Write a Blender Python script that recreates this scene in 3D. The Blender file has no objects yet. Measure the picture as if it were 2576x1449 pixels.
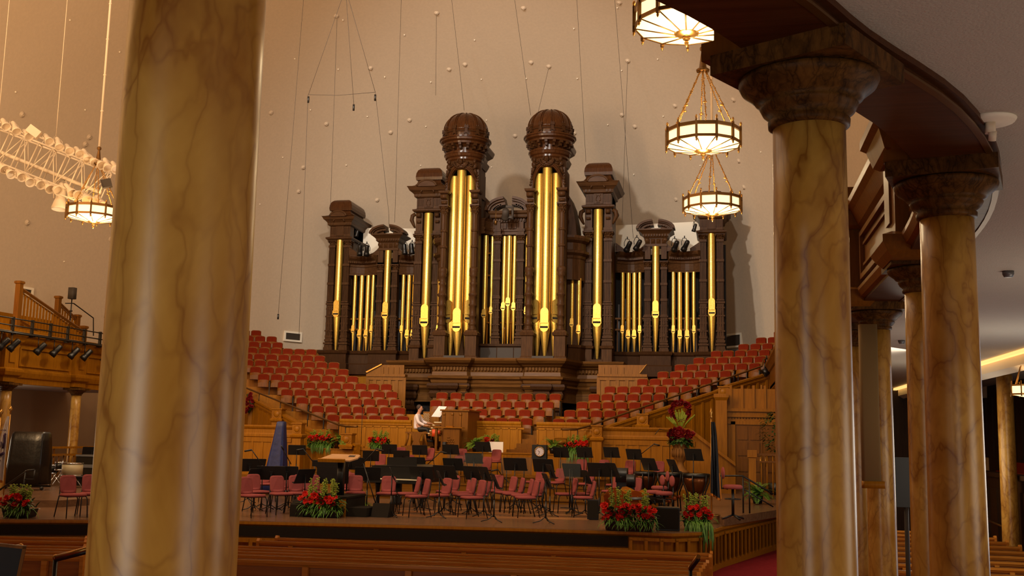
import bpy, math, random
from math import sin, cos, pi, atan2, sqrt, radians, hypot
from mathutils import Vector, Matrix
random.seed(7)
S = bpy.context.scene
COL = S.collection
# ------------------------------------------------------------------ camera
FPX = 2650.0; YAW = radians(11.6); PITCH = math.atan(370/FPX); ROLL = .021
CAM = Vector((0, 0, 2.65))
_f = Vector((-sin(YAW)*cos(PITCH), cos(YAW)*cos(PITCH), sin(PITCH)))
_r0 = Vector((cos(YAW), sin(YAW), 0)); _u0 = _r0.cross(_f)
_u = cos(ROLL)*_u0 - sin(ROLL)*_r0; _r = cos(ROLL)*_r0 + sin(ROLL)*_u0
cd = bpy.data.cameras.new('camera'); cam = bpy.data.objects.new('camera', cd); COL.objects.link(cam)
cd.sensor_width = 36; cd.lens = 36*FPX/2576; cd.clip_start = .05; cd.clip_end = 300
m = Matrix((( _r.x, _u.x, -_f.x, CAM.x), (_r.y, _u.y, -_f.y, CAM.y), (_r.z, _u.z, -_f.z, CAM.z), (0, 0, 0, 1)))
cam.matrix_world = m
S.camera = cam
S.view_settings.view_transform = 'Standard'; S.view_settings.look = 'None'
S.view_settings.exposure = -0.3; S.view_settings.gamma = 1.0
try: S.view_settings.use_curve_mapping = False
except Exception: pass
S.cycles.max_bounces = 6; S.cycles.diffuse_bounces = 3; S.cycles.glossy_bounces = 3
S.cycles.transmission_bounces = 4; S.cycles.transparent_max_bounces = 6
S.cycles.sample_clamp_indirect = 4; S.cycles.caustics_reflective = False; S.cycles.caustics_refractive = False
try:
    S.cycles.use_denoising = True; S.cycles.use_adaptive_sampling = True
except Exception: pass
# ------------------------------------------------------------------ world and lights
w = bpy.data.worlds.new('world'); S.world = w; w.use_nodes = True
w.node_tree.nodes['Background'].inputs[0].default_value = (.9, .72, .55, 1)
w.node_tree.nodes['Background'].inputs[1].default_value = .02
def light(name, kind, loc, energy, col, size=1.0, aim=None, spot=60, blend=.4, size_y=None):
    d = bpy.data.lights.new(name, kind); o = bpy.data.objects.new(name, d); COL.objects.link(o)
    o.location = loc; d.energy = energy; d.color = col
    if kind == 'AREA':
        d.size = size
        if size_y: d.shape = 'RECTANGLE'; d.size_y = size_y
    elif kind == 'SPOT':
        d.spot_size = radians(spot); d.spot_blend = blend; d.shadow_soft_size = size
    else: d.shadow_soft_size = size
    if aim is not None:
        o.rotation_euler = (Vector(aim)-Vector(loc)).to_track_quat('-Z', 'Y').to_euler()
    return o
WARM = (1, .62, .30); SOFT = (1, .80, .58); WHITE = (1, .93, .84); COOL = (.62, .80, 1)
light('house_fill', 'AREA', (-9.3, 20, 19.5), 800, SOFT, 16, (-9.3, 21, 0), size_y=20)  # added broad fill below the vault, no fixture hangs there
light('ceiling_spot', 'SPOT', (-14.9, 13, 21.2), 24000, WHITE, .5, (-8.5, 45.0, 10.5), 46, .5)
light('ceiling_spot', 'SPOT', (-3.7, 13, 21.2), 13000, WHITE, .5, (-10.5, 45, 10.5), 46, .5)
light('vault_uplight', 'AREA', (-21.5, 13, 9.5), 2600, WARM, 1.5, (-19, 26, 20), size_y=10)
light('vault_uplight', 'AREA', (-9.3, 21, 10), 1150, (1, .54, .22), 9, (-9.3, 30, 21), size_y=9)
light('vault_uplight', 'AREA', (5.5, 18, 8.5), 350, (1, .86, .7), 1.5, (-6, 26, 19), size_y=16)
light('vault_uplight', 'AREA', (-16.5, 17, 17.5), 800, (1, .70, .42), 2.5, (-23, 26, 15), size_y=5)
light('gallery_front_fill', 'POINT', (-16.5, 27, 7.0), 260, SOFT, .3)  # added mid-air fill that brightens the left gallery fascia
light('organ_light', 'AREA', (-9.3, 33.0, 13.5), 260, WHITE, 12, (-9.3, 44.5, 8.5), size_y=1.0)
light('window_daylight_fill', 'AREA', (7.2, 5, 2.6), 170, COOL, 2.6, (1, 6, 2.4), size_y=7)
light('window_daylight_fill', 'AREA', (7.2, 17, 2.6), 100, COOL, 1.8, (1, 15, 2.4), size_y=5)
light('window_daylight_fill', 'AREA', (-5.0, -7, 3.0), 260, (.9, .93, .88), 3.0, (-1, 4, 2.6), size_y=7)  # added fill behind the camera, lifts the foreground columns
for lx_, ly_, le_ in ((-3.5, -1.5, 60), (1.8, .8, 50), (4.2, 5.0, 55), (4.2, 10.5, 55), (4.2, 16.5, 55), (4.2, 23, 50)):
    light('gallery_fill', 'POINT', (lx_, ly_, 2.4), le_*1.8, (1, .88, .7), .8)  # added unseen fills for the columns and the ceiling under the gallery
light('stage_light', 'SPOT', (-15.0, 12, 15), 4200, SOFT, .6, (-8, 29, 1), 60, .7)
light('stage_light', 'SPOT', (-3.0, 12, 15), 3600, SOFT, .6, (-8, 31, 1), 60, .7)
light('left_gallery_fill', 'POINT', (-22.8, 27.5, 1.9), 140, (1, .84, .62), .8)  # added fill that lightens the wall under the left gallery
# ------------------------------------------------------------------ pixel to place
def ray(px, py):
    return _f + (px-1288)/FPX*_r - (py-724.5)/FPX*_u
def onY(px, py, Y):
    d = ray(px, py); return CAM + d*(Y/d.y)
def onX(px, py, X):
    d = ray(px, py); return CAM + d*(X/d.x)
def onZ(px, py, Z):
    d = ray(px, py); return CAM + d*((Z-CAM.z)/d.z)
def onD(px, py, D): return CAM + ray(px, py)*D
def onV(px, py, a, b):
    d = ray(px, py); nx, ny = b[1]-a[1], -(b[0]-a[0])
    return CAM + d*((nx*a[0]+ny*a[1])/(nx*d.x+ny*d.y))
# ------------------------------------------------------------------ materials
def lin(h):
    h = h.lstrip('#'); o = []
    for i in (0, 2, 4):
        c = int(h[i:i+2], 16)/255; o.append(c/12.92 if c <= .04045 else ((c+.055)/1.055)**2.4)
    return (*o, 1)
def mat(name):
    m = bpy.data.materials.new(name); m.use_nodes = True
    return m, m.node_tree, m.node_tree.nodes['Principled BSDF']
def N(t, kind, **kw):
    n = t.nodes.new(kind)
    for k, v in kw.items():
        if hasattr(n, k): setattr(n, k, v)
    return n
def coords(t, scale=(1, 1, 1), rand=True, kind='Object'):
    tc = N(t, 'ShaderNodeTexCoord'); mp = N(t, 'ShaderNodeMapping'); mp.inputs['Scale'].default_value = scale
    if rand:
        oi = N(t, 'ShaderNodeObjectInfo'); mu = N(t, 'ShaderNodeMath', operation='MULTIPLY'); mu.inputs[1].default_value = 37
        t.links.new(oi.outputs['Random'], mu.inputs[0])
        ad = N(t, 'ShaderNodeVectorMath', operation='ADD')
        t.links.new(tc.outputs[kind], ad.inputs[0]); t.links.new(mu.outputs[0], ad.inputs[1])
        t.links.new(ad.outputs[0], mp.inputs[0])
    else: t.links.new(tc.outputs[kind], mp.inputs[0])
    return mp.outputs[0]
def ramp(t, src, stops):
    r = N(t, 'ShaderNodeValToRGB'); e = r.color_ramp.elements
    while len(e) < len(stops): e.new(.5)
    for i, (p, c) in enumerate(stops): e[i].position = p; e[i].color = c if len(c) == 4 else (*c, 1)
    t.links.new(src, r.inputs[0]); return r.outputs[0]
def noise(t, vec, scale, detail=4, rough=.55, dist=0):
    n = N(t, 'ShaderNodeTexNoise'); n.inputs['Scale'].default_value = scale; n.inputs['Detail'].default_value = detail
    n.inputs['Roughness'].default_value = rough; n.inputs['Distortion'].default_value = dist
    t.links.new(vec, n.inputs['Vector']); return n.outputs['Fac']
def plain(name, c, rough=.5, metal=0, spec=.5, var=0, bump=0, bscale=60):
    m, t, b = mat(name); b.inputs['Base Color'].default_value = lin(c); b.inputs['Roughness'].default_value = rough
    b.inputs['Metallic'].default_value = metal; b.inputs['Specular IOR Level'].default_value = spec
    v = coords(t, rand=False)
    if var:
        l = lin(c); n = noise(t, v, 9, 3)
        t.links.new(ramp(t, n, [(.3, tuple(x*(1-var) for x in l[:3])), (.7, tuple(min(1, x*(1+var)) for x in l[:3]))]), b.inputs['Base Color'])
    if bump:
        n = noise(t, v, bscale, 3); bp = N(t, 'ShaderNodeBump'); bp.inputs['Strength'].default_value = bump
        bp.inputs['Distance'].default_value = .01
        t.links.new(n, bp.inputs['Height']); t.links.new(bp.outputs[0], b.inputs['Normal'])
    return m
def wood(name, c1, c2, rough=.35, axis='z', sc=1.0):
    m, t, b = mat(name); b.inputs['Specular IOR Level'].default_value = .2
    s = {'z': (9, 9, .7), 'x': (.7, 9, 9), 'y': (9, .7, 9)}[axis]
    v = coords(t, tuple(k*sc for k in s)); n = noise(t, v, 2.2, 6, .6, .6)
    t.links.new(ramp(t, n, [(.28, lin(c1)), (.72, lin(c2))]), b.inputs['Base Color'])
    b.inputs['Roughness'].default_value = rough
    bp = N(t, 'ShaderNodeBump'); bp.inputs['Strength'].default_value = .12; bp.inputs['Distance'].default_value = .01
    t.links.new(n, bp.inputs['Height']); t.links.new(bp.outputs[0], b.inputs['Normal'])
    return m
def marble(name, base, base2, vein, vein2, sc=1.0, rough=.13, width=.05):
    m, t, b = mat(name)
    v = coords(t, (1, 1, .55))
    nz = N(t, 'ShaderNodeTexNoise'); nz.inputs['Scale'].default_value = 1.6*sc; nz.inputs['Detail'].default_value = 5
    t.links.new(v, nz.inputs['Vector'])
    sb = N(t, 'ShaderNodeVectorMath', operation='SUBTRACT'); sb.inputs[1].default_value = (.5, .5, .5)
    t.links.new(nz.outputs['Color'], sb.inputs[0])
    sl = N(t, 'ShaderNodeVectorMath', operation='SCALE'); sl.inputs['Scale'].default_value = 1.1/sc
    t.links.new(sb.outputs[0], sl.inputs[0])
    ad = N(t, 'ShaderNodeVectorMath', operation='ADD'); t.links.new(v, ad.inputs[0]); t.links.new(sl.outputs[0], ad.inputs[1])
    rot = N(t, 'ShaderNodeMapping'); rot.inputs['Rotation'].default_value = (.35, .75, .3); rot.inputs['Scale'].default_value = (1.35, 1.35, .7); t.links.new(ad.outputs[0], rot.inputs[0])
    def vor(scale, w):
        vo = N(t, 'ShaderNodeTexVoronoi'); vo.feature = 'DISTANCE_TO_EDGE'; vo.inputs['Scale'].default_value = scale
        t.links.new(rot.outputs[0], vo.inputs['Vector'])
        return ramp(t, vo.outputs['Distance'], [(0, (1, 1, 1)), (w, (0, 0, 0))])
    n0 = noise(t, v, 1.7*sc, 6, .6, 1.0)
    basec = ramp(t, n0, [(.32, lin(base2)), (.62, lin(base))])
    fade = ramp(t, noise(t, v, 2.6*sc, 2), [(.3, (.3, .3, .3)), (.6, (1, 1, 1))])
    def mix(fac, a, cc, k):
        mu = N(t, 'ShaderNodeMath', operation='MULTIPLY'); mu.inputs[1].default_value = k; t.links.new(fac, mu.inputs[0])
        mm = N(t, 'ShaderNodeMath', operation='MULTIPLY'); t.links.new(mu.outputs[0], mm.inputs[0]); t.links.new(fade, mm.inputs[1])
        x = N(t, 'ShaderNodeMix', data_type='RGBA'); t.links.new(mm.outputs[0], x.inputs[0]); t.links.new(a, x.inputs[6])
        x.inputs[7].default_value = lin(cc); return x.outputs[2]
    c = mix(vor(2.9*sc, width*3.2), basec, vein, .5)
    c = mix(vor(2.9*sc, width*.5), c, vein, .6)
    c = mix(vor(5.2*sc, width*1.6), c, vein, .36)
    t.links.new(c, b.inputs['Base Color']); b.inputs['Roughness'].default_value = rough
    b.inputs['Coat Weight'].default_value = .1 if rough < .3 else 0; b.inputs['Coat Roughness'].default_value = .16
    return m
def emit(name, c, s):
    m, t, b = mat(name); b.inputs['Base Color'].default_value = lin(c); b.inputs['Emission Color'].default_value = lin(c)
    b.inputs['Emission Strength'].default_value = s; b.inputs['Roughness'].default_value = .4; return m
def glass(name, c='#8a9694', alpha=.25):
    m, t, b = mat(name); b.inputs['Base Color'].default_value = lin(c); b.inputs['Alpha'].default_value = alpha
    b.inputs['Roughness'].default_value = .04; return m
M = dict(
    oakm=wood('step_oak', '#603a08', '#7a4e12', .35, 'x'), oak=wood('oak_panelling', '#86540a', '#a46a12', .38), oakx=wood('oak_rail', '#7d4a0c', '#986116', .33, 'x'),
    oakd=wood('dark_oak', '#683f10', '#845316', .4), oakdx=wood('dark_oak_rail', '#5b2d0f', '#753f18', .38, 'x'),
    wal=wood('walnut_case', '#352112', '#53371f', .4), walx=wood('walnut_moulding', '#372212', '#563a22', .36, 'x'),
    wald=wood('carved_walnut', '#2e1c0d', '#452b17', .36, 'z', 2), walb=wood('walnut_base', '#4c3016', '#6e4a24', .35, 'x'),
    dome=wood('polished_walnut', '#331b0b', '#4c2c14', .2),
    pew=wood('pew_oak', '#b26c22', '#cf8a3a', .2, 'x'), pewd=wood('pew_panel', '#8c4e18', '#a86526', .4, 'x'),
    beam=wood('mahogany_beam', '#40200c', '#553014', .45, 'x'),
    marb=marble('yellow_marble', '#c89a48', '#a87426', '#7a4410', '#c0a888', 1.1, .3, .05),
    capm=marble('brown_marble', '#6f4b22', '#563716', '#180c05', '#8a6a3c', 4.5, .45, .12),
    plas=plain('vault_plaster', '#cdbba4', .9, 0, .2, .035, .35, 7), plas2=plain('gallery_ceiling_plaster', '#bdb6aa', .9, 0, .2, .02, .4, 70),
    white=plain('pale_wall_paint', '#f0e8d6', .9, 0, .2), wallt=plain('tan_wall_paint', '#a98d6c', .85, 0, .2),
    red=plain('red_carpet', '#7d1f26', .95, 0, .1, .15, .3, 200),
    floor=wood('stage_boards', '#5f4430', '#7c5c42', .24, 'x', .6), desk=wood('pale_desk_wood', '#b08358', '#c69a6c', .3, 'x'), mapl=wood('tan_boards', '#8a5c36', '#a5734a', .35, 'x', .6),
    blk=plain('black_metal', '#0d0c0c', .38), blkm=plain('black_board', '#100f0f', .6), cloth=plain('black_cloth', '#0c0a08', .32, 0, .6, .2, .6, 6),
    rub=plain('black_fabric_grille', '#241e17', .9, 0, .1), gry=plain('grey_metal', '#6b6b6e', .4, .4), chrome=plain('chrome', '#d8d8dc', .15, 1),
    brass=plain('brass', '#b08444', .28, .9), brz=plain('bronze', '#6d4c22', .4, .7),
    lamp=emit('lit_glass', '#ffdca0', 2.1), seatr=plain('red_upholstery', '#6a200c', .9, 0, .05, .12), seatw=wood('seat_wood', '#5c3202', '#7c4604', .36),
    chairf=plain('rose_fabric', '#904a47', .9, 0, .08, .06), paper=plain('paper', '#e6e0dc', .8),
    leaf=plain('leaf_green', '#2f4a18', .5, 0, .4, .4), leafy=plain('yellow_green', '#84902c', .6, 0, .3, .3), ferny=plain('light_fern_green', '#6f9432', .5, 0, .3, .3), leafb=plain('fern_green', '#4f7a24', .5, 0, .4, .35),
    rflo=plain('red_petals', '#d3200f', .6, 0, .3, .35), dflo=plain('dark_red_petals', '#6e0c10', .5, 0, .3, .4), grd=plain('dark_grey_panel', '#3b322a', .7),
    trus=plain('white_metal', '#d9c8b0', .5), skin=plain('skin', '#b98264', .6), shirt=plain('white_shirt', '#e4d2cc', .8), hair=plain('dark_hair', '#3a2a20', .8),
    blue=plain('blue_cover', '#17235a', .5, 0, .5, .25, .5, 8), navy=plain('navy_cloth', '#10131f', .7), flagw=plain('white_flag', '#c8bcb8', .8), gold=plain('gold_fringe', '#c4771c', .7),
    cop=plain('copper_bowl', '#6e3c16', .3, .7), dkp=wood('dark_panel_wood', '#2c1a0b', '#3b2510', .5), cello=wood('varnished_spruce', '#8e5214', '#ac6a1e', .15, 'x'), cellod=wood('varnished_maple', '#5a2408', '#7a3610', .15, 'x'),  # dkp is a dark brown panel wood
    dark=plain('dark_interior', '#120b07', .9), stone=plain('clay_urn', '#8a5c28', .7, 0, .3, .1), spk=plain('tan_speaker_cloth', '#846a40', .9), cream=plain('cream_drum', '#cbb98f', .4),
    cove=emit('cove_light', '#ffc978', 1.6), orange=plain('orange_plastic', '#e0501c', .5), shield=glass('clear_shield', '#5c6462', .16), ivory=plain('ivory', '#e8dcb8', .4),
    clock=plain('clock_face', '#d9cdd4', .6), purple=plain('purple_print', '#3a2548', .8))
for k_ in ('wal', 'walx', 'wald', 'walb', 'capm'): M[k_].node_tree.nodes['Principled BSDF'].inputs['Specular IOR Level'].default_value = .08
# gold leaf pipes
m_, t_, b_ = mat('gold_leaf'); v_ = coords(t_, (1, 1, 1)); n_ = noise(t_, v_, 26, 4, .6)
t_.links.new(ramp(t_, n_, [(.3, lin('#d6a236')), (.7, lin('#efd070'))]), b_.inputs['Base Color'])
b_.inputs['Metallic'].default_value = .8
t_.links.new(ramp(t_, n_, [(.3, (.36,)*3), (.7, (.27,)*3)]), b_.inputs['Roughness'])
bp_ = N(t_, 'ShaderNodeBump'); bp_.inputs['Strength'].default_value = .25; bp_.inputs['Distance'].default_value = .01
t_.links.new(n_, bp_.inputs['Height']); t_.links.new(bp_.outputs[0], b_.inputs['Normal']); M['gold_leaf'] = m_
# ------------------------------------------------------------------ mesh building
class MB:
    def __init__(s): s.v = []; s.f = []; s.sm = []; s.T = None
    def add(s, vs, fs, smooth=False):
        o = len(s.v)
        if s.T is not None: vs = [s.T @ Vector(p) for p in vs]
        s.v += [tuple(p) for p in vs]; s.f += [tuple(i+o for i in f) for f in fs]; s.sm += [smooth]*len(fs); return s
    def b(s, x0, x1, y0, y1, z0, z1):
        vs = [(x, y, z) for z in (z0, z1) for y in (y0, y1) for x in (x0, x1)]
        return s.add(vs, [(0, 2, 3, 1), (4, 5, 7, 6), (0, 1, 5, 4), (2, 6, 7, 3), (0, 4, 6, 2), (1, 3, 7, 5)])
    def c(s, cx, cy, cz, sx, sy, sz): return s.b(cx-sx/2, cx+sx/2, cy-sy/2, cy+sy/2, cz-sz/2, cz+sz/2)
    def rb(s, cx, cy, cz, sx, sy, sz, r=.01, axis='z'):   # box with rounded corners across one axis
        hx, hy, hz = sx/2, sy/2, sz/2; a, b2, h = {'z': (hx, hy, hz), 'y': (hx, hz, hy), 'x': (hy, hz, hx)}[axis]
        pts = []
        for qx, qy, a0 in ((1, 1, 0), (-1, 1, pi/2), (-1, -1, pi), (1, -1, 1.5*pi)):
            for k in range(4):
                t = a0+k*pi/6; pts.append((qx*(a-r)+r*cos(t), qy*(b2-r)+r*sin(t)))
        def mk(p, q): return {'z': (cx+p[0], cy+p[1], cz+q), 'y': (cx+p[0], cy+q, cz+p[1]), 'x': (cx+q, cy+p[0], cz+p[1])}[axis]
        return s.loft([[mk(p, -h) for p in pts], [mk((p[0], p[1]), h) for p in pts]], True, True)
    def loft(s, rings, caps=True, smooth=False, closed=True):
        n = len(rings[0]); vs = [p for r in rings for p in r]; fs = []
        for i in range(len(rings)-1):
            for j in range(n if closed else n-1):
                a = i*n+j; b = i*n+(j+1) % n; fs.append((a, b, b+n, a+n))
        k = len(fs); o = len(s.v)
        s.add(vs, fs, smooth)
        if caps and closed:
            s.f += [tuple(o+j for j in range(n))[::-1], tuple(o+(len(rings)-1)*n+j for j in range(n))]; s.sm += [False, False]
        return s
    def lathe(s, prof, cx=0, cy=0, n=16, a0=0, a1=2*pi, caps=True, smooth=True, z0=0):
        full = abs(a1-a0-2*pi) < 1e-6; k = n if full else n+1
        return s.loft([[(cx+r*cos(a0+(a1-a0)*j/n), cy+r*sin(a0+(a1-a0)*j/n), z+z0) for j in range(k)] for r, z in prof], caps and full, smooth, full)
    def cyl(s, cx, cy, z0, z1, r, n=12, r2=None): return s.lathe([(r, z0), (r if r2 is None else r2, z1)], cx, cy, n)
    def sq(s, prof, cx, cy, hx, hy):           # rectangular stack of mouldings: (offset, z)
        return s.loft([[(cx+i*(hx+o), cy+j*(hy+o), z) for i, j in ((-1, -1), (1, -1), (1, 1), (-1, 1))] for o, z in prof], True)
    def tube(s, pts, r, n=8, caps=True, smooth=True):
        pts = [Vector(p) for p in pts]; rings = []; up = None
        for i, p in enumerate(pts):
            d = (pts[min(i+1, len(pts)-1)]-pts[max(i-1, 0)]).normalized()
            if up is None or abs(d.dot(up)) > .98: up = Vector((0, 0, 1)) if abs(d.z) < .9 else Vector((1, 0, 0))
            a = d.cross(up).normalized(); b = a.cross(d); rr = r[i] if isinstance(r, (list, tuple)) else r
            up = b
            rings.append([p+rr*(a*cos(2*pi*k/n)+b*sin(2*pi*k/n)) for k in range(n)])
        return s.loft(rings, caps, smooth)
    def ball(s, c, r, n=10, sx=1, sy=1, sz=1):
        h = max(4, n//2); rings = []
        for i in range(h+1):
            t = -pi/2+pi*i/h; rr = max(1e-4, cos(t))*r
            rings.append([(c[0]+rr*cos(2*pi*j/n)*sx, c[1]+rr*sin(2*pi*j/n)*sy, c[2]+r*sin(t)*sz) for j in range(n)])
        return s.loft(rings, False, True)
    def ex(s, poly, d0, d1, axis='y'):         # prism: outline extruded along an axis
        mk = {'y': lambda p, d: (p[0], d, p[1]), 'x': lambda p, d: (d, p[0], p[1]), 'z': lambda p, d: (p[0], p[1], d)}[axis]
        return s.loft([[mk(p, d0) for p in poly], [mk(p, d1) for p in poly]])
    def sweep(s, path, prof, closed=True, dz=None):      # moulding (offset to the right of travel, z) along a plan path
        rings = []
        for i, p in enumerate(path):
            a = Vector(path[max(i-1, 0)][:2]); b = Vector(path[min(i+1, len(path)-1)][:2]); q = Vector(p[:2])
            d1 = (q-a).normalized() if i > 0 else (b-q).normalized(); d2 = (b-q).normalized() if i < len(path)-1 else d1
            n1 = Vector((d1.y, -d1.x)); n2 = Vector((d2.y, -d2.x)); nn = (n1+n2).normalized(); k = 1/max(.5, nn.dot(n1))
            zz = p[2] if len(p) > 2 else 0
            rings.append([(q.x+nn.x*o*k, q.y+nn.y*o*k, z+zz) for o, z in prof])
        return s.loft(rings, closed, False, closed)
def obj(name, mb, m, parent=None, world=True):
    me = bpy.data.meshes.new(name)
    vs = mb.v
    if parent is not None and world:
        o = Vector((0, 0, 0)); q = parent
        while q is not None: o = o+q.location; q = q.parent
        vs = [(v[0]-o.x, v[1]-o.y, v[2]-o.z) for v in vs]
    me.from_pydata(vs, [], mb.f); me.validate(); me.update()
    bm_fix(me)
    if len(me.polygons) == len(mb.sm): me.polygons.foreach_set('use_smooth', mb.sm)
    me.materials.append(m)
    ob = bpy.data.objects.new(name, me); COL.objects.link(ob)
    if parent is not None: ob.parent = parent
    return ob
def bm_fix(me):
    import bmesh
    bm = bmesh.new(); bm.from_mesh(me); bmesh.ops.recalc_face_normals(bm, faces=bm.faces); bm.to_mesh(me); bm.free()
def tag(o, label=None, cat=None, group=None, kind=None):
    if label: o['label'] = label
    if cat: o['category'] = cat
    if group: o['group'] = group
    if kind: o['kind'] = kind
    return o
def thing(name, label, cat, loc=(0, 0, 0), rz=0, group=None):
    o = bpy.data.objects.new(name, None); COL.objects.link(o); o.location = loc; o.rotation_euler = (0, 0, rz); o.empty_display_size = .2
    return tag(o, label, cat, group)
def single(name, mb, m, label, cat, group=None):
    return tag(obj(name, mb, m), label, cat, group)
def struct(name, mb, m): return tag(obj(name, mb, m), kind='structure')
def dup(root, loc, rz=0, label=None, group=None, scale=None):
    r = root.copy(); COL.objects.link(r); r.location = loc; r.rotation_euler = (0, 0, rz)
    if label: r['label'] = label
    if group: r['group'] = group
    if scale: r.scale = (scale,)*3
    for ch in list(root.children):
        c = ch.copy(); COL.objects.link(c); c.parent = r
        for g in list(ch.children):
            d = g.copy(); COL.objects.link(d); d.parent = c
    return r
def rot(rz, loc=(0, 0, 0)): return Matrix.Translation(loc) @ Matrix.Rotation(rz, 4, 'Z')
def ordn(i): return ['first','second','third','fourth','fifth','sixth','seventh','eighth','ninth','tenth','eleventh','twelfth','thirteenth','fourteenth','fifteenth','sixteenth'][i]
X0 = -9.3
# ================================================================== vault, walls, floors
def vault_pt(th, ph, n=2.5, a=17.3, b=35, c=21, cy=20, z0=3):
    e = 2/n
    def pw(v): return math.copysign(abs(v)**e, v)
    return (X0+a*pw(cos(ph))*pw(cos(th)), cy+b*pw(cos(ph))*pw(sin(th)), z0+c*pw(sin(ph)))
mb = MB(); NT, NP = 96, 26; rings = []
for i in range(NP+1):
    ph = pi/2*i/NP
    rings.append([vault_pt(2*pi*j/NT, ph) for j in range(NT)])
mb.loft(rings, False, True); struct('ceiling', mb, M['plas'])
mb = MB(); mb.loft([[(*vault_pt(2*pi*j/NT, 0)[:2], z) for j in range(NT)] for z in (-.5, 3)], False, True); struct('wall_outer', mb, M['wallt'])
mb = MB(); mb.b(-28, 9, -16, 56, -.2, 0); struct('floor', mb, M['red'])
# pale partition wall behind the organ wings
mb = MB(); pa = [(X0+9.1*k/10, 49.2-.9*(k/10)**2) for k in range(-10, 11)]
for (x, y), (x2, y2) in zip(pa, pa[1:]):
    mb.ex([(x, y), (x2, y2), (x2, y2+.1), (x, y+.1)], 3, 12.6, 'z')
struct('wall_behind_organ', mb, M['white'])
# vent on the vault left of the organ
def vault_hit(px, py):
    d = ray(px, py); lo, hi = 3, 70
    def inside(t):
        p = CAM+d*t
        return (abs(p.x-X0)/17.3)**2.5+(abs(p.y-20)/35)**2.5+(max(0, p.z-3)/21)**2.5 < 1
    for _ in range(40):
        mid = (lo+hi)/2
        if inside(mid): lo = mid
        else: hi = mid
    p = CAM+d*lo; e = 1.5
    n = Vector((math.copysign((abs(p.x-X0)/17.3)**e/17.3, p.x-X0), math.copysign((abs(p.y-20)/35)**e/35, p.y-20), (max(0, p.z-3)/21)**e/21)).normalized()
    return p, -n
# acoustic reflector pins: sprinkler-like rosettes and small white studs on the vault
BIG = [(530,104),(1181,84),(1744,52),(752,441),(1262,449),(1365,417),(1793,404),(1908,430),(107,730),(466,803),(1005,778),(882,858),(1689,880),(2074,862),(1530,1005),(316,1085),(286,1241),(795,1297),(2420,394),(2382,744),(2466,820),(2365,17)]
SML = [(573,128),(260,379),(542,447),(844,497),(972,224),(1143,530),(1427,257),(1471,512),(1762,507),(2071,183),(2093,507),(362,711),(731,754),(1111,818),(1504,777),(182,1019),(594,1069),(1077,1071),(1537,1081),(34,1323),(2290,807),(2459,1132),(2381,455),(2353,48)]
ZS = 1000/2576
P_BIG = [(640+x*ZS, y*ZS) for x, y in BIG] + [(1845,251),(1698,266),(1859,405),(1872,471),(1701,502),(2192,386),(55,288),(224,345),(214,363),(68,560),(278,602)]
P_SML = [(640+x*ZS, y*ZS) for x, y in SML] + [(1655,148),(1669,292),(1915,382),(1762,416),(1595,438),(38,231),(213,276),(175,50),(160,658),(300,130)]
proto_b = proto_s = None
SIDE = lambda px: 'left of the organ' if px < 800 else ('above the right half of the organ' if px > 1275 else 'above the left half of the organ')
for kind, lst in (('b', P_BIG), ('s', P_SML)):
    for px, py in lst:
        p, n = vault_hit(px, py); q = n.to_track_quat('Z', 'Y').to_euler()
        if kind == 'b':
            if proto_b is None:
                mb = MB(); mb.lathe([(.001, 0), (.14, 0), (.15, .02), (.12, .035), (.075, .04), (.07, .09), (.035, .1), (.03, .05), (.001, .05)], n=14)
                proto_b = o = single('ceiling_rosette', mb, M['plas'], '', 'ceiling fitting', 'cream rosettes on the vault')
            else: o = proto_b.copy(); COL.objects.link(o)
            o['label'] = 'round cream rosette with dark hole on the vault ' + SIDE(px)
            o['group'] = 'cream rosettes ' + SIDE(px)
        else:
            if proto_s is None:
                mb = MB(); mb.ball((0, 0, .03), .05, 8)
                proto_s = o = single('ceiling_stud', mb, M['white'], '', 'ceiling fitting', 'small studs on the vault')
            else: o = proto_s.copy(); COL.objects.link(o)
            o['label'] = 'tiny pale stud on the vault ' + SIDE(px); o['group'] = 'small pale studs ' + SIDE(px)
        o.location = p+n*.005; o.rotation_euler = q; o.scale = (.8, .8, .8) if kind == 'b' else (.7, .7, .7)
# vents in the lower vault
for px, py, ww, hh, lab in ((735, 847, 42, 16, 'rectangular grey air vent in the wall left of the organ'), (1846, 857, 50, 26, 'rectangular olive vent in the wall right of the organ'), (60, 733, 36, 10, 'pale shelf vent on the wall above the left gallery stairs')):
    p, n = vault_hit(px, py); k = (p-CAM).length/FPX
    v = thing('wall_vent', lab, 'vent', p)
    mb = MB(); mb.b(-ww*k/2, ww*k/2, -.06, -.02, -hh*k/2, hh*k/2); obj('grille', mb, M['grd'], v, False)
    mb = MB(); W, H, e = ww*k/2, hh*k/2, .09
    for a in ((-W-e, W+e, H, H+e), (-W-e, W+e, -H-e, -H), (-W-e, -W, -H, H), (W, W+e, -H, H)): mb.b(a[0], a[1], -.1, .02, a[2], a[3])
    obj('frame', mb, M['white'], v, False); v.rotation_euler = (0, 0, atan2(n.y, n.x)+pi/2)
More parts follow.
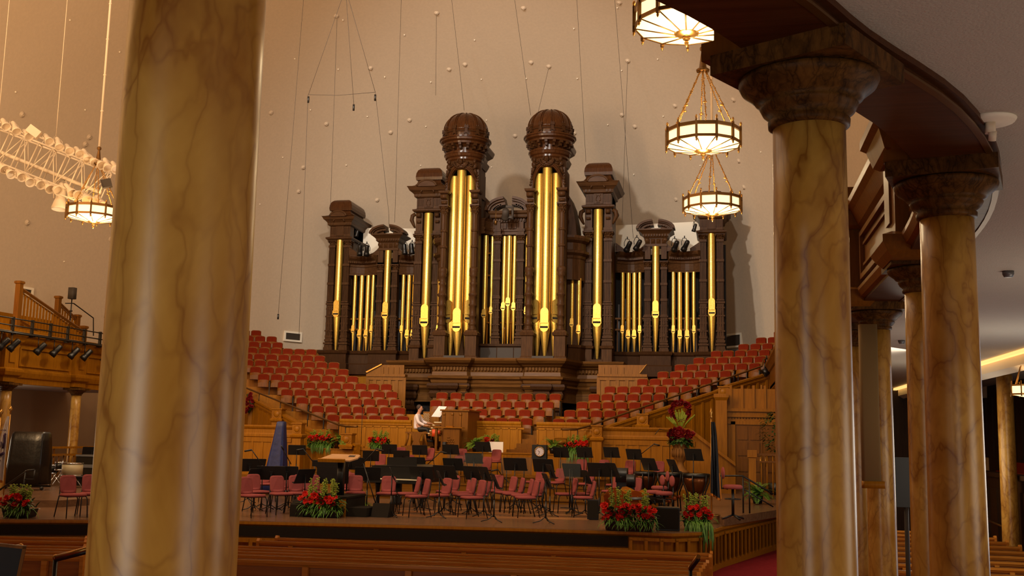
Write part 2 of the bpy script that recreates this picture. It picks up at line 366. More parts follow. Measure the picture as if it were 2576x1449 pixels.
# ================================================================== right gallery
cl = [(-9, -1.0), (-6, -.6), (-3.4, .35), (-1.85, 1.55), (-1.23, 2.2), (-.55, 3.05), (.03, 3.83), (.38, 4.48), (.93, 5.4), (1.33, 6.45), (1.6, 7.7), (1.72, 9.0), (1.76, 10.5), (1.76, 20), (1.76, 40)]
def smooth(p, k=4):
    out = []
    for i in range(len(p)-1):
        p0, p1, p2, p3 = (Vector(p[max(0, min(len(p)-1, j))]) for j in (i-1, i, i+1, i+2))
        for s_ in range(k):
            t = s_/k; out.append(tuple(.5*((2*p1)+(p2-p0)*t+(2*p0-5*p1+4*p2-p3)*t*t+(3*p1-p0-3*p2+p3)*t**3)))
    out.append(tuple(p[-1])); return out
CL = smooth(cl[:13])+[(1.76, 14), (1.76, 20), (1.76, 30), (1.76, 40)]
mb = MB(); mb.sweep(CL, [(-.2, 4.27), (.2, 4.27), (.2, 4.31), (.24, 4.31), (.24, 4.6), (-.2, 4.6)]); struct('trim_gallery_beam', mb, M['beam'])
mb = MB(); mb.sweep(CL, [(.19, 4.262), (.225, 4.262), (.225, 4.275), (.19, 4.275)]); struct('trim_beam_edge', mb, M['brz'])
mb = MB(); row_in = []; row_out = []
for i, (x, y) in enumerate(CL):
    a = Vector(CL[max(i-1, 0)]); b = Vector(CL[min(i+1, len(CL)-1)]); d = (b-a).normalized(); row_in.append((x+d.y*.22, y-d.x*.22, 4.34)); row_out.append((9.2, min(y, y) if y > 3 else y-6, 4.34))
row_out = [(9.2, -14+ (54*i/(len(CL)-1)), 4.34) for i in range(len(CL))]
mb.loft([row_in, row_out], False, False, False); struct('ceiling_under_right_gallery', mb, M['plas2'])
# gallery floor above, so no light falls through
mb = MB(); mb.loft([[(a, b, 4.62) for a, b, _ in row_in], [(a, b, 4.62) for a, b, _ in row_out]], False, False, False); struct('floor_of_right_gallery', mb, M['oakd'])
# cove, outer wall
mb = MB(); mb.ex([(5.2, 4.34), (5.5, 4.34), (5.5, 4.16), (5.35, 4.02), (5.2, 4.1)], 12, 42, 'y'); struct('trim_cove', mb, M['white'])
mb = MB(); mb.b(5.06, 5.16, 14, 41, 4.27, 4.33); struct('trim_cove_lamp', mb, M['cove'])
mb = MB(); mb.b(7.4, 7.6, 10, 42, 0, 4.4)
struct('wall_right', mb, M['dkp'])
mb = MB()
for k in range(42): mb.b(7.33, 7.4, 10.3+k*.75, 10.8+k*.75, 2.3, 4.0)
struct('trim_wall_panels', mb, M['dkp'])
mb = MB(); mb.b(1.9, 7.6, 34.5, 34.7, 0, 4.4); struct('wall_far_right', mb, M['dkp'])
# raised seating front under the gallery
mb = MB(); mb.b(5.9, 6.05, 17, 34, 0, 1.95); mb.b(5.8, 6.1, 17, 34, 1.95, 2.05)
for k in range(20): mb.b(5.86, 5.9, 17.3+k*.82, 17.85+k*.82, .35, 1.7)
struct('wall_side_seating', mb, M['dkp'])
# fascia of the right gallery
FX = 1.56
fp = [(FX, 30.5), (FX, 9.0)]      # travel toward the camera: offset to the right = -X ... handled by sign
def fascia(path, side, nm):
    # side = -1: the face points left of travel
    pr = [(0, 4.285), (.0, 4.3), (.04, 4.32), (.07, 4.38), (.07, 4.42), (.02, 4.45), (0, 4.47), (0, 5.12), (.05, 5.16), (.12, 5.3), (.17, 5.36), (.17, 5.44), (.05, 5.46), (.05, 5.56), (-.02, 5.56), (-.02, 4.285)]
    mb = MB(); mb.sweep(path, [(side*o, z) for o, z in pr]); return mb
inner = []
for i, (x, y) in enumerate(CL):
    a = Vector(CL[max(i-1, 0)]); b = Vector(CL[min(i+1, len(CL)-1)]); d = (b-a).normalized(); inner.append((x-d.y*.2, y+d.x*.2))
mb = fascia(inner, -1, ''); struct('trim_gallery_front', mb, M['oakd'])
# panels + pilasters of the right fascia
mb = MB(); pil = MB()
for x, y, rz in ((.35, 4.5, radians(60)), (1.28, 6.49, radians(73)), (-1.23, 2.2, radians(52))):
    for z0_, z1_, ex_ in ((4.29, 5.12, 0), (4.28, 4.36, .04), (5.2, 5.45, .05)):
        pil.T = Matrix.Translation((x, y, 0)) @ Matrix.Rotation(rz, 4, 'Z'); pil.b(-.2-ex_, .2+ex_, .12, (.34 if x < .5 else .27)+ex_, z0_, z1_)
pil.T = None
bays = [9.6, 12.98, 15.3, 18.2, 21, 24]
for i, yb in enumerate(bays):
    pil.b(FX-.14, FX, yb-.3, yb+.3, 4.22, 5.12); pil.sq([(0, 5.12), (.05, 5.16), (.1, 5.32), (.15, 5.36), (.15, 5.44), (.03, 5.46), (.03, 5.62)], FX-.05, yb, .12, .32)
    pil.sq([(0, 4.212), (.05, 4.27), (.09, 4.34), (.09, 4.4), (.0, 4.44)], FX-.05, yb, .12, .31)
    pil.b(FX-.16, FX-.13, yb-.12, yb+.12, 4.55, 5.0)
    if i < len(bays)-1:
        y0, y1 = yb+.45, bays[i+1]-.45
        for a in ((y0, y1, 4.5, 4.56), (y0, y1, 4.99, 5.05), (y0, y0+.07, 4.56, 4.99), (y1-.07, y1, 4.56, 4.99)): mb.b(FX-.05, FX, *a)
        for a in ((y0+.15, y1-.15, 4.64, 4.67), (y0+.15, y1-.15, 4.88, 4.91)): mb.b(FX-.03, FX, *a)
struct('trim_fascia_panels', mb, M['oakd']); struct('trim_fascia_pilasters', pil, M['oakd'])
# ------------------------------------------------------------------ marble columns
def column(x, y, label, rb=.165, rt=.15, z0=0, zt=3.97, cap=True, rz=.6, seg=40, group=None, ztop=4.27):
    t = thing('marble_column', label, 'column', (x, y, z0), rz, group)
    mb = MB(); mb.lathe([(rb+.06, 0), (rb+.07, .05), (rb+.05, .1), (rb+.02, .13), (rb, .2)] + [(rb+(rt-rb)*k/8, .2+(zt-z0-.2)*k/8) for k in range(1, 9)], n=seg)
    obj('shaft', mb, M['marb'], t, False)
    if cap:
        s_ = rt/.15; h = (ztop-zt)/.3
        mb = MB(); mb.lathe([(a*s_, zt-z0+b*h) for a, b in ((.15, -.01), (.168, 0), (.17, .025), (.158, .035), (.19, .06), (.2, .08), (.205, .09), (.195, .1), (.225, .115), (.235, .13), (.28, .165), (.292, .19), (.29, .205), (.265, .212))], n=seg)
        obj('capital', mb, M['capm'], t, False)
        mb = MB(); q = .3*s_; mb.b(-q, q, -q, q, zt-z0+.212*h, ztop-z0); obj('abacus', mb, M['capm'], t, False)
    return t
column(-1.23, 2.2, 'huge yellow marbled column, nearest the camera, left of the organ', .168, .155, seg=64, rz=-.66)
column(.35, 4.5, 'large yellow marbled column in the right foreground under the curved beam', rz=-.52, seg=56)
column(1.28, 6.49, 'second large marbled column from the right, under the far end of the curved beam', rz=-.27, seg=48)
column(1.7, 9.75, 'slim marbled column half hidden behind the second large one on the right', rz=0)
column(1.74, 12.98, 'marbled column that carries the tall tan column loudspeaker', rz=0)
column(1.74, 15.3, 'thin pale marbled column just right of the foreground column', rz=0)
column(1.74, 18.2, 'marbled column farthest along the right gallery front', rz=0)
column(5.62, 23.4, 'slender marbled column at the far right edge beside the lantern', .17, .155, rz=0, zt=4.1, cap=False)
# column loudspeaker
p = Vector((1.62, 12.72, 0))
t = thing('column_loudspeaker', 'tall tan column loudspeaker strapped to a marbled column', 'loudspeaker', (1.6, 12.7, 2.2))
mb = MB(); mb.rb(0, 0, .91, .2, .14, 1.78, .03); obj('grille_cabinet', mb, M['spk'], t, False)
mb = MB(); mb.rb(.02, 0, -.02, .24, .17, .08, .02); obj('bracket', mb, M['oak'], t, False)
# ceiling camera dome and smoke detector
c0 = onZ(2490, 300, 4.34)
t = thing('ceiling_fixture', 'round white plate with small spot lamp on the gallery ceiling', 'ceiling light', (c0.x, c0.y, 4.34))
mb = MB(); mb.lathe([(.001, -.02), (.12, -.02), (.13, -.005), (.13, 0), (.001, 0)], n=24); obj('plate', mb, M['white'], t, False)
mb = MB(); mb.rb(0, 0, -.045, .05, .05, .06, .015); mb.T = Matrix.Translation((.01, .0, -.085)) @ Matrix.Rotation(.5, 4, 'X'); mb.cyl(0, 0, -.03, .02, .02, 12); obj('lamp_head', mb, M['trus'], t, False)
for px, py, lab in ((2536, 682, 'small white smoke detector on the ceiling right of the columns'), (2268, 856, 'small white detector on the ceiling seen between the columns')):
    q = onZ(px, py, 4.34); mb = MB(); mb.lathe([(.001, 4.28), (.04, 4.28), (.055, 4.31), (.055, 4.34), (.001, 4.34)], q.x, q.y, 12)
    single('smoke_detector', mb, M['gry'], lab, 'smoke detector')
# ================================================================== left gallery
LX = -20.0
mb = MB(); mb.sweep([(LX, 22), (LX, 34.5)], [(o, z-.18) for o, z in [(0, 4.0), (.0, 4.15), (.05, 4.18), (.09, 4.32), (.09, 4.38), (.02, 4.42), (0, 4.46), (0, 5.12), (.05, 5.16), (.12, 5.3), (.17, 5.36), (.17, 5.44), (.0, 5.5), (-.2, 5.5), (-.2, 4.0)]])
struct('trim_left_gallery_front', mb, M['oak'])
mb = MB()
lb = [23.3, 26.45, 29.75, 33.0]
for i, yb in enumerate(lb):
    mb.b(LX, LX+.14, yb-.3, yb+.3, 3.85, 4.95); mb.sq([(0, 4.95), (.05, 5.0), (.1, 5.14), (.14, 5.2), (.14, 5.28), (0, 5.3)], LX+.05, yb, .12, .32)
    mb.sq([(0, 4.0), (.06, 4.04), (.1, 4.14), (.1, 4.2), (.0, 4.25)], LX+.05, yb, .12, .31)
    mb.ex([(yb-.13, 4.4), (yb+.13, 4.4), (yb+.13, 4.75), (yb+.08, 4.84), (yb, 4.88), (yb-.08, 4.84), (yb-.13, 4.75)], LX+.14, LX+.17, 'x')
    if i < 3:
        y0, y1 = yb+.45, lb[i+1]-.45
        for a in ((y0, y1, 4.32, 4.37), (y0, y1, 4.82, 4.87), (y0, y0+.06, 4.37, 4.82), (y1-.06, y1, 4.37, 4.82)): mb.b(LX, LX+.05, *a)
struct('trim_left_fascia_panels', mb, M['oak'])
mb = MB(); mb.b(-24.9, LX-.1, 20, 36, 3.9, 4.0); struct('floor_of_left_gallery', mb, M['plas2'])
mb = MB(); mb.b(-25.0, -24.6, 18, 42, 0, 4.0); mb.b(-25, -20, 38, 38.2, 0, 4.0); struct('wall_left', mb, M['wallt'])
column(LX+.05, 26.45, 'marbled column under the left gallery at the left edge of the picture', .16, .145, zt=3.6, ztop=3.82, rz=0, seg=24)
column(LX+.05, 29.75, 'marbled column under the left gallery behind the drum kit', .16, .145, zt=3.6, ztop=3.82, rz=0, seg=24)
mb = MB(); mb.b(LX-.6, LX-.2, 32.0, 32.6, 0, 3.9); struct('trim_left_pier', mb, M['oak'])
# stepped gallery seating blocks and stairs with balusters behind the left fascia
mb = MB()
for k in range(5):
    x1 = LX-.7-.8*k; mb.b(x1-.8, x1, 22, 29.3-.25*k, 4, 5.5+.34*k)
struct('wall_gallery_risers', mb, M['oak'])
def baluster_flight(a, b, label, nb, ha=.85, drop=0):
    A = Vector(a); B = Vector(b); t = thing('stair_balustrade', label, 'balustrade', tuple((A+B)/2))
    mb = MB(); up = Vector((0, 0, ha))
    mb.tube([A+up, B+up], .055, 4, True, False); mb.tube([A+up*.88, B+up*.88], .03, 4, True, False); mb.tube([A, B], .05, 4, True, False); obj('rails', mb, M['oakd'], t)
    for k in range(1, nb):
        p = A.lerp(B, k/nb); mb = MB(); mb.b(p.x-.022, p.x+.022, p.y-.022, p.y+.022, p.z, p.z+ha*.9); obj('baluster', mb, M['oak'], t)
    for p in (A, B):
        mb = MB(); mb.sq([(0, p.z-.3), (0, p.z+ha+.1), (.03, p.z+ha+.12), (.03, p.z+ha+.18), (0, p.z+ha+.2)], p.x, p.y, .08, .08); obj('newel_post', mb, M['oakd'], t)
GX = -21.3
def gl(px, py, X=GX): q = onX(px, py, X); return q
a = gl(42, 800); b = gl(205, 905); a.z -= 0; 
baluster_flight(a, b, 'long sloping oak balustrade of the left gallery stairs', 22, .95)
a = gl(142, 815, -23.2); b = gl(190, 860, -23.2); baluster_flight(a, b, 'short oak balustrade high behind the long one in the left gallery', 8, .8)
mb = MB(); q0 = gl(40, 790, -24.0); mb.b(-24.1, -23.9, 22, 36, 5.2, 6.4); struct('wall_left_gallery_panelling', mb, M['oak'])
# speaker on stand in the left gallery
q = gl(182, 738, -22.6)
t = thing('gallery_loudspeaker', 'small dark loudspeaker on a pole above the left gallery', 'loudspeaker', (q.x, q.y, q.z-1.2))
mb = MB(); mb.rb(0, 0, 1.2, .24, .24, .4, .06); obj('cabinet', mb, M['grd'], t, False)
mb = MB(); mb.cyl(0, 0, 0, 1.02, .02, 8); mb.cyl(0, 0, .55, .6, .05, 8); obj('pole', mb, M['blk'], t, False)
mb = MB()
pts = [gl(165, 763, -22), gl(185, 763, -22), gl(235, 800, -22), gl(235, 845, -22)]
mb.tube(pts, .02, 6); single('gallery_handrail', mb, M['blk'], 'black metal handrail beside the pole loudspeaker in the left gallery', 'handrail')
# black lighting rail with lamps on the left gallery front
t = thing('lighting_rail', 'black double rail with uprights along the left gallery front', 'lighting rail', (LX+.35, 28, 5.2))
mb = MB(); 
for z in (5.62, 5.42, 5.25): mb.tube([(LX+.3, 23, z), (LX+.3, 33.5, z)], .02, 6)
mb.tube([(LX+.42, 23, 5.2), (LX+.42, 33.5, 5.2)], .032, 6); obj('rails', mb, M['blk'], t)
for k in range(12):
    yy = 23.6+k*.85; mb = MB(); mb.b(LX+.26, LX+.34, yy-.03, yy+.03, 5.15, 5.66); mb.b(LX+.2, LX+.45, yy-.02, yy+.02, 5.16, 5.2); obj('upright', mb, M['blk'], t)
lamp_proto = None
def fixture_lamp(loc, rz, pitch, label, grp, mkey='blk', sc=1, name='stage_lamp'):
    t = thing(name, label, 'spotlight', loc, rz, grp)
    R = Matrix.Rotation(pitch, 4, 'X')
    mb = MB(); mb.T = R; mb.lathe([(.001, .3), (.06, .3), (.08, .27), (.085, .08), (.09, .02), (.105, .0), (.108, -.1), (.095, -.1), (.09, -.03)], n=12); obj('housing', mb, M[mkey], t, False)
    mb = MB(); mb.T = R; mb.lathe([(.001, -.05), (.1, -.05)], n=12, caps=False); obj('lens', mb, M['gry'], t, False)
    mb = MB(); mb.tube([(-.11, 0, .08), (-.12, 0, .2), (-.06, 0, .34), (.06, 0, .34), (.12, 0, .2), (.11, 0, .08)], .012, 5); mb.cyl(0, 0, .34, .42, .02, 6); obj('yoke', mb, M[mkey], t, False)
    if sc != 1: t.scale = (sc,)*3
    return t
lx = [(2, 872), (95, 883), (135, 890), (180, 899), (212, 905), (262, 912), (28, 878)]
names = ['leftmost, cut by the picture edge', 'third from the left edge', 'fourth from the left edge', 'fifth from the left edge', 'sixth from the left edge', 'nearest the big column', 'second from the left edge']
for (px, py), nn in zip(lx, names):
    q = onX(px, py, LX+.42); fixture_lamp((LX+.42, q.y, 4.78), 2.2, .7, 'black spotlight on the left gallery rail, '+nn, 'black spotlights on the left gallery rail')
# ================================================================== the organ
org = thing('pipe_organ', 'monumental carved walnut pipe organ with gilded pipes and two domed towers', 'pipe organ', (X0, 43, 2))
G = M['gold_leaf']
def pipe(dx, Y, r, zf, zm, zt, rz=0, foot=.25, arch=None):
    """one flue pipe: zf foot tip, zm mouth (lower lip), zt top"""
    x = X0+dx; h = arch if arch else r*3.4
    mb = MB(); mb.lathe([(r*.22, zf), (r*.3, zf+.05), (r, zm), (r, zm+.02), (r, zt-.02), (r*.97, zt), (r*.9, zt), (r*.9, zt-.1)], x, Y, 20, caps=False)
    p = obj('gilded_pipe', mb, G, org)
    # mouth: flat arched upper lip panel, dark slot, ears and bayed lower lip
    mb = MB(); R = Matrix.Translation((x, Y, 0)) @ Matrix.Rotation(rz, 4, 'Z'); mb.T = R; w_ = r*.82; y0 = -r*1.03
    sl = r*.42; z1 = zm+sl*.2+r*.55
    out = [(-w_, z1+sl), (w_, z1+sl), (w_, z1+h)] + [(w_*cos(t), z1+h+w_*sin(t)) for t in [pi*k/8 for k in range(1, 8)]] + [(-w_, z1+h)]
    mb.ex(out, y0, y0+r*.5, 'y')
    lo = [(w_*cos(t), z1+w_*.95*sin(t)) for t in [pi+pi*k/10 for k in range(11)]]
    mb.ex(lo, y0-r*.08, y0+r*.5, 'y')
    for s_ in (-1, 1): mb.b(s_*w_*1.08-r*.06, s_*w_*1.08+r*.06, y0-r*.28, y0+r*.5, z1-sl*.2, z1+sl+r*.7)
    mb.b(-w_, w_, y0-r*.25, y0-r*.05, z1+sl+r*.62, z1+sl+r*.7) if r > .15 else None
    obj('pipe_mouth', mb, M['gold_leaf'], p)
    mb = MB(); mb.T = R; mb.b(-w_*.98, w_*.98, y0-r*.02, y0+r*.4, z1, z1+sl); obj('mouth_slot', mb, M['dark'], p)
    return p
def part(name, mb, m): return obj(name, mb, m, org)
def capital(mb, x, y, z0, z1, r):     # leafy Corinthian capital
    h = z1-z0; n = 16; rings = []
    for k in range(9):
        t = k/8; rr = r*(1+.55*t*t)
        rings.append([(x+rr*(1+.10*(1 if (j+int(k/2)*1) % 2 else -1)*(1 if k in (1, 2, 4, 5, 7) else .3))*cos(2*pi*j/n), y+rr*(1+.10*(1 if (j+int(k/2)) % 2 else -1))*sin(2*pi*j/n), z0+h*.86*t) for j in range(n)])
    mb.loft(rings, True, False)
    for j in range(8):
        a = 2*pi*j/8; 
        for kk, zz in ((1.22, .35), (1.45, .68)): mb.ball((x+r*kk*cos(a+kk*3), y+r*kk*sin(a+kk*3), z0+h*zz), r*.24, 6)
    for i in (-1, 1):
        for j in (-1, 1): mb.ball((x+i*r*1.35, y+j*r*1.35, z0+h*.76), r*.3, 6)
    mb.c(x, y, z0+h*.93, r*3.3, r*3.3, h*.14)
def fluted(mb, x, y, z0, z1, hw, d=.16):   # flat fluted pilaster shaft with bands
    mb.b(x-hw, x+hw, y, y+d*2, z0, z1)
    n = 4
    for k in range(n+1):
        xx = x-hw+.01+k*(2*hw-.02)/n; mb.b(xx-.015, xx+.015, y-.05, y, z0+.06, z1-.06)
    zz = z0+.05; seg = (z1-z0)/3
    for k in range(4):
        mb.b(x-hw-.03, x+hw+.03, y-.08, y+d, z0+k*seg-.05 if k else z0, z0+k*seg+.06)
def lowped(mb, x, y, z0, z1, hw):          # stepped, strapwork lower pilaster
    H = z1-z0
    mb.b(x-hw, x+hw, y, y+.3, z0, z1)
    for k, (a, e, hh) in enumerate(((0, .08, .07), (.07, .05, .05), (.13, .09, .04), (.19, .05, .05), (.27, .03, .05), (.4, .05, .03), (.55, .02, .04), (.7, .05, .03), (.86, .03, .03), (.96, .05, .04))):
        mb.b(x-hw-e*.8, x+hw+e*.8, y-e, y+.3, z0+a*H, z0+(a+hh)*H)
    for k in range(3):
        mb.b(x-hw*.8+k*hw*.62, x-hw*.45+k*hw*.62, y-.04, y, z0+.3*H, z0+.92*H)
    mb.b(x-hw*.4, x+hw*.4, y-.07, y, z0+.42*H, z0+.5*H); mb.b(x-hw*.3, x+hw*.3, y-.06, y, z0+.75*H, z0+.82*H)
def dentils(mb, x0, x1, y, z0, z1, step=.16, dep=.07):
    n = max(1, int((x1-x0)/step))
    for k in range(n):
        a = x0+(x1-x0)*(k+.25)/n; mb.b(a, a+(x1-x0)/n*.5, y-dep, y, z0, z1)
# ---- main towers
for s_ in (-1, 1):
    x = X0+s_*1.88; Yt = 43.0
    body = MB()
    body.b(x-.62, x+.62, Yt+.78, Yt+3.2, 5.8, 13.2)
    # side plates rising to the arch, drum front with arched opening
    for q in (-1, 1):
        body.b(x+q*.69-.04, x+q*.69+.04, Yt+.2, Yt+1.6, 12.9, 14.0)
    nn = 28; r = .74; vs = []; fs = []
    for k in range(nn+1):
        a = pi+pi*k/nn; px_ = r*cos(a); zl = 12.95+(1.12*sqrt(max(0, 1-(px_/.64)**2)) if abs(px_) < .64 else 0)
        vs += [(x+px_, Yt+.62+r*.9*sin(a), zl), (x+px_, Yt+.62+r*.9*sin(a), 14.45), (x+px_*.9, Yt+.7+r*.8*sin(a), zl)]
    for k in range(nn): fs += [(3*k, 3*k+3, 3*k+4, 3*k+1), (3*k, 3*k+2, 3*k+5, 3*k+3)]
    body.add(vs, fs)
    body.lathe([(.7, 13.95), (.74, 14.0), (.74, 14.45)], x, Yt+.65, 32)
    body.b(x-.52, x+.52, Yt+.85, Yt+2.4, 13.2, 14.7)
    body.ex([(s_*.0+x+s_*.7, 13.1), (x+s_*.86, 12.7), (x+s_*1.02, 11.9), (x+s_*1.12, 10.9), (x+s_*1.16, 9.7), (x+s_*1.16, 5.8), (x+s_*.6, 5.8), (x+s_*.6, 13.1)], Yt+1.6, Yt+3.3)
    body.ex([(x-s_*.7, 13.1), (x-s_*.8, 12.5), (x-s_*.86, 11.2), (x-s_*.86, 5.8), (x-s_*.6, 5.8), (x-s_*.6, 13.1)], Yt+2.2, Yt+3.3)
    part('tower_body', body, M['wal'])
    # archivolt moulding
    arch = MB(); 
    for rr, yy in ((.66, -.02), (.72, -.06)):
        pts = [(x+rr*cos(t), Yt+.62-r*.9*sqrt(max(.0, 1-(min(.99, abs(rr*cos(t))/r))**2))+yy, 12.95+(1.12+(rr-.64))*sin(t)) for t in [pi*k/24 for k in range(25)]]
        arch.tube([(pts[0][0], pts[0][1], 12.9)]+pts+[(pts[-1][0], pts[-1][1], 12.9)], .04, 6)
    part('arch_moulding', arch, M['dome'])
    nb = MB(); nb.lathe([(.74, 14.36), (.8, 14.42), (.8, 14.5), (.86, 14.55), (.9, 14.66), (.92, 14.67), (.92, 14.74), (.72, 14.78), (.72, 14.95), (.84, 15.06), (.96, 15.1), (.98, 15.18), (1.08, 15.24), (1.1, 15.32), (1.14, 15.33), (1.14, 15.39), (.97, 15.41)], x, Yt+.65, 64, smooth=False)
    nb.sq([(0, 14.42), (.08, 14.6), (.12, 14.72), (0, 14.74), (.05, 14.95), (.24, 15.12), (.3, 15.3), (.3, 15.36), (.1, 15.38)], x, Yt+1.6, .56, .8)
    part('tower_cornice', nb, M['dome'])
    br = MB()
    for k in range(11):
        a = pi+pi*(k-.5)/9
        R = Matrix.Translation((x, Yt+.65, 0)) @ Matrix.Rotation(a+pi/2, 4, 'Z'); br.T = R
        br.b(-.06, .06, -1.02, -.7, 14.98, 15.1); br.b(-.05, .05, -.92, -.7, 14.86, 14.98)
    br.T = None; part('cornice_bracket', br, M['wald'])
    dm = MB(); dm.lathe([(.93, 15.36), (.95, 15.42), (.95, 15.7), (.98, 15.72), (.98, 15.76), (.96, 15.8)] + [(.95*cos(t)**.9, 15.8+.82*sin(t)) for t in [pi/2*k/12 for k in range(1, 12)]] + [(.001, 16.62)], x, Yt+.65, 40)
    dm.ball((x, Yt+.65, 16.62), .07, 8)
    part('tower_dome', dm, M['dome'])
    rb_ = MB()
    for k in range(12):
        for e in (-.045, .045):
            a = 2*pi*(k+.5)/12+e
            rb_.tube([(x+(.97*cos(t)**.9)*cos(a), Yt+.65+(.97*cos(t)**.9)*sin(a), 15.8+.83*sin(t)) for t in [pi/2*j/12 for j in range(12)]], .022, 5)
    part('dome_rib', rb_, M['dome'])
    sc = MB()
    for k in range(12):
        a = 2*pi*(k+.5)/12; sc.T = Matrix.Translation((x, Yt+.65, 0)) @ Matrix.Rotation(a+pi/2, 4, 'Z')
        sc.b(-.09, .09, -1.04, -.9, 15.72, 15.84); sc.b(-.06, .06, -1.02, -.9, 15.5, 15.72); sc.b(-.1, -.05, -1.0, -.9, 15.46, 15.58); sc.b(.05, .1, -1.0, -.9, 15.46, 15.58)
    sc.T = None
    sc.lathe([(.98, 15.6), (1.0, 15.6), (1.0, 15.64), (.98, 15.64)], x, Yt+.65, 36, caps=False); part('dome_strapwork', sc, M['wald'])
    # carved cherubs, central head and garland
    cv = MB(); yf = Yt-.12
    cv.ball((x, yf, 14.28), .13, 12, .85, .9, 1.15)
    for k in range(11):
        a = pi*k/10; cv.ball((x+.15*cos(a), yf+.02, 14.31+.15*sin(a)), .05, 7)
    cv.ball((x, yf-.12, 14.26), .025, 6, 1, 1, 1.4)
    for k in range(13):
        a = pi+pi*k/12; cv.ball((x+.3*cos(a), yf-.01, 14.26+.3*sin(a)*.85), .055, 7)
    part('carved_head', cv, M['wald'])
    for q in (-1, 1):
        ch = MB(); hx = x+q*.56; hy = Yt+.12
        ch.ball((hx, hy-.02, 14.32), .085, 10, .9, .9, 1.1); ch.ball((hx, hy+.01, 14.38), .085, 8)
        ch.ball((hx+q*.02, hy+.02, 14.13), .12, 10, 1, .8, 1.2)
        ch.tube([(hx, hy-.03, 14.2), (hx-q*.1, hy-.1, 14.1), (hx-q*.24, hy-.18, 14.17)], [.04, .035, .025], 7)
        ch.tube([(hx+q*.06, hy, 14.2), (hx+q*.08, hy-.08, 14.05), (hx-q*.05, hy-.12, 13.98)], [.04, .035, .03], 7)
        ch.tube([(hx, hy, 14.02), (hx+q*.06, hy+.02, 13.85), (hx+q*.1, hy+.05, 13.68)], [.08, .06, .03], 7)
        for k in range(6): ch.ball((hx+q*(.1+.015*k), hy+.08, 13.85-.12*k), .05+.012*(k % 2), 6)
        for k in range(4): ch.ball((x+q*(.24+.06*k), hy-.12, 14.3-.03*k), .045, 6, 1.6, .8, .7)
        part('carved_cherub', ch, M['wald'])
    for q in (-1, 1):
        c_ = MB(); xc = x+q*.68; yc = Yt-.02
        c_.sq([(.04, 5.8), (.04, 5.86), (0, 5.9), (0, 6.72), (.05, 6.76), (.07, 6.86), (.02, 6.9), (-.02, 6.98)], xc, yc, .24, .24)
        c_.lathe([(.19, 6.98), (.2, 7.03), (.15, 7.08), (.15, 7.2), (.19, 7.24), (.14, 7.3), (.13, 7.55), (.18, 7.6), (.14, 7.66), (.14, 8.0), (.19, 8.05), (.15, 8.12), (.14, 8.4), (.19, 8.46), (.2, 8.52), (.14, 8.58), (.13, 8.9), (.17, 8.98), (.12, 9.05), (.13, 9.25), (.18, 9.32), (.15, 9.38), (.2, 9.5), (.19, 9.62), (.13, 9.68)], xc, yc, 12)
        nf = 20
        for z0_, z1_ in ((9.68, 10.5), (10.62, 11.25), (11.3, 11.95)):
            c_.loft([[(xc+.125*(1-.09*(j % 2))*cos(2*pi*j/nf), yc+.125*(1-.09*(j % 2))*sin(2*pi*j/nf), z) for j in range(nf)] for z in (z0_, z1_)])
        c_.lathe([(.125, 10.5), (.155, 10.52), (.155, 10.6), (.125, 10.62)], xc, yc, 14); c_.lathe([(.125, 11.2), (.15, 11.22), (.15, 11.29), (.125, 11.31)], xc, yc, 14)
        capital(c_, xc, yc, 11.95, 12.38, .125)
        c_.b(xc-.15, xc+.15, yc-.05, yc+.3, 12.38, 12.9); c_.lathe([(.15, -.14), (.17, 0), (.15, .14)], 0, 0, 10) if False else None
        c_.tube([(xc-.14, yc-.13, 12.75), (xc+.14, yc-.13, 12.75)], .11, 10); c_.tube([(xc-.12, yc-.08, 12.5), (xc+.12, yc-.08, 12.5)], .07, 10)
        c_.sq([(0, 12.88), (.04, 12.92), (.06, 13.0)], xc, yc+.05, .18, .22)
        c_.b(xc-.13, xc+.13, yc+.15, yc+.6, 5.8, 13.0)
        part('tower_column', c_, M['wal'])
    pb = MB(); pb.b(x-.45, x+.45, Yt-.35, Yt+.5, 5.78, 5.9); part('pipe_plinth', pb, M['grd'])
    pipe(s_*1.88-.0, Yt+.16, .205, 5.9, 6.95, 14.02)
    pipe(s_*1.88-.36, Yt+.38, .2, 5.9, 7.35, 13.75, rz=-.45)
    pipe(s_*1.88+.36, Yt+.38, .2, 5.9, 7.35, 13.75, rz=.45)
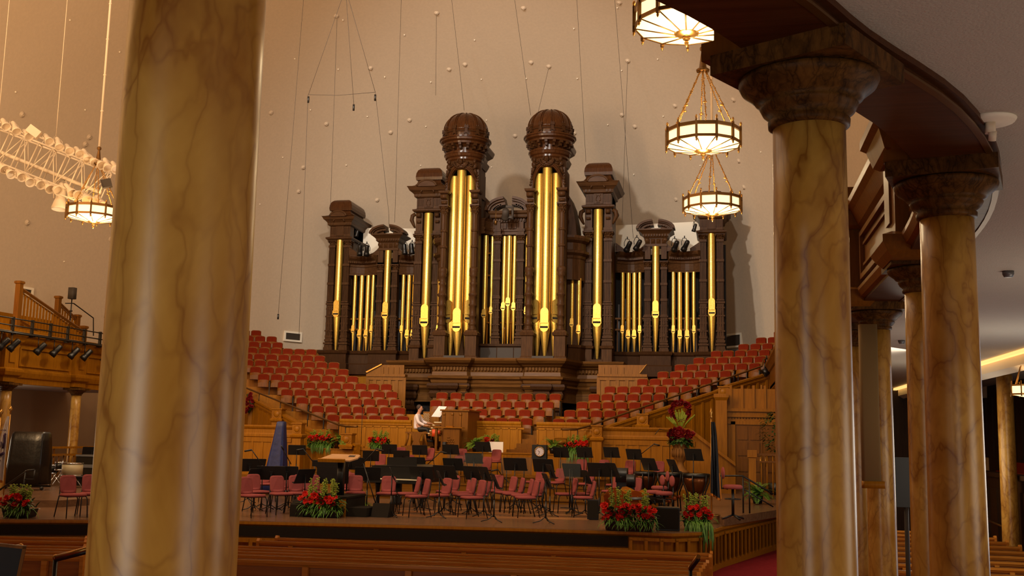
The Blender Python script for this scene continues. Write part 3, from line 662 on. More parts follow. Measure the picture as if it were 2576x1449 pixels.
# ---- towers with curved caps
def cap_tower(dx, Y, z0, zq, zc0, zc1, zfr0, zfr1, ztop, hw, hp, pr, pm, upper=True):
    """z0 pedestal top, zq end of stepped part, zc0-zc1 capital, zfr0-zfr1 frieze, ztop cap top"""
    x = X0+dx; sc = hw/.62
    bd = MB(); bd.b(x-hw*.9, x+hw*.9, Y+.45, Y+2.0, z0-1, zfr1+.3); part('tower_body', bd, M['wal'])
    for q in (-1, 1):
        c_ = MB(); xc = x+q*hp
        lowped(c_, xc, Y, z0, zq, .17*sc)
        fluted(c_, xc, Y, zq+.02, zc0, .15*sc)
        capital(c_, xc, Y+.12, zc0, zc1, .15*sc)
        if upper:
            c_.b(xc-.16, xc+.16, Y-.02, Y+.4, zc1, zfr0); c_.b(xc-.2, xc+.2, Y-.08, Y+.4, zc1+.02, zc1+.14)
            c_.tube([(xc-.1, Y-.1, zfr0-.2), (xc+.1, Y-.1, zfr0-.2)], .1, 8); c_.tube([(xc-.09, Y-.06, zfr0-.5), (xc+.09, Y-.06, zfr0-.5)], .06, 8)
            c_.tube([(xc+q*.2, Y, zfr0-.12), (xc+q*.33, Y, zfr0-.2), (xc+q*.36, Y, zfr0-.4), (xc+q*.27, Y, zfr0-.6), (xc+q*.2, Y, zfr0-.75)], [.09, .1, .1, .07, .04], 8)
        part('tower_pilaster', c_, M['wal'])
    f = MB(); f.sq([(.1, zfr0-.05), (.16, zfr0+.0), (.16, zfr0+.06), (.04, zfr0+.1), (0, zfr0+.12), (0, zfr1)], x, Y+.85, hw*.9, .9)
    yf = Y-.05
    for q in (-1, 1):
        for k in range(5): f.b(x+q*hw*.62-.14+k*.06, x+q*hw*.62-.115+k*.06, yf-.03, yf, zfr0+.25, zfr1-.08)
        f.b(x+q*hw*.3-.02, x+q*hw*.3+.02, yf-.04, yf, zfr0+.15, zfr1)
    hi = zfr1-.05; cen = [(x-.17*sc, zfr0+.15), (x+.17*sc, zfr0+.15), (x+.17*sc, hi)] + [(x+.17*sc*cos(t), hi+.2*sc*sin(t)) for t in [pi*k/8 for k in range(1, 8)]] + [(x-.17*sc, hi)]
    f.ex(cen, yf-.04, yf+.1)
    # lyre
    if upper:
        for q in (-1, 1): f.tube([(x+q*.02, yf-.06, zfr0+.24), (x+q*.1, yf-.06, zfr0+.3), (x+q*.09, yf-.06, zfr0+.42), (x+q*.05, yf-.06, zfr0+.48), (x+q*.1, yf-.06, zfr0+.56)], .015, 5)
        f.b(x-.1, x+.1, yf-.08, yf-.04, zfr0+.5, zfr0+.53); f.b(x-.08, x+.08, yf-.08, yf-.04, zfr0+.2, zfr0+.24)
    part('frieze', f, M['wal'])
    # cornice with segmental rise in the middle
    z = zfr1; zt = z+.46*sc; cor = MB(); W = hw*1.5
    cor.sq([(0, z-.02), (.08*sc, z+.02), (.1*sc, z+.14), (.2*sc, z+.24), (.26*sc, z+.27), (.33*sc, z+.4), (.37*sc, zt)], x, Y+.85, hw*.92, .95)
    for q, (ra, h_, pz) in enumerate(((.30, .30, -.38), (.24, .2, -.3), (.16, .12, -.18))):
        o = [(x-ra*1.6*sc, zt-.02), (x+ra*1.6*sc, zt-.02)] + [(x+ra*1.3*sc*cos(t), zt-.04+ra*.8*sc*sin(t)) for t in [pi*k/10 for k in range(0, 11)]]
        if q == 0: cor.ex([(x+.42*sc*cos(t), zt-.03+.29*sc*sin(t)) for t in [pi*k/12 for k in range(13)]], Y-.5*sc, Y+.3)
        if q == 1: cor.ex([(x+.3*sc*cos(t), zt-.2+.22*sc*sin(t)) for t in [pi*k/12 for k in range(13)]], Y-.4*sc-.1, Y+.1) if False else None
    cor.tube([(x+(.44*sc)*cos(t)*1.0, Y-.48*sc, zt-.02+.27*sc*sin(t)) for t in [pi*k/14 for k in range(15)]], .05, 6)
    cor.tube([(x+(.3*sc)*cos(t), Y-.34*sc, zt-.28*sc+.2*sc*sin(t)) for t in [pi*k/14 for k in range(15)]], .03, 6)
    dentils(cor, x-hw*.98, x-.3*sc, Y-.12*sc, z+.04, z+.15, .11, .09); dentils(cor, x+.3*sc, x+hw*.98, Y-.12*sc, z+.04, z+.15, .11, .09)
    part('tower_cornice', cor, M['walx'])
    c = MB(); zb = zt; H = ztop-zb
    c.sq([(.33*sc, zb), (.24*sc, zb+.04), (.12*sc, zb+.1*H), (.04*sc, zb+.2*H), (.0, zb+.34*H), (.08*sc, zb+.36*H), (.1*sc, zb+.5*H), (.08*sc, zb+.68*H), (.02*sc, zb+.84*H), (-.08*sc, zb+.94*H), (-.22*sc, zb+H)], x, Y+.85, hw*.85, .9)
    part('tower_cap', c, M['dome'])
    st = MB(); zz = zb+.42*H; yy = Y-.12*sc
    W = hw*.8
    for q in (-1, 1):
        st.tube([(x+q*W, yy, zz), (x+q*W*.72, yy, zz), (x+q*W*.72, yy, zz+.08), (x+q*W*.5, yy, zz+.08), (x+q*W*.5, yy, zz), (x+q*W*.36, yy, zz-.04), (x+q*W*.2, yy, zz+.12), (x, yy, zz+.16)], .018, 4)
    part('cap_carving', st, M['wald'])
    pipe(dx, Y+.02, hp-.16*sc-.07 if False else pr, z0-.55 if upper else z0-.02, pm, zfr0-.1 if upper else zc1+.02)
for s_ in (-1, 1):
    cap_tower(s_*3.85, 45.0, 6.5, 8.37, 11.15, 11.55, 12.6, 13.22, 14.65, .62, .43, .205, 7.35)
    pd = MB()
    for q in (-1, 1): pd.sq([(.02, 5.75), (0, 5.8), (0, 6.36), (.06, 6.4), (.08, 6.48), (.0, 6.52)], X0+s_*3.85+q*.43, 45.05, .22, .25)
    pd.b(X0+s_*3.85-.25, X0+s_*3.85+.25, 44.75, 45.4, 5.8, 5.92); part('tower_pedestal', pd, M['wal'])
    cap_tower(s_*8.68, 46.7, 6.4, 8.65, 11.35, 11.66, 11.72, 12.35, 13.65, .56, .37, .165, 7.98, False)
# ---- wings
def halfw(s_):
    def X(d): return X0+s_*d
    Yw = 46.75
    pa = lambda a, b, bow, n=8: [(X(a+(b-a)*k/n), Yw+bow*sin(pi*k/n)) for k in range(n+1)]
    pf = [(0, 9.98), (.04, 9.98), (.04, 10.05), (0, 10.08), (0, 10.38), (.03, 10.4), (.04, 10.5), (.14, 10.56), (.15, 10.66), (.28, 10.76), (.32, 10.84), (.32, 10.9), (.1, 10.93), (-.15, 10.93), (-.15, 9.98)]
    for a, b in ((4.5, 5.72), (6.78, 8.25)):
        P = pa(a, b, .28);  
        if s_ < 0: P = P[::-1]
        cor = MB(); cor.sweep(P, pf)
        for k in range(1, len(P)*2):
            t = k/(len(P)*2)*(len(P)-1); i = min(int(t), len(P)-2); q = Vector(P[i]).lerp(Vector(P[i+1]), t-i); cor.c(q.x, q.y-.15, 10.6, .06, .1, .1)
        part('wing_cornice', cor, M['walx'])
                                   # reversed scrolls beside the pedimented bay and tower
    for a, b in ((5.85, 5.2), (6.65, 7.3)):
        sc = MB(); pts = [(X(a+(b-a)*t), Yw-.1, 10.95+.42*(1-t)**2.2) for t in [k/8 for k in range(9)]]
        sc.loft([[(p[0], p[1], 10.9), (p[0], p[1]+.25, 10.9), (p[0], p[1]+.25, p[2]), (p[0], p[1], p[2])] for p in pts]); sc.ball((X(a), Yw-.12, 11.42), .12, 10, 1, .6, 1); part('wing_scroll', sc, M['walx'])
    for a, b in ((8.2, 7.75), (4.45, 4.85)):
        sc = MB(); sc.ex([(X(a), 10.9), (X(b), 10.9), (X(b), 11.02), (X(a), 11.32)], Yw-.12, Yw+.15); part('wing_scroll', sc, M['walx'])
    for i, dd in enumerate((4.75, 5.0, 5.27, 5.52, 7.0, 7.28, 7.6, 7.9)):
        j = i % 4; big = j in (1, 2); bow = .22 if big else .12
        pipe(s_*dd, Yw+bow, .105 if big else .082, 6.37, 7.25 if not big else 7.02, 10.0, arch=.25)
    xb = X(6.24)
    c_ = MB()
    for q in (-1, 1):
        xc = xb+q*.36; lowped(c_, xc, Yw-.15, 6.4, 8.0, .15); fluted(c_, xc, Yw-.12, 8.0, 10.12, .12); capital(c_, xc, Yw-.02, 10.12, 10.46, .115)
        c_.b(xc-.12, xc+.12, Yw-.15, Yw+.2, 10.46, 11.15)
        for k in (-1, 1): c_.b(xc-.14, xc+.14, Yw-.18, Yw+.2, 10.46, 10.54)
    part('wing_pilaster', c_, M['wal'])
    pipe(s_*6.24, Yw-.12, .16, 6.4, 7.9, 11.12)
    pd = MB(); pd.b(xb-.5, xb+.5, Yw-.18, Yw+.5, 11.12, 11.22); pd.b(xb-.48, xb+.48, Yw-.14, Yw+.5, 11.2, 11.5)
    for k in range(4): 
        px_ = xb-.36+k*.24; pd.loft([[(px_-.1, Yw-.14, 11.24), (px_+.1, Yw-.14, 11.24), (px_+.1, Yw-.14, 11.46), (px_-.1, Yw-.14, 11.46)], [(px_-.01, Yw-.22, 11.34), (px_+.01, Yw-.22, 11.34), (px_+.01, Yw-.22, 11.36), (px_-.01, Yw-.22, 11.36)]])
    pd.sq([(0, 11.5), (.06, 11.56), (.1, 11.68), (.22, 11.78), (.28, 11.82), (.28, 11.88)], xb, Yw+.2, .5, .38)
    dentils(pd, xb-.6, xb+.6, Yw-.22, 11.56, 11.66, .11)
    for q in (-1, 1):                       # broken segmental pediment halves
        T_ = [1.40*k/10 for k in range(11)]
        def band(ao, bo, ai, bi, y0): pd.ex([(xb+q*ao*cos(t), 11.88+bo*sin(t)) for t in T_] + [(xb+q*ai*cos(t), 11.88+bi*sin(t)) for t in T_[::-1]], y0, Yw+.2)
        band(.86, .42, .74, .33, Yw-.55); band(.78, .36, .68, .28, Yw-.46); band(.7, .3, .52, .16, Yw-.34)
        pd.ex([(xb+q*.56, 11.88), (xb+q*.56*cos(.6), 11.88+.2*sin(.6)), (xb+q*.26, 11.88+.15), (xb+q*.2, 11.88)], Yw-.2, Yw+.1)
        for k in range(4): t = .25+k*.27; pd.c(xb+q*.56*cos(t), Yw-.3, 11.88+.2*sin(t), .05, .16, .06)
    part('broken_pediment', pd, M['walx'])
    bs = MB(); Pb = [(X(4.3), 46.45), (X(5.6), 46.7), (X(5.6), 46.3), (X(6.9), 46.3), (X(6.9), 46.7), (X(8.0), 46.6), (X(8.0), 46.25), (X(9.3), 46.25), (X(9.3), 47.5)]
    if s_ < 0: Pb = Pb[::-1]
    bs.sweep(Pb, [(.06, 5.3), (.06, 5.75), (.02, 5.8), (.02, 6.2), (.08, 6.26), (.1, 6.36), (.02, 6.4), (-.3, 6.4), (-.3, 5.3)])
    part('wing_plinth', bs, M['wald'])
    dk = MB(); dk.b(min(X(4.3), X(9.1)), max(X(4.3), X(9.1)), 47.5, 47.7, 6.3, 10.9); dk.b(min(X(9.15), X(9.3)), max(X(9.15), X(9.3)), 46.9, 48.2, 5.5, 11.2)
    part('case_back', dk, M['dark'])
    rl = MB()
    for z in (7.4, 7.9): rl.b(min(X(4.4), X(8.2)), max(X(4.4), X(8.2)), 47.1, 47.16, z, z+.08)
    for k in range(14): xx = X(4.5+k*.27); rl.b(xx-.02, xx+.02, 47.15, 47.2, 6.4, 7.9)
    part('inner_rack', rl, M['oakd'])
    inr = MB()
    for k in range(12): xx = X(4.55+k*.31); inr.cyl(xx, 47.3, 6.4, 8.6+.3*sin(k*2.1), .05, 8)
    part('inner_pipes', inr, M['gry'])
    # low bay between the domed tower and the next one
    lb_ = MB(); P = [(X(3.3), 44.8), (X(3.15), 44.45), (X(2.85), 44.2), (X(2.6), 44.15)]
    if s_ > 0: P = P[::-1]
    lb_.sweep(P, [(0, 9.3), (0, 10.2), (.04, 10.25), (.06, 10.35), (.2, 10.45), (.22, 10.55), (.05, 10.6), (.05, 10.9), (.2, 11.0), (.25, 11.1), (.25, 11.2), (0, 11.25), (-.15, 11.25), (-.15, 9.3)])
    lb_.b(min(X(2.6), X(3.3)), max(X(2.6), X(3.3)), 45.2, 45.3, 5.8, 9.3)
    part('side_bay', lb_, M['wal'])
    pipe(s_*3.1, 44.55, .1, 6.5, 7.0, 9.4, arch=.25); pipe(s_*2.8, 44.6, .09, 6.5, 7.3, 9.4, arch=.25)
    sp = MB(); P = [(X(3.4), 44.9), (X(3.2), 44.4), (X(2.7), 44.1)]
    if s_ > 0: P = P[::-1]
    sp.sweep(P, [(0, 5.7), (0, 6.35), (.05, 6.4), (.05, 6.5), (-.3, 6.5), (-.3, 5.7)]); part('side_plinth', sp, M['wald'])
halfw(-1); halfw(1)
# ---- centre section between the domed towers
Yc = 44.45
cc = MB()
for q in (-1, 1):
    xc = X0+q*.52
    lowped(cc, xc, Yc, 6.52, 8.6, .13); fluted(cc, xc, Yc+.02, 8.6, 11.0, .13); capital(cc, xc, Yc+.12, 11.0, 11.36, .125)
    cc.b(xc-.15, xc+.15, Yc-.05, Yc+.3, 11.36, 11.6); cc.b(xc-.18, xc+.18, Yc-.08, Yc+.3, 11.48, 11.6); cc.b(xc-.12, xc+.12, Yc-.04, Yc+.3, 11.6, 11.9)
part('centre_pilaster', cc, M['wal'])
ce = MB(); ce.b(X0-.4, X0+.4, Yc+.06, Yc+.4, 11.36, 11.9); ce.b(X0-.4, X0+.4, Yc, Yc+.3, 11.5, 11.56)
for k in range(3): ce.b(X0-.3+k*.22, X0-.14+k*.22, Yc, Yc+.2, 11.62, 11.86)
ce.b(X0-.72, X0+.72, Yc-.04, Yc+.4, 11.9, 12.06); dentils(ce, X0-.72, X0+.72, Yc-.04, 11.93, 12.04, .12)
ce.sq([(0, 12.06), (.04, 12.1), (.05, 12.2), (.12, 12.26), (.14, 12.36)], X0, Yc+.2, .78, .38)
for q in (-1, 1):
    T0 = [.04+(1.2)*k/10 for k in range(11)]
    T0 = [1.36*k/12 for k in range(13)]
    def band(ao, bo, ai, bi, y0): ce.ex([(X0+q*ao*cos(t), 12.36+bo*sin(t)) for t in T0] + [(X0+q*ai*cos(t), 12.36+bi*sin(t)) for t in T0[::-1]], y0, Yc+.3)
    band(1.02, .62, .9, .51, Yc-.52); band(.93, .54, .82, .43, Yc-.42); band(.84, .46, .64, .28, Yc-.3)
    for k in range(5):
        t = .2+k*.2; ce.c(X0+q*.66*cos(t), Yc-.2, 12.36+.3*sin(t), .07, .2, .08)
    P = [(X0+q*(.66+.4*sin(pi/2*k/6)), Yc+.1-.0*k-.45*(1-cos(pi/2*k/6))) for k in range(7)]
    if q < 0: P = P[::-1]
    ce.sweep(P, [(0, 11.36), (.05, 11.36), (.06, 11.44), (.0, 11.5), (.05, 11.56), (.06, 11.62), (0, 11.66), (.02, 11.95), (.1, 12.05), (-.2, 12.05), (-.2, 11.36)])
part('centre_pediment', ce, M['walx'])
for dd, r_, zm, yy in ((-.23, .1, 8.02, 0), (0, .112, 8.2, -.08), (.23, .1, 8.02, 0), (-.78, .085, 7.85, .0), (-1.02, .11, 7.68, -.25), (.78, .085, 7.85, 0), (1.02, .11, 7.68, -.25)):
    pipe(dd, Yc+.2+yy, r_, 6.52, zm, 11.32, arch=.22)
cb = MB(); cb.b(X0-1.4, X0+1.4, Yc-.35, Yc+.6, 6.42, 6.52); cb.b(X0-1.4, X0+1.4, Yc-.25, Yc+.6, 5.7, 6.42); part('centre_base', cb, M['wald'])
cb = MB()
for k in range(3): cb.b(X0-1.1+k*.74, X0-.4+k*.74, Yc-.28, Yc-.24, 5.86, 6.36)
part('centre_panel', cb, M['grd'])
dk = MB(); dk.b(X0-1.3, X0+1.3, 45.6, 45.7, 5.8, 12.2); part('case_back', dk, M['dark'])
inr = MB()
for k in range(9): inr.cyl(X0-1.05+k*.27, 45.1, 6.5, 8.2+.4*sin(k*1.7), .05, 8)
for z in (7.5, 9.6, 10.6): inr.b(X0-1.1, X0+1.1, 45.0, 45.05, z, z+.07)
part('inner_pipes', inr, M['cello'])
# ---- base of the organ
Yb = 42.25
def prof_base(z_top, d=0): return [(0-d, 2.0), (0, 2.0), (0, 4.72), (.1, 4.76), (.12, 4.86), (.22, 4.92), (.24, 5.0), (.08, 5.05), (.06, 5.2), (.02, 5.22), (.04, 5.26), (.06, 5.4), (.14, 5.44), (.2, 5.5), (.32, 5.56), (.42, 5.66), (.44, z_top), (-.5, z_top), (-.5, 2.0)]
base = MB()
P = [(X0-4.7, 45.8), (X0-4.7, 44.0), (X0-3.1, 44.0), (X0-2.75, 42.7), (X0-2.65, 42.35), (X0-1.25, 42.35), (X0-1.15, 42.6), (X0+1.15, 42.6), (X0+1.25, 42.35), (X0+2.65, 42.35), (X0+2.75, 42.7), (X0+3.1, 44.0), (X0+4.7, 44.0), (X0+4.7, 45.8)]
base.sweep(P, [(0, 4.0), (0, 4.4), (.06, 4.5), (.16, 4.6), (.05, 4.7), (.1, 4.76), (.12, 4.86), (.22, 4.92), (.24, 5.0), (.08, 5.05), (.05, 5.2), (.02, 5.22), (.04, 5.26), (.06, 5.4), (.14, 5.44), (.2, 5.5), (.32, 5.56), (.42, 5.66), (.44, 5.74), (-.2, 5.78), (-.2, 4.0)])
for x0, x1, y in ((X0-2.6, X0-1.25, 42.31), (X0-1.1, X0+1.1, 42.56), (X0+1.25, X0+2.6, 42.31), (X0-4.6, X0-3.2, 43.96), (X0+3.2, X0+4.6, 43.96)): dentils(base, x0, x1, y, 5.27, 5.4, .13, .08)
base.b(X0-2.9, X0+2.9, 42.5, 46, 5.74, 5.8); base.b(X0-4.9, X0+4.9, 44.0, 47, 5.7, 5.78); base.b(X0-4.6, X0+4.6, 44.9, 45.6, 2, 5.7)
part('organ_base', base, M['walb'])
for q in (-1, 1):
    for xx, yy, hw in ((X0+q*1.95, 42.3, .3), (X0+q*2.55, 42.45, .16), (X0+q*1.4, 42.5, .14), (X0+q*4.15, 43.95, .3)):
        lp = MB(); lowped(lp, xx, yy, 2.6, 4.3, hw*.7); lp.sq([(0, 4.05), (.12, 4.15), (.16, 4.3), (.1, 4.42), (.2, 4.5), (.24, 4.62), (.2, 4.72)], xx, yy+.1, hw*.7, .12)
        lp.sq([(0, 3.6), (.08, 3.66), (.1, 3.74), (0, 3.8)], xx, yy+.05, hw*.8, .1); part('base_pedestal', lp, M['wald'])
gp = MB(); gp.b(X0-1.1, X0+1.1, 42.75, 42.8, 4.2, 4.6); part('base_grille', gp, M['spk'])
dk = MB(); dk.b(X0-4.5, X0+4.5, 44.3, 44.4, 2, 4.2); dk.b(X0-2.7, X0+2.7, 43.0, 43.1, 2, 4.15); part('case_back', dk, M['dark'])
# ================================================================== stage
def stage_edge():
    pts = [onZ(x, y, .85) for x, y in ((-40, 1306), (230, 1307), (605, 1310), (1100, 1322), (1580, 1336), (1690, 1341), (1760, 1338), (1800, 1329), (1815, 1324), (1940, 1297))]
    return [(p.x, p.y) for p in pts]
SE = stage_edge(); SE = [(SE[0][0]-6, SE[0][1]-1.5)] + SE
SE.append((SE[-1][0]+(SE[-1][0]-SE[-2][0])*2.0, SE[-1][1]+(SE[-1][1]-SE[-2][1])*2.0))
LXE, RXE = SE[0], SE[-1]
mb = MB(); mb.ex(SE+[(RXE[0], 39), (LXE[0], 39)], .8, .85, 'z'); struct('floor_stage', mb, M['floor'])
mb = MB(); mb.sweep(SE, [(-.05, 0), (0, 0), (0, .12), (-.02, .15), (-.02, .74), (.0, .76), (.03, .79), (.03, .84), (-.05, .84)]); struct('wall_stage_front', mb, M['oak'])
mb = MB()                                     # recessed panels of the stage front
def along(path, step):
    L = 0; nxt = step/2; out = []
    for a, b in zip(path, path[1:]):
        a = Vector(a[:2]); b = Vector(b[:2]); l = (b-a).length
        while nxt <= L+l: out.append((a.lerp(b, (nxt-L)/l), atan2(b.y-a.y, b.x-a.x))); nxt += step
        L += l
    return out
for p, an in along(SE, .3):
    mb.T = rot(an, (p.x, p.y, 0)); right = p.x > -2.0
    mb.b(-.11, -.03, -.035, .0, .15, .7 if right else .44); mb.b(-.11, -.09, -.035, 0, .12, .74 if right else .5); mb.b(-.11, .19, -.035, 0, .68 if right else .44, .74 if right else .53)
struct('trim_stage_slats', mb, M['oak'])
gb = [p for p in SE if p[0] < -1.9]; gb = [(x, y) for x, y in gb]
mb = MB(); mb.sweep(gb, [(.0, .56), (.045, .56), (.045, .755), (0, .755)]); struct('trim_stage_grille', mb, M['rub'])
# tan boards set in the dark stage floor
mb = MB()
for k in range(3):
    a = onZ(955, 1298-k*10, .855); b = onZ(1480, 1308-k*10, .855); mb.ex([(a.x, a.y), (b.x, b.y), (b.x, b.y+.55), (a.x, a.y+.55)], .851, .858, 'z')
struct('trim_floor_strips', mb, M['mapl'])
# tiers
def tier(x0, x1, y0, y1, z, zb, nm, m='oak'):
    mb = MB(); mb.b(x0, x1, y0, y1, zb, z-.03); mb.b(x0-.02, x1+.02, y0-.03, y1, z-.03, z)
    n = int((x1-x0)/.9)
    if z-zb > .3:
        for k in range(n): mb.b(x0+(k+.15)*(x1-x0)/n, x0+(k+.85)*(x1-x0)/n, y0-.015, y0, zb+.06, z-.1)
    struct(nm, mb, M[m])
tier(-16.6, -1.6, 28.3, 35, .95, .85, 'floor_tier_1', 'oakm'); tier(-16.0, -2.3, 31.2, 35, 1.16, .95, 'floor_tier_2', 'oakm'); tier(-15.2, -3.6, 32.6, 35, 1.37, 1.16, 'floor_tier_3', 'oakm')
tl = onY(750, 1138, 34.2).x; tr = onY(1487, 1140, 34.2).x
tier(tl, tr, 34.2, 38, 2.07, 1.3, 'floor_upper_tier')
mb = MB(); mb.ex([tuple(onZ(x, y, 1.02)[:2]) for x, y in ((1775, 1285), (1822, 1303), (1960, 1282))] + [(4.0, 36), (-1.3, 36)], .85, 1.02, 'z'); struct('floor_side_platform', mb, M['floor'])
# ------------------------------------------------------------------ choir
CC = (X0, 18.0)
def Rk(k): return 19+.85*(k-1)
def Zk(k): return 2.40+.325*(k-1)
def arc_pt(R, th): return (CC[0]+R*sin(th), CC[1]+R*cos(th))      # th=0 straight behind
def projx(x, y, z):
    v = Vector((x, y, z))-CAM; return 1288+FPX*v.dot(_r)/v.dot(_f)
def projy(x, y, z):
    v = Vector((x, y, z))-CAM; return 724.5-FPX*v.dot(_u)/v.dot(_f)
def th_at(R, px, z):
    lo, hi = -1.0, 1.0
    for _ in range(40):
        m_ = (lo+hi)/2; x, y = arc_pt(R, m_)
        if projx(x, y, z) < px: lo = m_
        else: hi = m_
    return lo
WA, WB = (-5.2, 35.0), (1.6, 40.4)                      # flank wall line, right; mirrored on the left
def mir(p): return (2*X0-p[0], p[1])
def behind(p, marg=.5):
    q = p if p[0] > X0 else mir(p)
    d = Vector(WB)-Vector(WA); v = Vector(q)-Vector(WA); return (d.x*v.y-d.y*v.x)/d.length > marg
# the seat
seat0 = None
def make_seat():
    t = thing('theatre_chair', '', 'seat', (0, 0, 0))
    def curved(w, z0, z1, y0, bow, thick, top_r, dz=0):
        mb = MB(); n = 8; rings = []
        for k in range(n+1):
            u = -1+2*k/n; x = u*w/2; yy = y0-bow*u*u; zt = z1-top_r*(abs(u)**5)
            rings.append([(x, yy, z0), (x, yy, zt), (x, yy+thick, zt+0), (x, yy+thick, z0)])
        mb.loft(rings); return mb
    bs_ = obj('back_shell', curved(.455, .30, .86, .03, .03, .03, .05), M['seatw'], t, False)
    obj('back_cushion', curved(.41, .55, .84, -.02, .03, .05, .05), M['seatr'], bs_, False)
    mb = MB(); mb.T = Matrix.Translation((0, -.13, .32)) @ Matrix.Rotation(-.16, 4, 'X'); n = 8; rings = []
    for k in range(n+1):
        u = -1+2*k/n; x = u*.21; zt = .30-.035*abs(u)**4; bow = .03*(1-u*u)
        rings.append([(x, -bow, 0), (x, -bow-.01, zt*.6), (x, -bow+.02, zt), (x, .03, zt), (x, .03, 0)])
    mb.loft(rings); obj('seat', mb, M['seatw'], t, False)
    mb = MB(); mb.rb(.245, -.13, .585, .05, .34, .03, .012); obj('armrest', mb, M['seatw'], t, False)
    mb = MB(); mb.b(.23, .26, -.2, .02, 0, .57); mb.b(.2, .29, -.26, .06, 0, .02); obj('standard', mb, M['blk'], t, False)
    return t
def seat_at(th, k, label, group):
    global seat0
    x, y = arc_pt(Rk(k), th)
    loc = (x, y, Zk(k)); 
    if seat0 is None: seat0 = make_seat(); seat0.location = loc; seat0.rotation_euler = (0, 0, -th); tag(seat0, label, group=group); return seat0
    return dup(seat0, loc, -th, label, group)
L_end = [1013, 1005, 996, 986, 972, 887, 863, 840, 804, 783, 698, 683, 644]
R_end = [1406, 1434, 1465, 1495, 1535, 1617, 1668, 1711, 1758, 1802, 1871, 1915, 1960]
row_span = {}
for side, ends in (('left', L_end), ('right', R_end)):
    for k, px in enumerate(ends, 1):
        sg = -1 if side == 'left' else 1
        th = th_at(Rk(k), px, Zk(k)+.6); t0 = th; n = 0
        while n < 16:
            p = arc_pt(Rk(k), th); pxx = projx(p[0], p[1], Zk(k)+.6)
            if not behind(p) or (side == 'left' and pxx < 590) or (side == 'right' and pxx > 1965): break
            seat_at(th, k, f'red tip-up seat, {ordn(n)} from the organ end, {ordn(k-1)} row up, {side} choir bank', f'choir seats of the {side} bank')
            n += 1; th += sg*.505/Rk(k)
        row_span[(side, k)] = (t0-sg*.3/Rk(k), th)
for k, x0, x1, n in ((1, 1200, 1325, 5), (2, 1176, 1357, 6), (3, 1097, 1379, 9), (4, 1112, 1397, 9)):
    a = th_at(Rk(k), x0, Zk(k)+.7); b = th_at(Rk(k), x1, Zk(k)+.7)
    for i in range(n): seat_at(a+(b-a)*i/(n-1), k, f'red tip-up seat, {ordn(i)} from the left, {ordn(k-1)} row up, centre choir block', 'choir seats of the centre block')
    row_span[('centre', k)] = (a-.35/Rk(k), b+.35/Rk(k))
def sector(mb, R0, R1, t0, t1, z0, z1, n=10):
    if t1 < t0: t0, t1 = t1, t0
    rr = []
    for j in range(n+1):
        t = t0+(t1-t0)*j/n; a = arc_pt(R0, t); b = arc_pt(R1, t); rr.append([(a[0], a[1], z0), (b[0], b[1], z0), (b[0], b[1], z1), (a[0], a[1], z1)])
    mb.loft(rr)
mb = MB()
for (side, k), (t0, t1) in row_span.items():
    sector(mb, Rk(k)-.5, Rk(k)+.36, t0, t1, 2.0, Zk(k))
for k in range(1, 5): sector(mb, Rk(k)-.5, Rk(k)+.36, -.15, .28, 2.0, Zk(k)-.02)
struct('floor_choir_risers', mb, M['oak'])
# choir front wall
def panel_wall(path, z0, z1, nm, m='oak', slots=True, step=.29, capd=.06):
    mb = MB(); mb.sweep(path, [(0, z0), (0, z1-.2), (.03, z1-.18), (.03, z1-.13), (.05, z1-.1), (capd, z1-.06), (capd, z1), (-.14, z1), (-.14, z0)])
    for p, an in along(path, step):
        mb.T = rot(an, (p.x, p.y, 0)); mb.b(-step*.5, -step*.5+.07, -.02, 0, z0+.02, z1-.22)
        mb.b(-step*.5, step*.5, -.02, 0, z1-.27, z1-.21); mb.b(-step*.5, step*.5, -.02, 0, z0, z0+.08)
    mb.T = None
    struct(nm, mb, M[m])
def arcpath(R, pa, pb, z=2.6, n=8):
    a = th_at(R, pa, z); b = th_at(R, pb, z); return [arc_pt(R, a+(b-a)*i/n) for i in range(n+1)]
panel_wall(arcpath(18.25, 853, 1034), 2.07, 3.1, 'wall_choir_front_left'); panel_wall(arcpath(18.25, 1178, 1311), 2.07, 3.12, 'wall_choir_front_centre'); panel_wall(arcpath(18.25, 1350, 1487), 2.07, 3.12, 'wall_choir_front_right')
mb = MB()
xs = onY(1331, 1120, 36).x
for k in range(6): mb.b(xs-.42+.0*k, xs+.3, 35.6+k*.28, 38, 2.07+k*.15-.02, 2.07+(k+1)*.15)
mb.b(xs-.65, xs+.33, 35.3, 36, 2.07, 2.17); struct('floor_choir_steps', mb, M['oakd'])
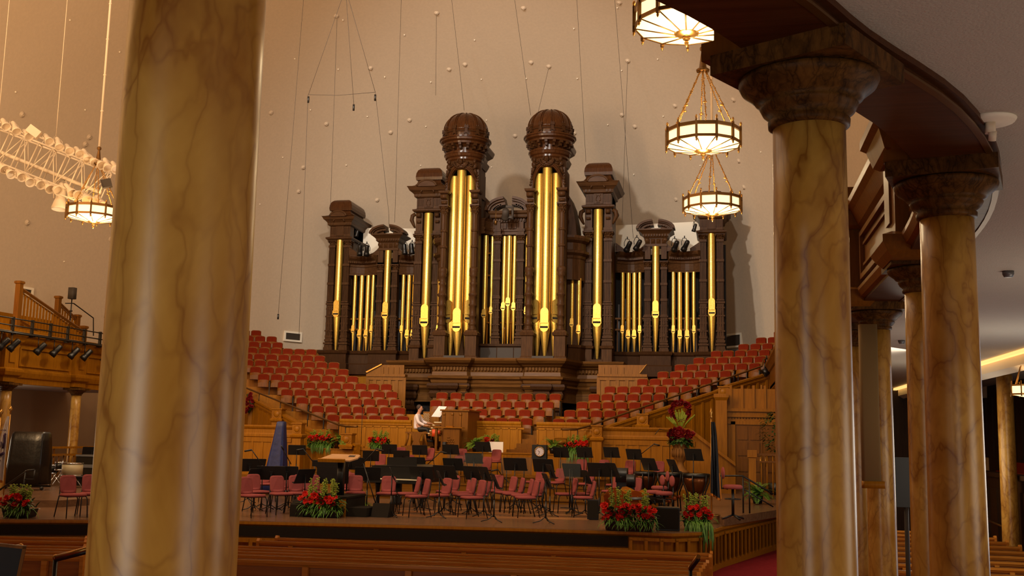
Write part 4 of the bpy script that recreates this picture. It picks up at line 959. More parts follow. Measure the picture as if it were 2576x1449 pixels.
# flank walls rising outwards, newels, hand rails
def vline(px, py, side):
    a, b = (WA, WB) if side == 'right' else (mir(WA), mir(WB)); return onV(px, py, a, b)
def flank(tops, side, zb=.85):
    P = [vline(px, py, side) for px, py in tops]; mb = MB(); nrm = Vector((WB[1]-WA[1], -(WB[0]-WA[0]))).normalized()
    if side == 'left': nrm = Vector((-nrm.x, nrm.y))
    def band(d0, d1, f0, f1):
        mb.loft([[(p.x+nrm.x*d0, p.y+nrm.y*d0, f0(p)), (p.x+nrm.x*d1, p.y+nrm.y*d1, f0(p)), (p.x+nrm.x*d1, p.y+nrm.y*d1, f1(p)), (p.x+nrm.x*d0, p.y+nrm.y*d0, f1(p))] for p in P])
    band(-.1, .0, lambda p: zb, lambda p: p.z-.06); band(-.14, .1, lambda p: p.z-.07, lambda p: p.z); band(0, .06, lambda p: p.z-.2, lambda p: p.z-.07); band(0, .03, lambda p: p.z-.26, lambda p: p.z-.2)
    for q, an in along([(p.x, p.y) for p in P], .42):
        best = min(range(len(P)-1), key=lambda i: abs((Vector(P[i][:2])-q).length+(Vector(P[i+1][:2])-q).length-(Vector(P[i][:2])-Vector(P[i+1][:2])).length))
        a, b = P[best], P[best+1]; t = (q-Vector(a[:2])).length/max(.01, (Vector(b[:2])-Vector(a[:2])).length); z = a.z+(b.z-a.z)*t
        e = Vector((cos(an), sin(an)))
        w0 = q-e*.05; w1 = q+e*.05
        mb.add([(w.x+nrm.x*d, w.y+nrm.y*d, zz) for w in (w0, w1) for d in (0, .035) for zz in (zb, z-.25+(0 if True else 0))], [(0, 1, 3, 2), (4, 6, 7, 5), (2, 3, 7, 6), (0, 4, 5, 1), (1, 5, 7, 3)])
    struct('wall_choir_flank_'+side, mb, M['oak'])
flank([(1418, 1120), (1450, 1112), (1490, 1090), (1537, 1068), (1600, 1048), (1700, 1015), (1800, 983), (1830, 968), (1917, 942), (1990, 915)], 'right')
flank([(900, 1118), (870, 1108), (830, 1100), (780, 1080), (725, 1048), (640, 1003), (600, 985), (520, 945)], 'left')
def newel(p, w, z1, zb, lab):
    t = thing('newel_post', lab, 'newel post', (p.x, p.y, zb), 0)
    mb = MB(); mb.sq([(.03, zb), (.03, zb+.1), (-.01, zb+.14), (-.01, z1-.52), (.05, z1-.46), (.06, z1-.4), (0, z1-.36), (0, z1-.06), (.03, z1-.04), (.03, z1)], p.x, p.y, w, w); obj('post', mb, M['oak'], t)
    mb = MB(); mb.ball((p.x, p.y-w+.0, z1-.21), w*.62, 14, 1, .35, 1); mb.tube([(p.x+w*.8*cos(a), p.y-w, z1-.21+w*.8*sin(a)) for a in [2*pi*k/20 for k in range(21)]], .012, 5); obj('boss', mb, M['oak'], t)
for px, py, side, lab in ((1612, 1041, 'right', 'square oak newel with round boss halfway up the right choir wall'), (1815, 972, 'right', 'square oak newel with round boss highest on the right choir wall'),
                          (709, 1028, 'left', 'square oak newel with round boss halfway up the left choir wall'), (884, 1090, 'left', 'square oak newel at the foot of the left choir rail')):
    p = vline(px, py, side); d = Vector((WB[1]-WA[1], -(WB[0]-WA[0]))).normalized(); p.x += d.x*.12*(1 if side == 'right' else -1); p.y += d.y*.12; newel(p, .19, p.z, .87 if py < 1080 else 2.08, lab)
q = onY(1412, 1100, 34.9); newel(q, .19, q.z, 2.08, 'square oak newel behind the flowers right of the clock')
for side, pts in (('right', [(1413, 1080), (1450, 1080), (1480, 1072), (1917, 921), (1921, 904), (1945, 899)]), ('left', [(899, 1073), (872, 1073), (850, 1068), (622, 977), (560, 950)])):
    P = [vline(a, b, side) for a, b in pts]; t = thing('choir_handrail', f'long sloping brass-toned handrail of the {side} choir stairs', 'handrail', tuple(P[0]))
    mb = MB(); mb.tube(P, .035, 8); obj('rail', mb, M['brz'], t)
    for i, f_ in ((1, .1), (2, .3), (2, .6), (2, .85)):
        a = P[i].lerp(P[i+1], f_); mb = MB(); mb.tube([(a.x, a.y, a.z), (a.x, a.y, a.z-.5)], .015, 6); obj('bracket', mb, M['blk'], t)
# side parapets in front of the flank walls
def parapet(pa, pb, yt, Y, zb, nm, flip=False):
    a = onY(pa, yt, Y); b = onY(pb, yt+(.021*(pb-pa)), Y); z1 = a.z
    mb = MB(); mb.sweep([(a.x, Y), (b.x, Y)], [(0, zb), (0, z1-.42), (.04, z1-.38), (.04, z1-.3), (.02, z1-.26), (.02, z1-.14), (.06, z1-.1), (.09, z1-.05), (.09, z1), (-.25, z1), (-.25, zb)])
    for p, an in along([(a.x, Y), (b.x, Y)], .36):
        mb.b(p.x-.18, p.x-.1, Y-.02, Y, zb, z1-.48)
        mb.b(p.x-.185, p.x+.18, Y-.03, Y, z1-.56, z1-.41)
    struct(nm, mb, M['oak']); return a, b
aR, bR = parapet(1515, 1735, 1073, 33.4, .85, 'wall_parapet_right'); aL, bL = parapet(560, 742, 1067, 33.4, .85, 'wall_parapet_left')
for px, lab in ((1503, 'tall square oak newel at the left end of the right stage parapet'), (752, 'square oak newel with round boss at the right end of the left stage parapet')):
    q = onY(px, 1072 if px > 1000 else 1066, 33.25); newel(q, .16, q.z+.03, .87 if px > 1000 else .87, lab)
mb = MB(); P = [onY(x, y, 33.4) for x, y in ((1735, 1078), (1740, 1084), (1850, 1166), (1850, 1200))]     # sloping stair parapet, right
mb.ex([(P[0].x, P[0].z), (P[2].x, P[2].z), (P[2].x, .9), (P[0].x, .9)], 33.4, 33.55); mb.ex([(P[0].x, P[0].z+.02), (P[2].x, P[2].z+.02), (P[2].x, P[2].z-.08), (P[0].x, P[0].z-.1)], 33.25, 33.6); struct('wall_stair_parapet', mb, M['oak'])
# right end wall with panelled double doors
Yd = 35.2
A = onY(1826, 1027, Yd); B = onY(2010, 1030, Yd); zf = 1.02
mb = MB(); mb.b(A.x, B.x+2, Yd, Yd+.2, zf, 4.3)
mb.b(A.x, B.x, Yd-.12, Yd, A.z-.28, A.z-.2); mb.b(A.x, B.x, Yd-.08, Yd, A.z-.2, A.z-.1); mb.b(A.x, B.x, Yd-.16, Yd, A.z-.1, A.z)
dentils(mb, A.x, B.x, Yd, A.z-.34, A.z-.28, .09, .06); mb.b(A.x, B.x, Yd-.06, Yd, A.z-.5, A.z-.34)
for k in range(8): x = A.x+.12+k*.36; mb.b(x, x+.08, Yd-.05, Yd, A.z, A.z+.75)
struct('wall_stage_right', mb, M['oak'])
dr = thing('double_door', 'panelled oak double door at the right of the stage', 'door', (A.x+1.0, Yd-.05, zf)); tag(dr, kind=None)
x0 = onY(1850, 1100, Yd).x; ztop = A.z-.52
for s_ in range(2):
    xa = x0+s_*.86; mb = MB(); mb.b(xa+.01, xa+.85, Yd-.05, Yd-.01, zf, ztop)
    for i in range(2):
        for j in range(4):
            zz = zf+.12+j*(ztop-zf-.1)/4; mb.b(xa+.08+i*.38, xa+.38+i*.38, Yd-.08, Yd-.05, zz, zz+(ztop-zf)/4-.1)
    d_ = obj('door_leaf', mb, M['oakd'], dr); mb = MB(); mb.rb(xa+(.78 if s_ == 0 else .08), Yd-.1, zf+.95, .05, .03, .3, .02); obj('push_plate', mb, M['brass'], d_)
mb = MB(); mb.b(x0-.14, x0, Yd-.1, Yd, zf, ztop+.1); mb.b(x0-.14, x0+1.9, Yd-.1, Yd, ztop, ztop+.12); obj('door_frame', mb, M['oak'], dr)
mb = MB(); q = onY(1815, 1100, Yd); mb.sq([(.03, .87), (0, 1.2), (0, 3.9), (.06, 4.0), (.06, 4.1), (0, 4.12)], q.x, Yd-.2, .18, .16); struct('trim_door_pilaster', mb, M['oak'])
# stair enclosures beside the organ
for side, sgn, px in (('left', 1, (926, 1018)), ('right', -1, (1506, 1625))):
    a = onY(px[0], 941, 41.7); b = onY(px[1], 941, 41.7)
    mb = MB(); z1 = a.z; mb.b(a.x, b.x, 41.7, 41.9, 2.2, z1-.1); mb.b(a.x-.05, b.x+.05, 41.6, 41.95, z1-.1, z1)
    n = 5
    for k in range(n+1): x = a.x+(b.x-a.x)*k/n; mb.b(x-.07, x+.07, 41.66, 41.7, 2.2, z1-.12)
    mb.b(a.x, b.x, 41.65, 41.7, z1-.24, z1-.1)
    c = onY(px[0], 938, 42.6); d = onY(px[1], 938, 42.6); zz = onY(px[0], 918, 42.6).z; w = d.x-c.x
    if side == 'left': poly = [(c.x, c.z-.3), (d.x, c.z-.3), (d.x, zz), (c.x+w*.4, zz), (c.x, c.z)]
    else: poly = [(c.x, c.z-.3), (d.x-.2, c.z-.3), (d.x-.2, c.z), (d.x, zz), (c.x, zz)]
    mb.ex(poly, 42.5, 42.6)
    for k in range(4): x = c.x+w*(.42+.14*k if side == 'left' else .1+.14*k); mb.b(x, x+.05, 42.46, 42.5, c.z-.2, zz-.1)
    struct('wall_stair_'+side, mb, M['oakd'])
    mb = MB()
    if side == 'left': mb.ex([(c.x, c.z), (c.x+w*.4, zz), (c.x+w*.4, zz+.05), (c.x-.05, c.z+.04)], 42.42, 42.7)
    else: mb.ex([(d.x-.25, c.z), (d.x, zz), (d.x+.05, zz+.04), (d.x-.22, c.z)], 42.42, 42.7)
    single('sloped_handrail', mb, M['brass'], f'sloping polished rail cap on the {side} stair enclosure beside the organ', 'handrail')
mb = MB(); mb.b(X0-10.6, X0-4.6, 46.8, 47.0, 1.5, 5.45); mb.b(X0+4.6, X0+9.6, 46.8, 47.0, 1.5, 5.45); mb.b(X0-4.9, X0-3, 44.6, 44.8, 1.5, 5.7); mb.b(X0+3, X0+4.9, 44.6, 44.8, 1.5, 5.7); struct('wall_below_organ', mb, M['oak'])
# low balustrade walls at the top of the choir
a = onY(640, 873, 47.6); b = onY(806, 880, 47.6)
mb = MB(); mb.b(a.x-6, b.x, 47.6, 47.7, 4, b.z-.1); mb.b(a.x-6, b.x, 47.52, 47.75, b.z-.1, b.z)
for k in range(24): x = b.x-.2-k*.32; mb.b(x-.03, x+.03, 47.55, 47.6, 5, b.z-.1)
struct('wall_choir_top_left', mb, M['oakd'])
a = onY(1830, 885, 47.3); mb = MB(); mb.b(a.x, a.x+7, 47.3, 47.4, 4, a.z+.1); struct('wall_choir_top_right', mb, M['dark'])
# ------------------------------------------------------------------ pews
pew_rows = [(1371, 696, 1789, 0), (1380, 650, 1786, 0), (1395, 500, 1779, 0), (1402, 480, 1773, 0), (1409, 450, 1769, 0), (1417, 430, 1762, 0), (1428, 420, 1757, 1)]
def pew(xa, xb, ya, yb, zf, zt, label, grp, big=False):
    L = hypot(xb-xa, yb-ya); an = atan2(yb-ya, xb-xa)
    t = thing('pew', label, 'pew', (xa, ya, zf), an, grp)
    H = zt-zf
    mb = MB(); mb.loft([[(x, y, z) for y, z in ((0, H), (.05, H), (.05, H-.05), (.03, H-.07), (-.0, H-.07), (-.02, H-.03))] for x in (0, L)]); mb.b(0, L, -.03, .07, H-.035, H); obj('top_rail', mb, M['pew'], t, False)
    mb = MB(); mb.ex([(.02, H-.06), (.05, H-.06), (.16, .12), (.13, .12)], 0, 0, 'x') if False else mb.loft([[(x, y, z) for y, z in ((-.0, .1), (.025, H-.05), (.05, H-.05), (.03, .1))] for x in (.02, L-.02)]); obj('backrest', mb, M['pewd'], t, False)
    mb = MB(); mb.b(.02, L-.02, .03, .42, .38, .42); obj('seat', mb, M['pew'], t, False)
    n = max(2, int(L/1.25))
    for k in range(n):
        x = .06+(L-.12)*(k+.35)/n; mb = MB(); mb.b(x-.035, x+.035, -.05, .01, .0, H-.06); obj('support', mb, M['pew'], t, False)
    for x in (0, L):
        mb = MB(); mb.loft([[(xx, y, z) for y, z in ((-.03, 0), (.46, 0), (.46, .55), (.38, .62), (.15, .64), (.07, H+.03), (.0, H+.04), (-.04, H)) ] for xx in (x-.02, x+.025)]); obj('end_panel', mb, M['pew'], t, False)
    return t
nm = ['nearest the stage', 'second from the stage', 'third from the stage', 'fourth from the stage', 'fifth from the stage', 'second nearest the camera', 'nearest the camera']
slope = .036
for i, (y0, xl, xr, b) in enumerate(pew_rows):
    zt = .82+.30*i/6
    A = onZ(xl, y0+(xl-1200)*slope, zt); B = onZ(xr, y0+(xr-1200)*slope, zt)
    pew(A.x, B.x, A.y, B.y, zt-.86 if zt > .86 else 0, zt, 'long curved oak pew of the centre block, '+nm[i], 'pews of the centre block')
mb = MB(); q = onZ(1100, 1449, .25); mb.ex([(-16, 16.4), (-.5, 17.6), (3.2, 17), (3.2, 6), (-16, 6)], 0, .0+.24, 'z') if False else None
for i, (yy) in enumerate((1352, 1361, 1374, 1381, 1388, 1397)):
    zt = .82+.30*i/6; A = onZ(-60, yy-4, zt); B = onZ(218+i*-2, yy+2, zt)
    pew(A.x, B.x, A.y, B.y, 0, zt, 'oak pew left of the big column, '+['nearest the stage', 'second from the stage', 'third from the stage', 'fourth from the stage', 'fifth from the stage', 'nearest the camera'][i], 'pews of the left block')
for i in range(9):
    Y = 24.5-i*.95; z = .62
    pew(2.1, 5.35, Y, Y, 0, .78, 'oak pew under the right gallery, '+('farthest row' if i == 0 else 'nearest row' if i == 8 else ordn(i)+' row from the back'), 'pews under the right gallery')
# pew hand rails
def aisle_rail(pts, label, d):
    P = [onD(x, y, d*(1+.02*i)) for i, (x, y) in enumerate(pts)]
    t = thing('aisle_handrail', label, 'handrail', tuple(P[0])); mb = MB(); mb.tube(P[:2], .02, 8); mb.ball(P[1], .024, 8); obj('grip', mb, M['brass'], t)
    return t, P
for pts, dd, lab in ((((-30, 1388), (52, 1374), (42, 1449)), 8.5, 'dark aisle handrail with brass grip in the bottom left corner'), (((222, 1381), (140, 1402), (140, 1449)), 8.0, 'dark aisle handrail with brass grip just left of the big column'), (((1757, 1400), (1737, 1428), (1738, 1449)), 9.0, 'black aisle handrail with brass end beside the centre pews')):
    t, P = aisle_rail(pts[:2], lab, dd); e = P[1]
    mb = MB(); mb.tube([e, (e.x, e.y, .1)], .018, 6); g = P[0].lerp(P[1], .2); mb.tube([(e.x, e.y, e.z-.3), (P[0].x, P[0].y, P[0].z-.3)], .012, 6); mb.tube([P[0]-Vector((0, 0, .02)), P[1]-Vector((0, 0, .02))], .018, 6); obj('post', mb, M['blk'], t)
q = onD(5, 1430, 7.0); mb = MB(); mb.T = Matrix.Translation(q) @ Matrix.Rotation(.5, 4, 'Z') @ Matrix.Rotation(.12, 4, 'Y'); mb.b(-.12, .12, -.01, .01, -.5, .16); tt = thing('standing_sign', 'dark framed sign cut off at the bottom left corner', 'sign', tuple(q)); obj('board', mb, M['blkm'], tt)
mb.__init__(); mb.T = Matrix.Translation(q) @ Matrix.Rotation(.5, 4, 'Z') @ Matrix.Rotation(.12, 4, 'Y')
for a in ((-.12, .12, .14, .16), (.1, .12, -.5, .16), (-.12, -.1, -.5, .16)): mb.b(a[0], a[1], -.016, .016, a[2], a[3])
obj('frame', mb, M['oakd'], tt)
# ================================================================== orchestra furniture
POD = onZ(900, 1325, .85)
def face(x, y, tx=None, ty=None):
    vx, vy = (POD.x if tx is None else tx)-x, (POD.y if ty is None else ty)-y; return atan2(vx, -vy)
chair0 = None
def make_chair():
    t = thing('orchestra_chair', '', 'chair')
    mb = MB(); n = 10; rings = []
    for k in range(5):
        s_ = k/4; z = (.435, .445, .47, .485, .488)[k]; e = (.0, .012, .014, .0, -.03)[k]
        rings.append([( (.225+e)*c1*(1-.06*(1 if s1 > 0 else 0)), .0+(.215+e)*s1, z) for c1, s1 in [(math.copysign(abs(cos(a))**.45, cos(a)), math.copysign(abs(sin(a))**.45, sin(a))) for a in [2*pi*j/24 for j in range(24)]]])
    mb.loft(rings, True, True); obj('seat', mb, M['chairf'], t, False)
    mb = MB(); rings = []
    for k in range(5):
        d = (-.028, -.02, 0, .018, .024)[k]; e = (-.03, 0, .006, .0, -.02)[k]
        rings.append([((.17+e)*c1, .245+d+.19*(.19*s1)+.02*(1-c1*c1)*-1, .665+(.188+e)*s1) for c1, s1 in [(math.copysign(abs(cos(a))**.38, cos(a)), math.copysign(abs(sin(a))**.38, sin(a))) for a in [2*pi*j/24 for j in range(24)]]])
    mb.loft(rings, True, True); obj('backrest', mb, M['chairf'], t, False)
    for s_ in (-1, 1):
        mb = MB(); mb.tube([(s_*.2, -.18, .43), (s_*.215, -.21, .38), (s_*.225, -.24, 0)], .012, 6); obj('leg', mb, M['blk'], t, False)
        mb = MB(); mb.tube([(s_*.14, .305, .81), (s_*.15, .28, .6), (s_*.18, .225, .45), (s_*.215, .2, .35), (s_*.225, .3, 0)], .012, 6); obj('leg', mb, M['blk'], t, False)
    mb = MB(); mb.tube([(-.14, .305, .81), (0, .31, .815), (.14, .305, .81)], .012, 6); mb.tube([(-.2, -.17, .43), (.2, -.17, .43)], .01, 5); mb.tube([(-.2, .2, .43), (.2, .2, .43)], .01, 5)
    for s_ in (-1, 1): mb.tube([(s_*.2, -.18, .43), (s_*.21, .2, .43)], .01, 5)
    obj('frame', mb, M['blk'], t, False)
    return t
def chair(px, ytop, zf, label, rz=None, grp='rose orchestra chairs on the stage'):
    global chair0
    p = onZ(px, ytop, zf+.80); r = face(p.x, p.y) if rz is None else radians(rz); loc = (p.x+.27*sin(r), p.y-.27*cos(r), zf)
    if chair0 is None: chair0 = make_chair(); chair0.location = loc; chair0.rotation_euler = (0, 0, r); chair0.scale = (.95,)*3; tag(chair0, label, group=grp); return chair0
    return dup(chair0, loc, r, label, grp)
def chairY(px, Y, zf, label, rz=None):
    global chair0
    p = onY(px, 1200, Y); r = face(p.x, p.y) if rz is None else radians(rz)
    return dup(chair0, (p.x+.28*sin(r), Y-.28*cos(r), zf), r, label, 'rose orchestra chairs on the stage')
P1 = 'rose fabric orchestra chair, '
for a in [(617, 1201, .85, P1+'half hidden by the right edge of the big column, front line'), (637, 1194, .85, P1+'just behind the one at the big column edge'), (664, 1180, .85, P1+'third row back beside the first boom microphone'),
          (696, 1198, .85, P1+'facing half left, left of the front flower basket'), (708, 1191, .85, P1+'behind the two music stands under the blue cover'), (744, 1197, .85, P1+'with only its seat seen past the two dark stands'),
          (765, 1187, .85, P1+'behind the tilted stand above the front flower basket'), (757, 1194, .85, P1+'left of the tilted stand above the front flower basket'), (786, 1196, .85, P1+'right behind the front flower basket'),
          (869, 1187, .85, P1+'rearmost of the three right of the conductor desk'), (879, 1191, .85, P1+'middle one of the three right of the conductor desk'), (895, 1197, .85, P1+'nearest of the three right of the conductor desk'),
          (979, 1199, .85, P1+'in front of the black grand piano, left of a tilted stand')]: chair(*a)
for px, y, rz, lb in [(1056, 1201, -62, 'right of the piano keys, seen half from the side'), (1078, 1206, -55, 'front line, first turned to show its back, left of a stand'), (1148, 1197, -38, 'its back between two stands, facing left, left of centre'),
          (1189, 1200, -45, 'second of the overlapping centre row facing left'), (1194, 1204, -60, 'just behind the darker chair at front centre'), (1216, 1209, -50, 'dark-backed, alone at front centre by a stand'), (1234, 1204, -72, 'nearly edge-on at the right of the front centre chair'),
          (1256, 1196, -30, 'partly behind the edge-on chair right of centre'), (1295, 1200, -52, 'rearmost of the line below the clock'), (1317, 1203, -66, 'second of the line below the clock, seen edge-on'),
          (1340, 1206, -68, 'third of the line below the clock, seen edge-on'), (1352, 1210, -64, 'darker back, nearest the stage edge below the clock'), (1368, 1205, -70, 'edge-on at the right end of the line below the clock'),
          (1449, 1204, -66, 'alone below the stand right of the clock'), (1488, 1204, -74, 'rear one of the pair beside the small black speaker'), (1497, 1211, -76, 'front one of the pair beside the small black speaker'),
          (1557, 1199, -35, 'behind the lying double basses, its back to the right'), (1603, 1203, -32, 'right of the lying double basses'), (1128, 1204, -40, 'hidden but for its seat behind the tilted centre stand')]:
    chair(px, y, .85, P1+lb, rz)
for px, y, zf, rz, lb in [(1084, 1124, 1.5, -30, 'top tier, left of the tall lectern'), (1163, 1126, 1.5, -14, 'top tier, right of the small lectern'), (1249, 1128, 1.5, -8, 'top tier, in front of the white board'), (1006, 1122, 1.5, 15, 'top tier, left below the organ bench'),
          (1028, 1145, 1.22, 10, 'second tier, below the organ bench'), (1155, 1147, 1.22, -14, 'second tier, left of the shield with a window reflection'), (1226, 1148, 1.22, -18, 'second tier, right of the shield with a window reflection'), (956, 1144, 1.22, 14, 'second tier, behind the wide pair of stands'),
          (1464, 1151, 1.22, -10, 'second tier, below the right flower box'), (1521, 1151, 1.22, -15, 'second tier, first along the right parapet'), (1587, 1152, 1.22, -15, 'second tier, second along the right parapet'), (1660, 1156, 1.22, -20, 'second tier, left of the large urn'),
          (1412, 1180, .85, -28, 'with a back seen under the plexiglass shield right of the clock'), (1487, 1180, .85, -36, 'behind the dark stand right of the shield'), (1560, 1182, .85, -20, 'below the second stand from the right parapet newel'), (1362, 1187, .85, -40, 'behind the paired stands under the clock')]:
    if zf == .85 and px != 1716: zf = .951
    zf = {1.5: 1.371, 1.22: 1.161}.get(zf, zf); YY = {1.371: 33.3, 1.161: 32.0, .951: 29.2, .85: 27.4}[zf]
    if zf == .951 and px > 1480: YY = 28.9
    chairY(px, YY, zf, P1+lb, rz)
for px, y, rz, lb in [(171, 1197, 60, 'alone left of the big column in front of the drum kit'), (229, 1195, 40, 'cut off by the left edge of the big column')]:
    chair(px, y, .85, P1+lb, rz)
# tall bass stools
st0 = None
def stool(px, ytop, H, zf, rz, label, foot=False):
    global st0
    Ys = foot or 25.2; p = onY(px, ytop, Ys); H = p.z-zf
    t = thing('bass_stool', label, 'stool', (p.x, p.y, zf), radians(rz), 'tall rose bass stools')
    mb = MB(); mb.lathe([(.001, H-.42), (.18, H-.42), (.2, H-.4), (.2, H-.36), (.16, H-.335), (.001, H-.33)], 0, 0, 20); obj('seat', mb, M['chairf'], t, False)
    mb = MB(); mb.ball((0, .2, H-.1), .12, 14, 1.05, .3, 1.05); obj('backrest', mb, M['chairf'], t, False)
    mb = MB(); mb.tube([(0, .1, H-.43), (0, .23, H-.4), (0, .23, H-.1)], .014, 6); mb.cyl(0, 0, .08, H-.42, .03, 10); obj('stem', mb, M['blk'], t, False)
    mb = MB()
    for k in range(4): a = k*pi/2+.4; mb.tube([(0, 0, .1), (.26*cos(a), .26*sin(a), .02)], .02, 6)
    mb.tube([(.16*cos(a), .16*sin(a), .42) for a in [2*pi*k/16 for k in range(17)]], .012, 6); mb.tube([(-.16, 0, .42), (.16, 0, .42)], .01, 5); mb.tube([(0, 0, .08), (0, 0, .43)], .02, 6); obj('base', mb, M['blk'], t, False)
    return t
stool(1647, 1197, 1.15, .85, -60, 'tall round-backed rose stool, left one of the close pair behind the flowers', foot=25.4); stool(1671, 1199, 1.12, .85, -60, 'tall round-backed rose stool, right one of the close pair behind the flowers', foot=24.8); stool(1659, 1187, 1.3, .85, -70, 'tall round-backed rose stool, rear one rising above the close pair', foot=26.1)
stool(1843, 1178, 1.2, 1.02, 100, 'rose stool with narrow back beside the black stair rail on the right', foot=22.6)
# ------------------------------------------------------------------ music stands
ms0 = None
def make_stand():
    t = thing('music_stand', '', 'music stand')
    mb = MB(); mb.T = Matrix.Rotation(.42, 4, 'X')
    mb.rb(0, 0, .0, .5, .008, .34, .02, 'y'); mb.b(-.25, .25, 0, .05, -.17, -.165); mb.b(-.25, .25, .048, .052, -.17, -.155); mb.b(-.03, .03, -.02, -.004, -.12, .04)
    obj('desk', mb, M['blkm'], t, False)
    mb = MB(); mb.cyl(0, -.015, 0, 1, .013, 8); obj('pole', mb, M['blk'], t, False)
    mb = MB(); mb.cyl(0, -.015, .1, .45, .018, 8)
    for k in range(3): a = k*2*pi/3+.5; mb.tube([(0, -.015, .14), (.12*cos(a), .12*sin(a)-.015, .05), (.27*cos(a), .27*sin(a)-.015, .012)], .011, 5)
    obj('tripod', mb, M['blk'], t, False)
    return t
def mstand(px, py, Y, zf, label, rz=None, wide=1.0, tilt=0):
    global ms0
    if zf == 1.0: zf = 1.16; Y += 3.1
    elif zf == 1.22: zf = 1.37; Y += 3.1
    p = onY(px, py, Y); r = face(p.x, p.y) if rz is None else radians(rz)
    g = 'black music stands on the stage'
    if ms0 is None: ms0 = t = make_stand(); tag(t, label, group=g)
    else: t = dup(ms0, (0, 0, 0), 0, label, g)
    t.location = (p.x, Y, zf); t.rotation_euler = (0, 0, r)
    for c in t.children:
        if c.name.startswith('desk'): c.location.z = p.z-zf; c.scale.x = wide; c.rotation_euler.x = tilt
        if c.name.startswith('pole'): c.location.z = .3; c.scale.z = p.z-zf-.3
    return t
B = 'black music stand '
for a in [(628, 1170, 24.6, .85, B+'with papers behind the big column edge', None, 1.6), (641, 1196, 22.6, .85, B+'tilted sideways beside the first rose chair', 75), (683, 1190, 22.8, .85, B+'wide, left one below the blue cover', 10, 1.3), (722, 1190, 23.0, .85, B+'right one below the blue cover', 8, 1.1),
          (747, 1132, 28.6, 1.0, B+'high against the wall right of the blue cover', 20, 1.1), (767, 1198, 22.2, .85, B+'tilted sideways above the front flower basket', 70, 1.1), (933, 1147, 27.8, 1.0, B+'large one below the second flower box'), (979, 1130, 29.9, 1.22, B+'right of the second flower box'),
          (1010, 1146, 28.4, 1.0, B+'left below the organ bench'), (1056, 1132, 30.0, 1.22, B+'right below the organ bench', 5), (1134, 1131, 29.9, 1.22, B+'right of the small lectern', -5, 1.1), (1215, 1124, 29.9, 1.22, B+'beside the white board, on the top tier', -15, 1.1),
          (925, 1192, 24.0, .85, B+'wide, between the conductor desk and the piano', 20, 1.2), (988, 1194, 22.2, .85, B+'tilted edge-on in front of the piano', -70), (1060, 1190, 24.5, .85, B+'dark one right of the piano lid', -10, 1.2), (1108, 1203, 22.4, .85, B+'tilted edge-on right of the front left chair', -68),
          (1120, 1188, 23.8, .85, B+'broad, behind the edge-on one left of centre', -25, 1.3), (1187, 1190, 24.0, .85, B+'broad, just left of centre', -30), (1220, 1192, 23.2, .85, B+'turned, left of the front centre stand', -50, .9), (1246, 1211, 21.9, .85, B+'edge-on at front centre with a clear tripod', -68),
          (1367, 1171, 25.2, .85, B+'directly below the clock, with white papers on top', -12, 1.05), (1411, 1138, 28.9, 1.0, B+'first right of the clock against the flowers', -12), (1470, 1138, 28.7, 1.0, B+'second right of the clock below the flowers', -12), (1538, 1138, 28.5, 1.0, B+'against the right parapet, third from the clock', -18),
          (1595, 1143, 28.3, 1.0, B+'against the right parapet by the boom microphone', -22), (1633, 1168, 27.0, .85, B+'steeply turned, left of the kettledrums', -45, 1.1), (1693, 1172, 26.2, .85, B+'edge-on in front of the urn', -66, 1.1), (1745, 1144, 28.4, 1.02, B+'flat-tilted, right of the urn', -25, 1.0),
          (1508, 1182, 24.0, .85, B+'broad dark one left of the small black stage box', -8, 1.1), (1541, 1182, 23.8, .85, B+'edge-on, touching the broad dark one', -60, 1.1), (1376, 1210, 22.0, .85, B+'edge-on, nearest the stage edge below the clock', -68), (1386, 1186, 24.0, .85, B+'narrow, behind the edge-on one below the clock', -62, .8),
          (1440, 1183, 25.0, .85, B+'behind the clear shield right of the clock', -20), (1296, 1168, 26.0, .85, B+'pair behind the clear shields left of the clock', -8, 1.2), (1475, 1200, 24.5, .85, B+'narrow, leaning behind the rear chair of the pair', -60, .8), (1046, 1165, 27.2, .85, B+'low one behind the piano', -5, 1.1),
          (1192, 1153, 28.3, 1.0, B+'behind the shield with the window reflection', -8, 1.1), (1140, 1168, 26.6, .85, B+'behind the left clear shield', -8, 1.1), (231, 1137, 26.4, 1.0, B+'beside the drum cases left of the big column', 40, 1.1), (878, 1166, 26.0, .85, B+'low and wide behind the conductor desk', 0, 1.7)]:
    mstand(*a)
# ------------------------------------------------------------------ clear shields
def shield(px, py, Y, w, h, label):
    p = onY(px, py, Y); t = thing('acoustic_shield', label, 'shield', (p.x, Y, 1.0), 0, 'clear acoustic shields')
    mb = MB(); mb.b(-w/2, w/2, -.004, .004, p.z-1.0-h/2, p.z-1.0+h/2); obj('panel', mb, M['shield'], t, False)
    mb = MB(); mb.cyl(0, .03, 0, p.z-1.0, .012, 6); mb.b(-.2, .2, -.05, .1, 0, .015); obj('stand', mb, M['blk'], t, False)
shield(1148, 1165, 26.9, .5, .42, 'clear plastic shield, leftmost of the row behind the piano'); shield(1192, 1162, 26.6, .5, .42, 'clear plastic shield with a pale window reflection'); shield(1274, 1172, 26.4, .28, .4, 'narrow clear plastic shield left of the paired stands'); shield(1318, 1172, 26.3, .42, .42, 'clear plastic shield right of the paired stands'); shield(1433, 1180, 24.6, .5, .42, 'clear plastic shield right of the clock')
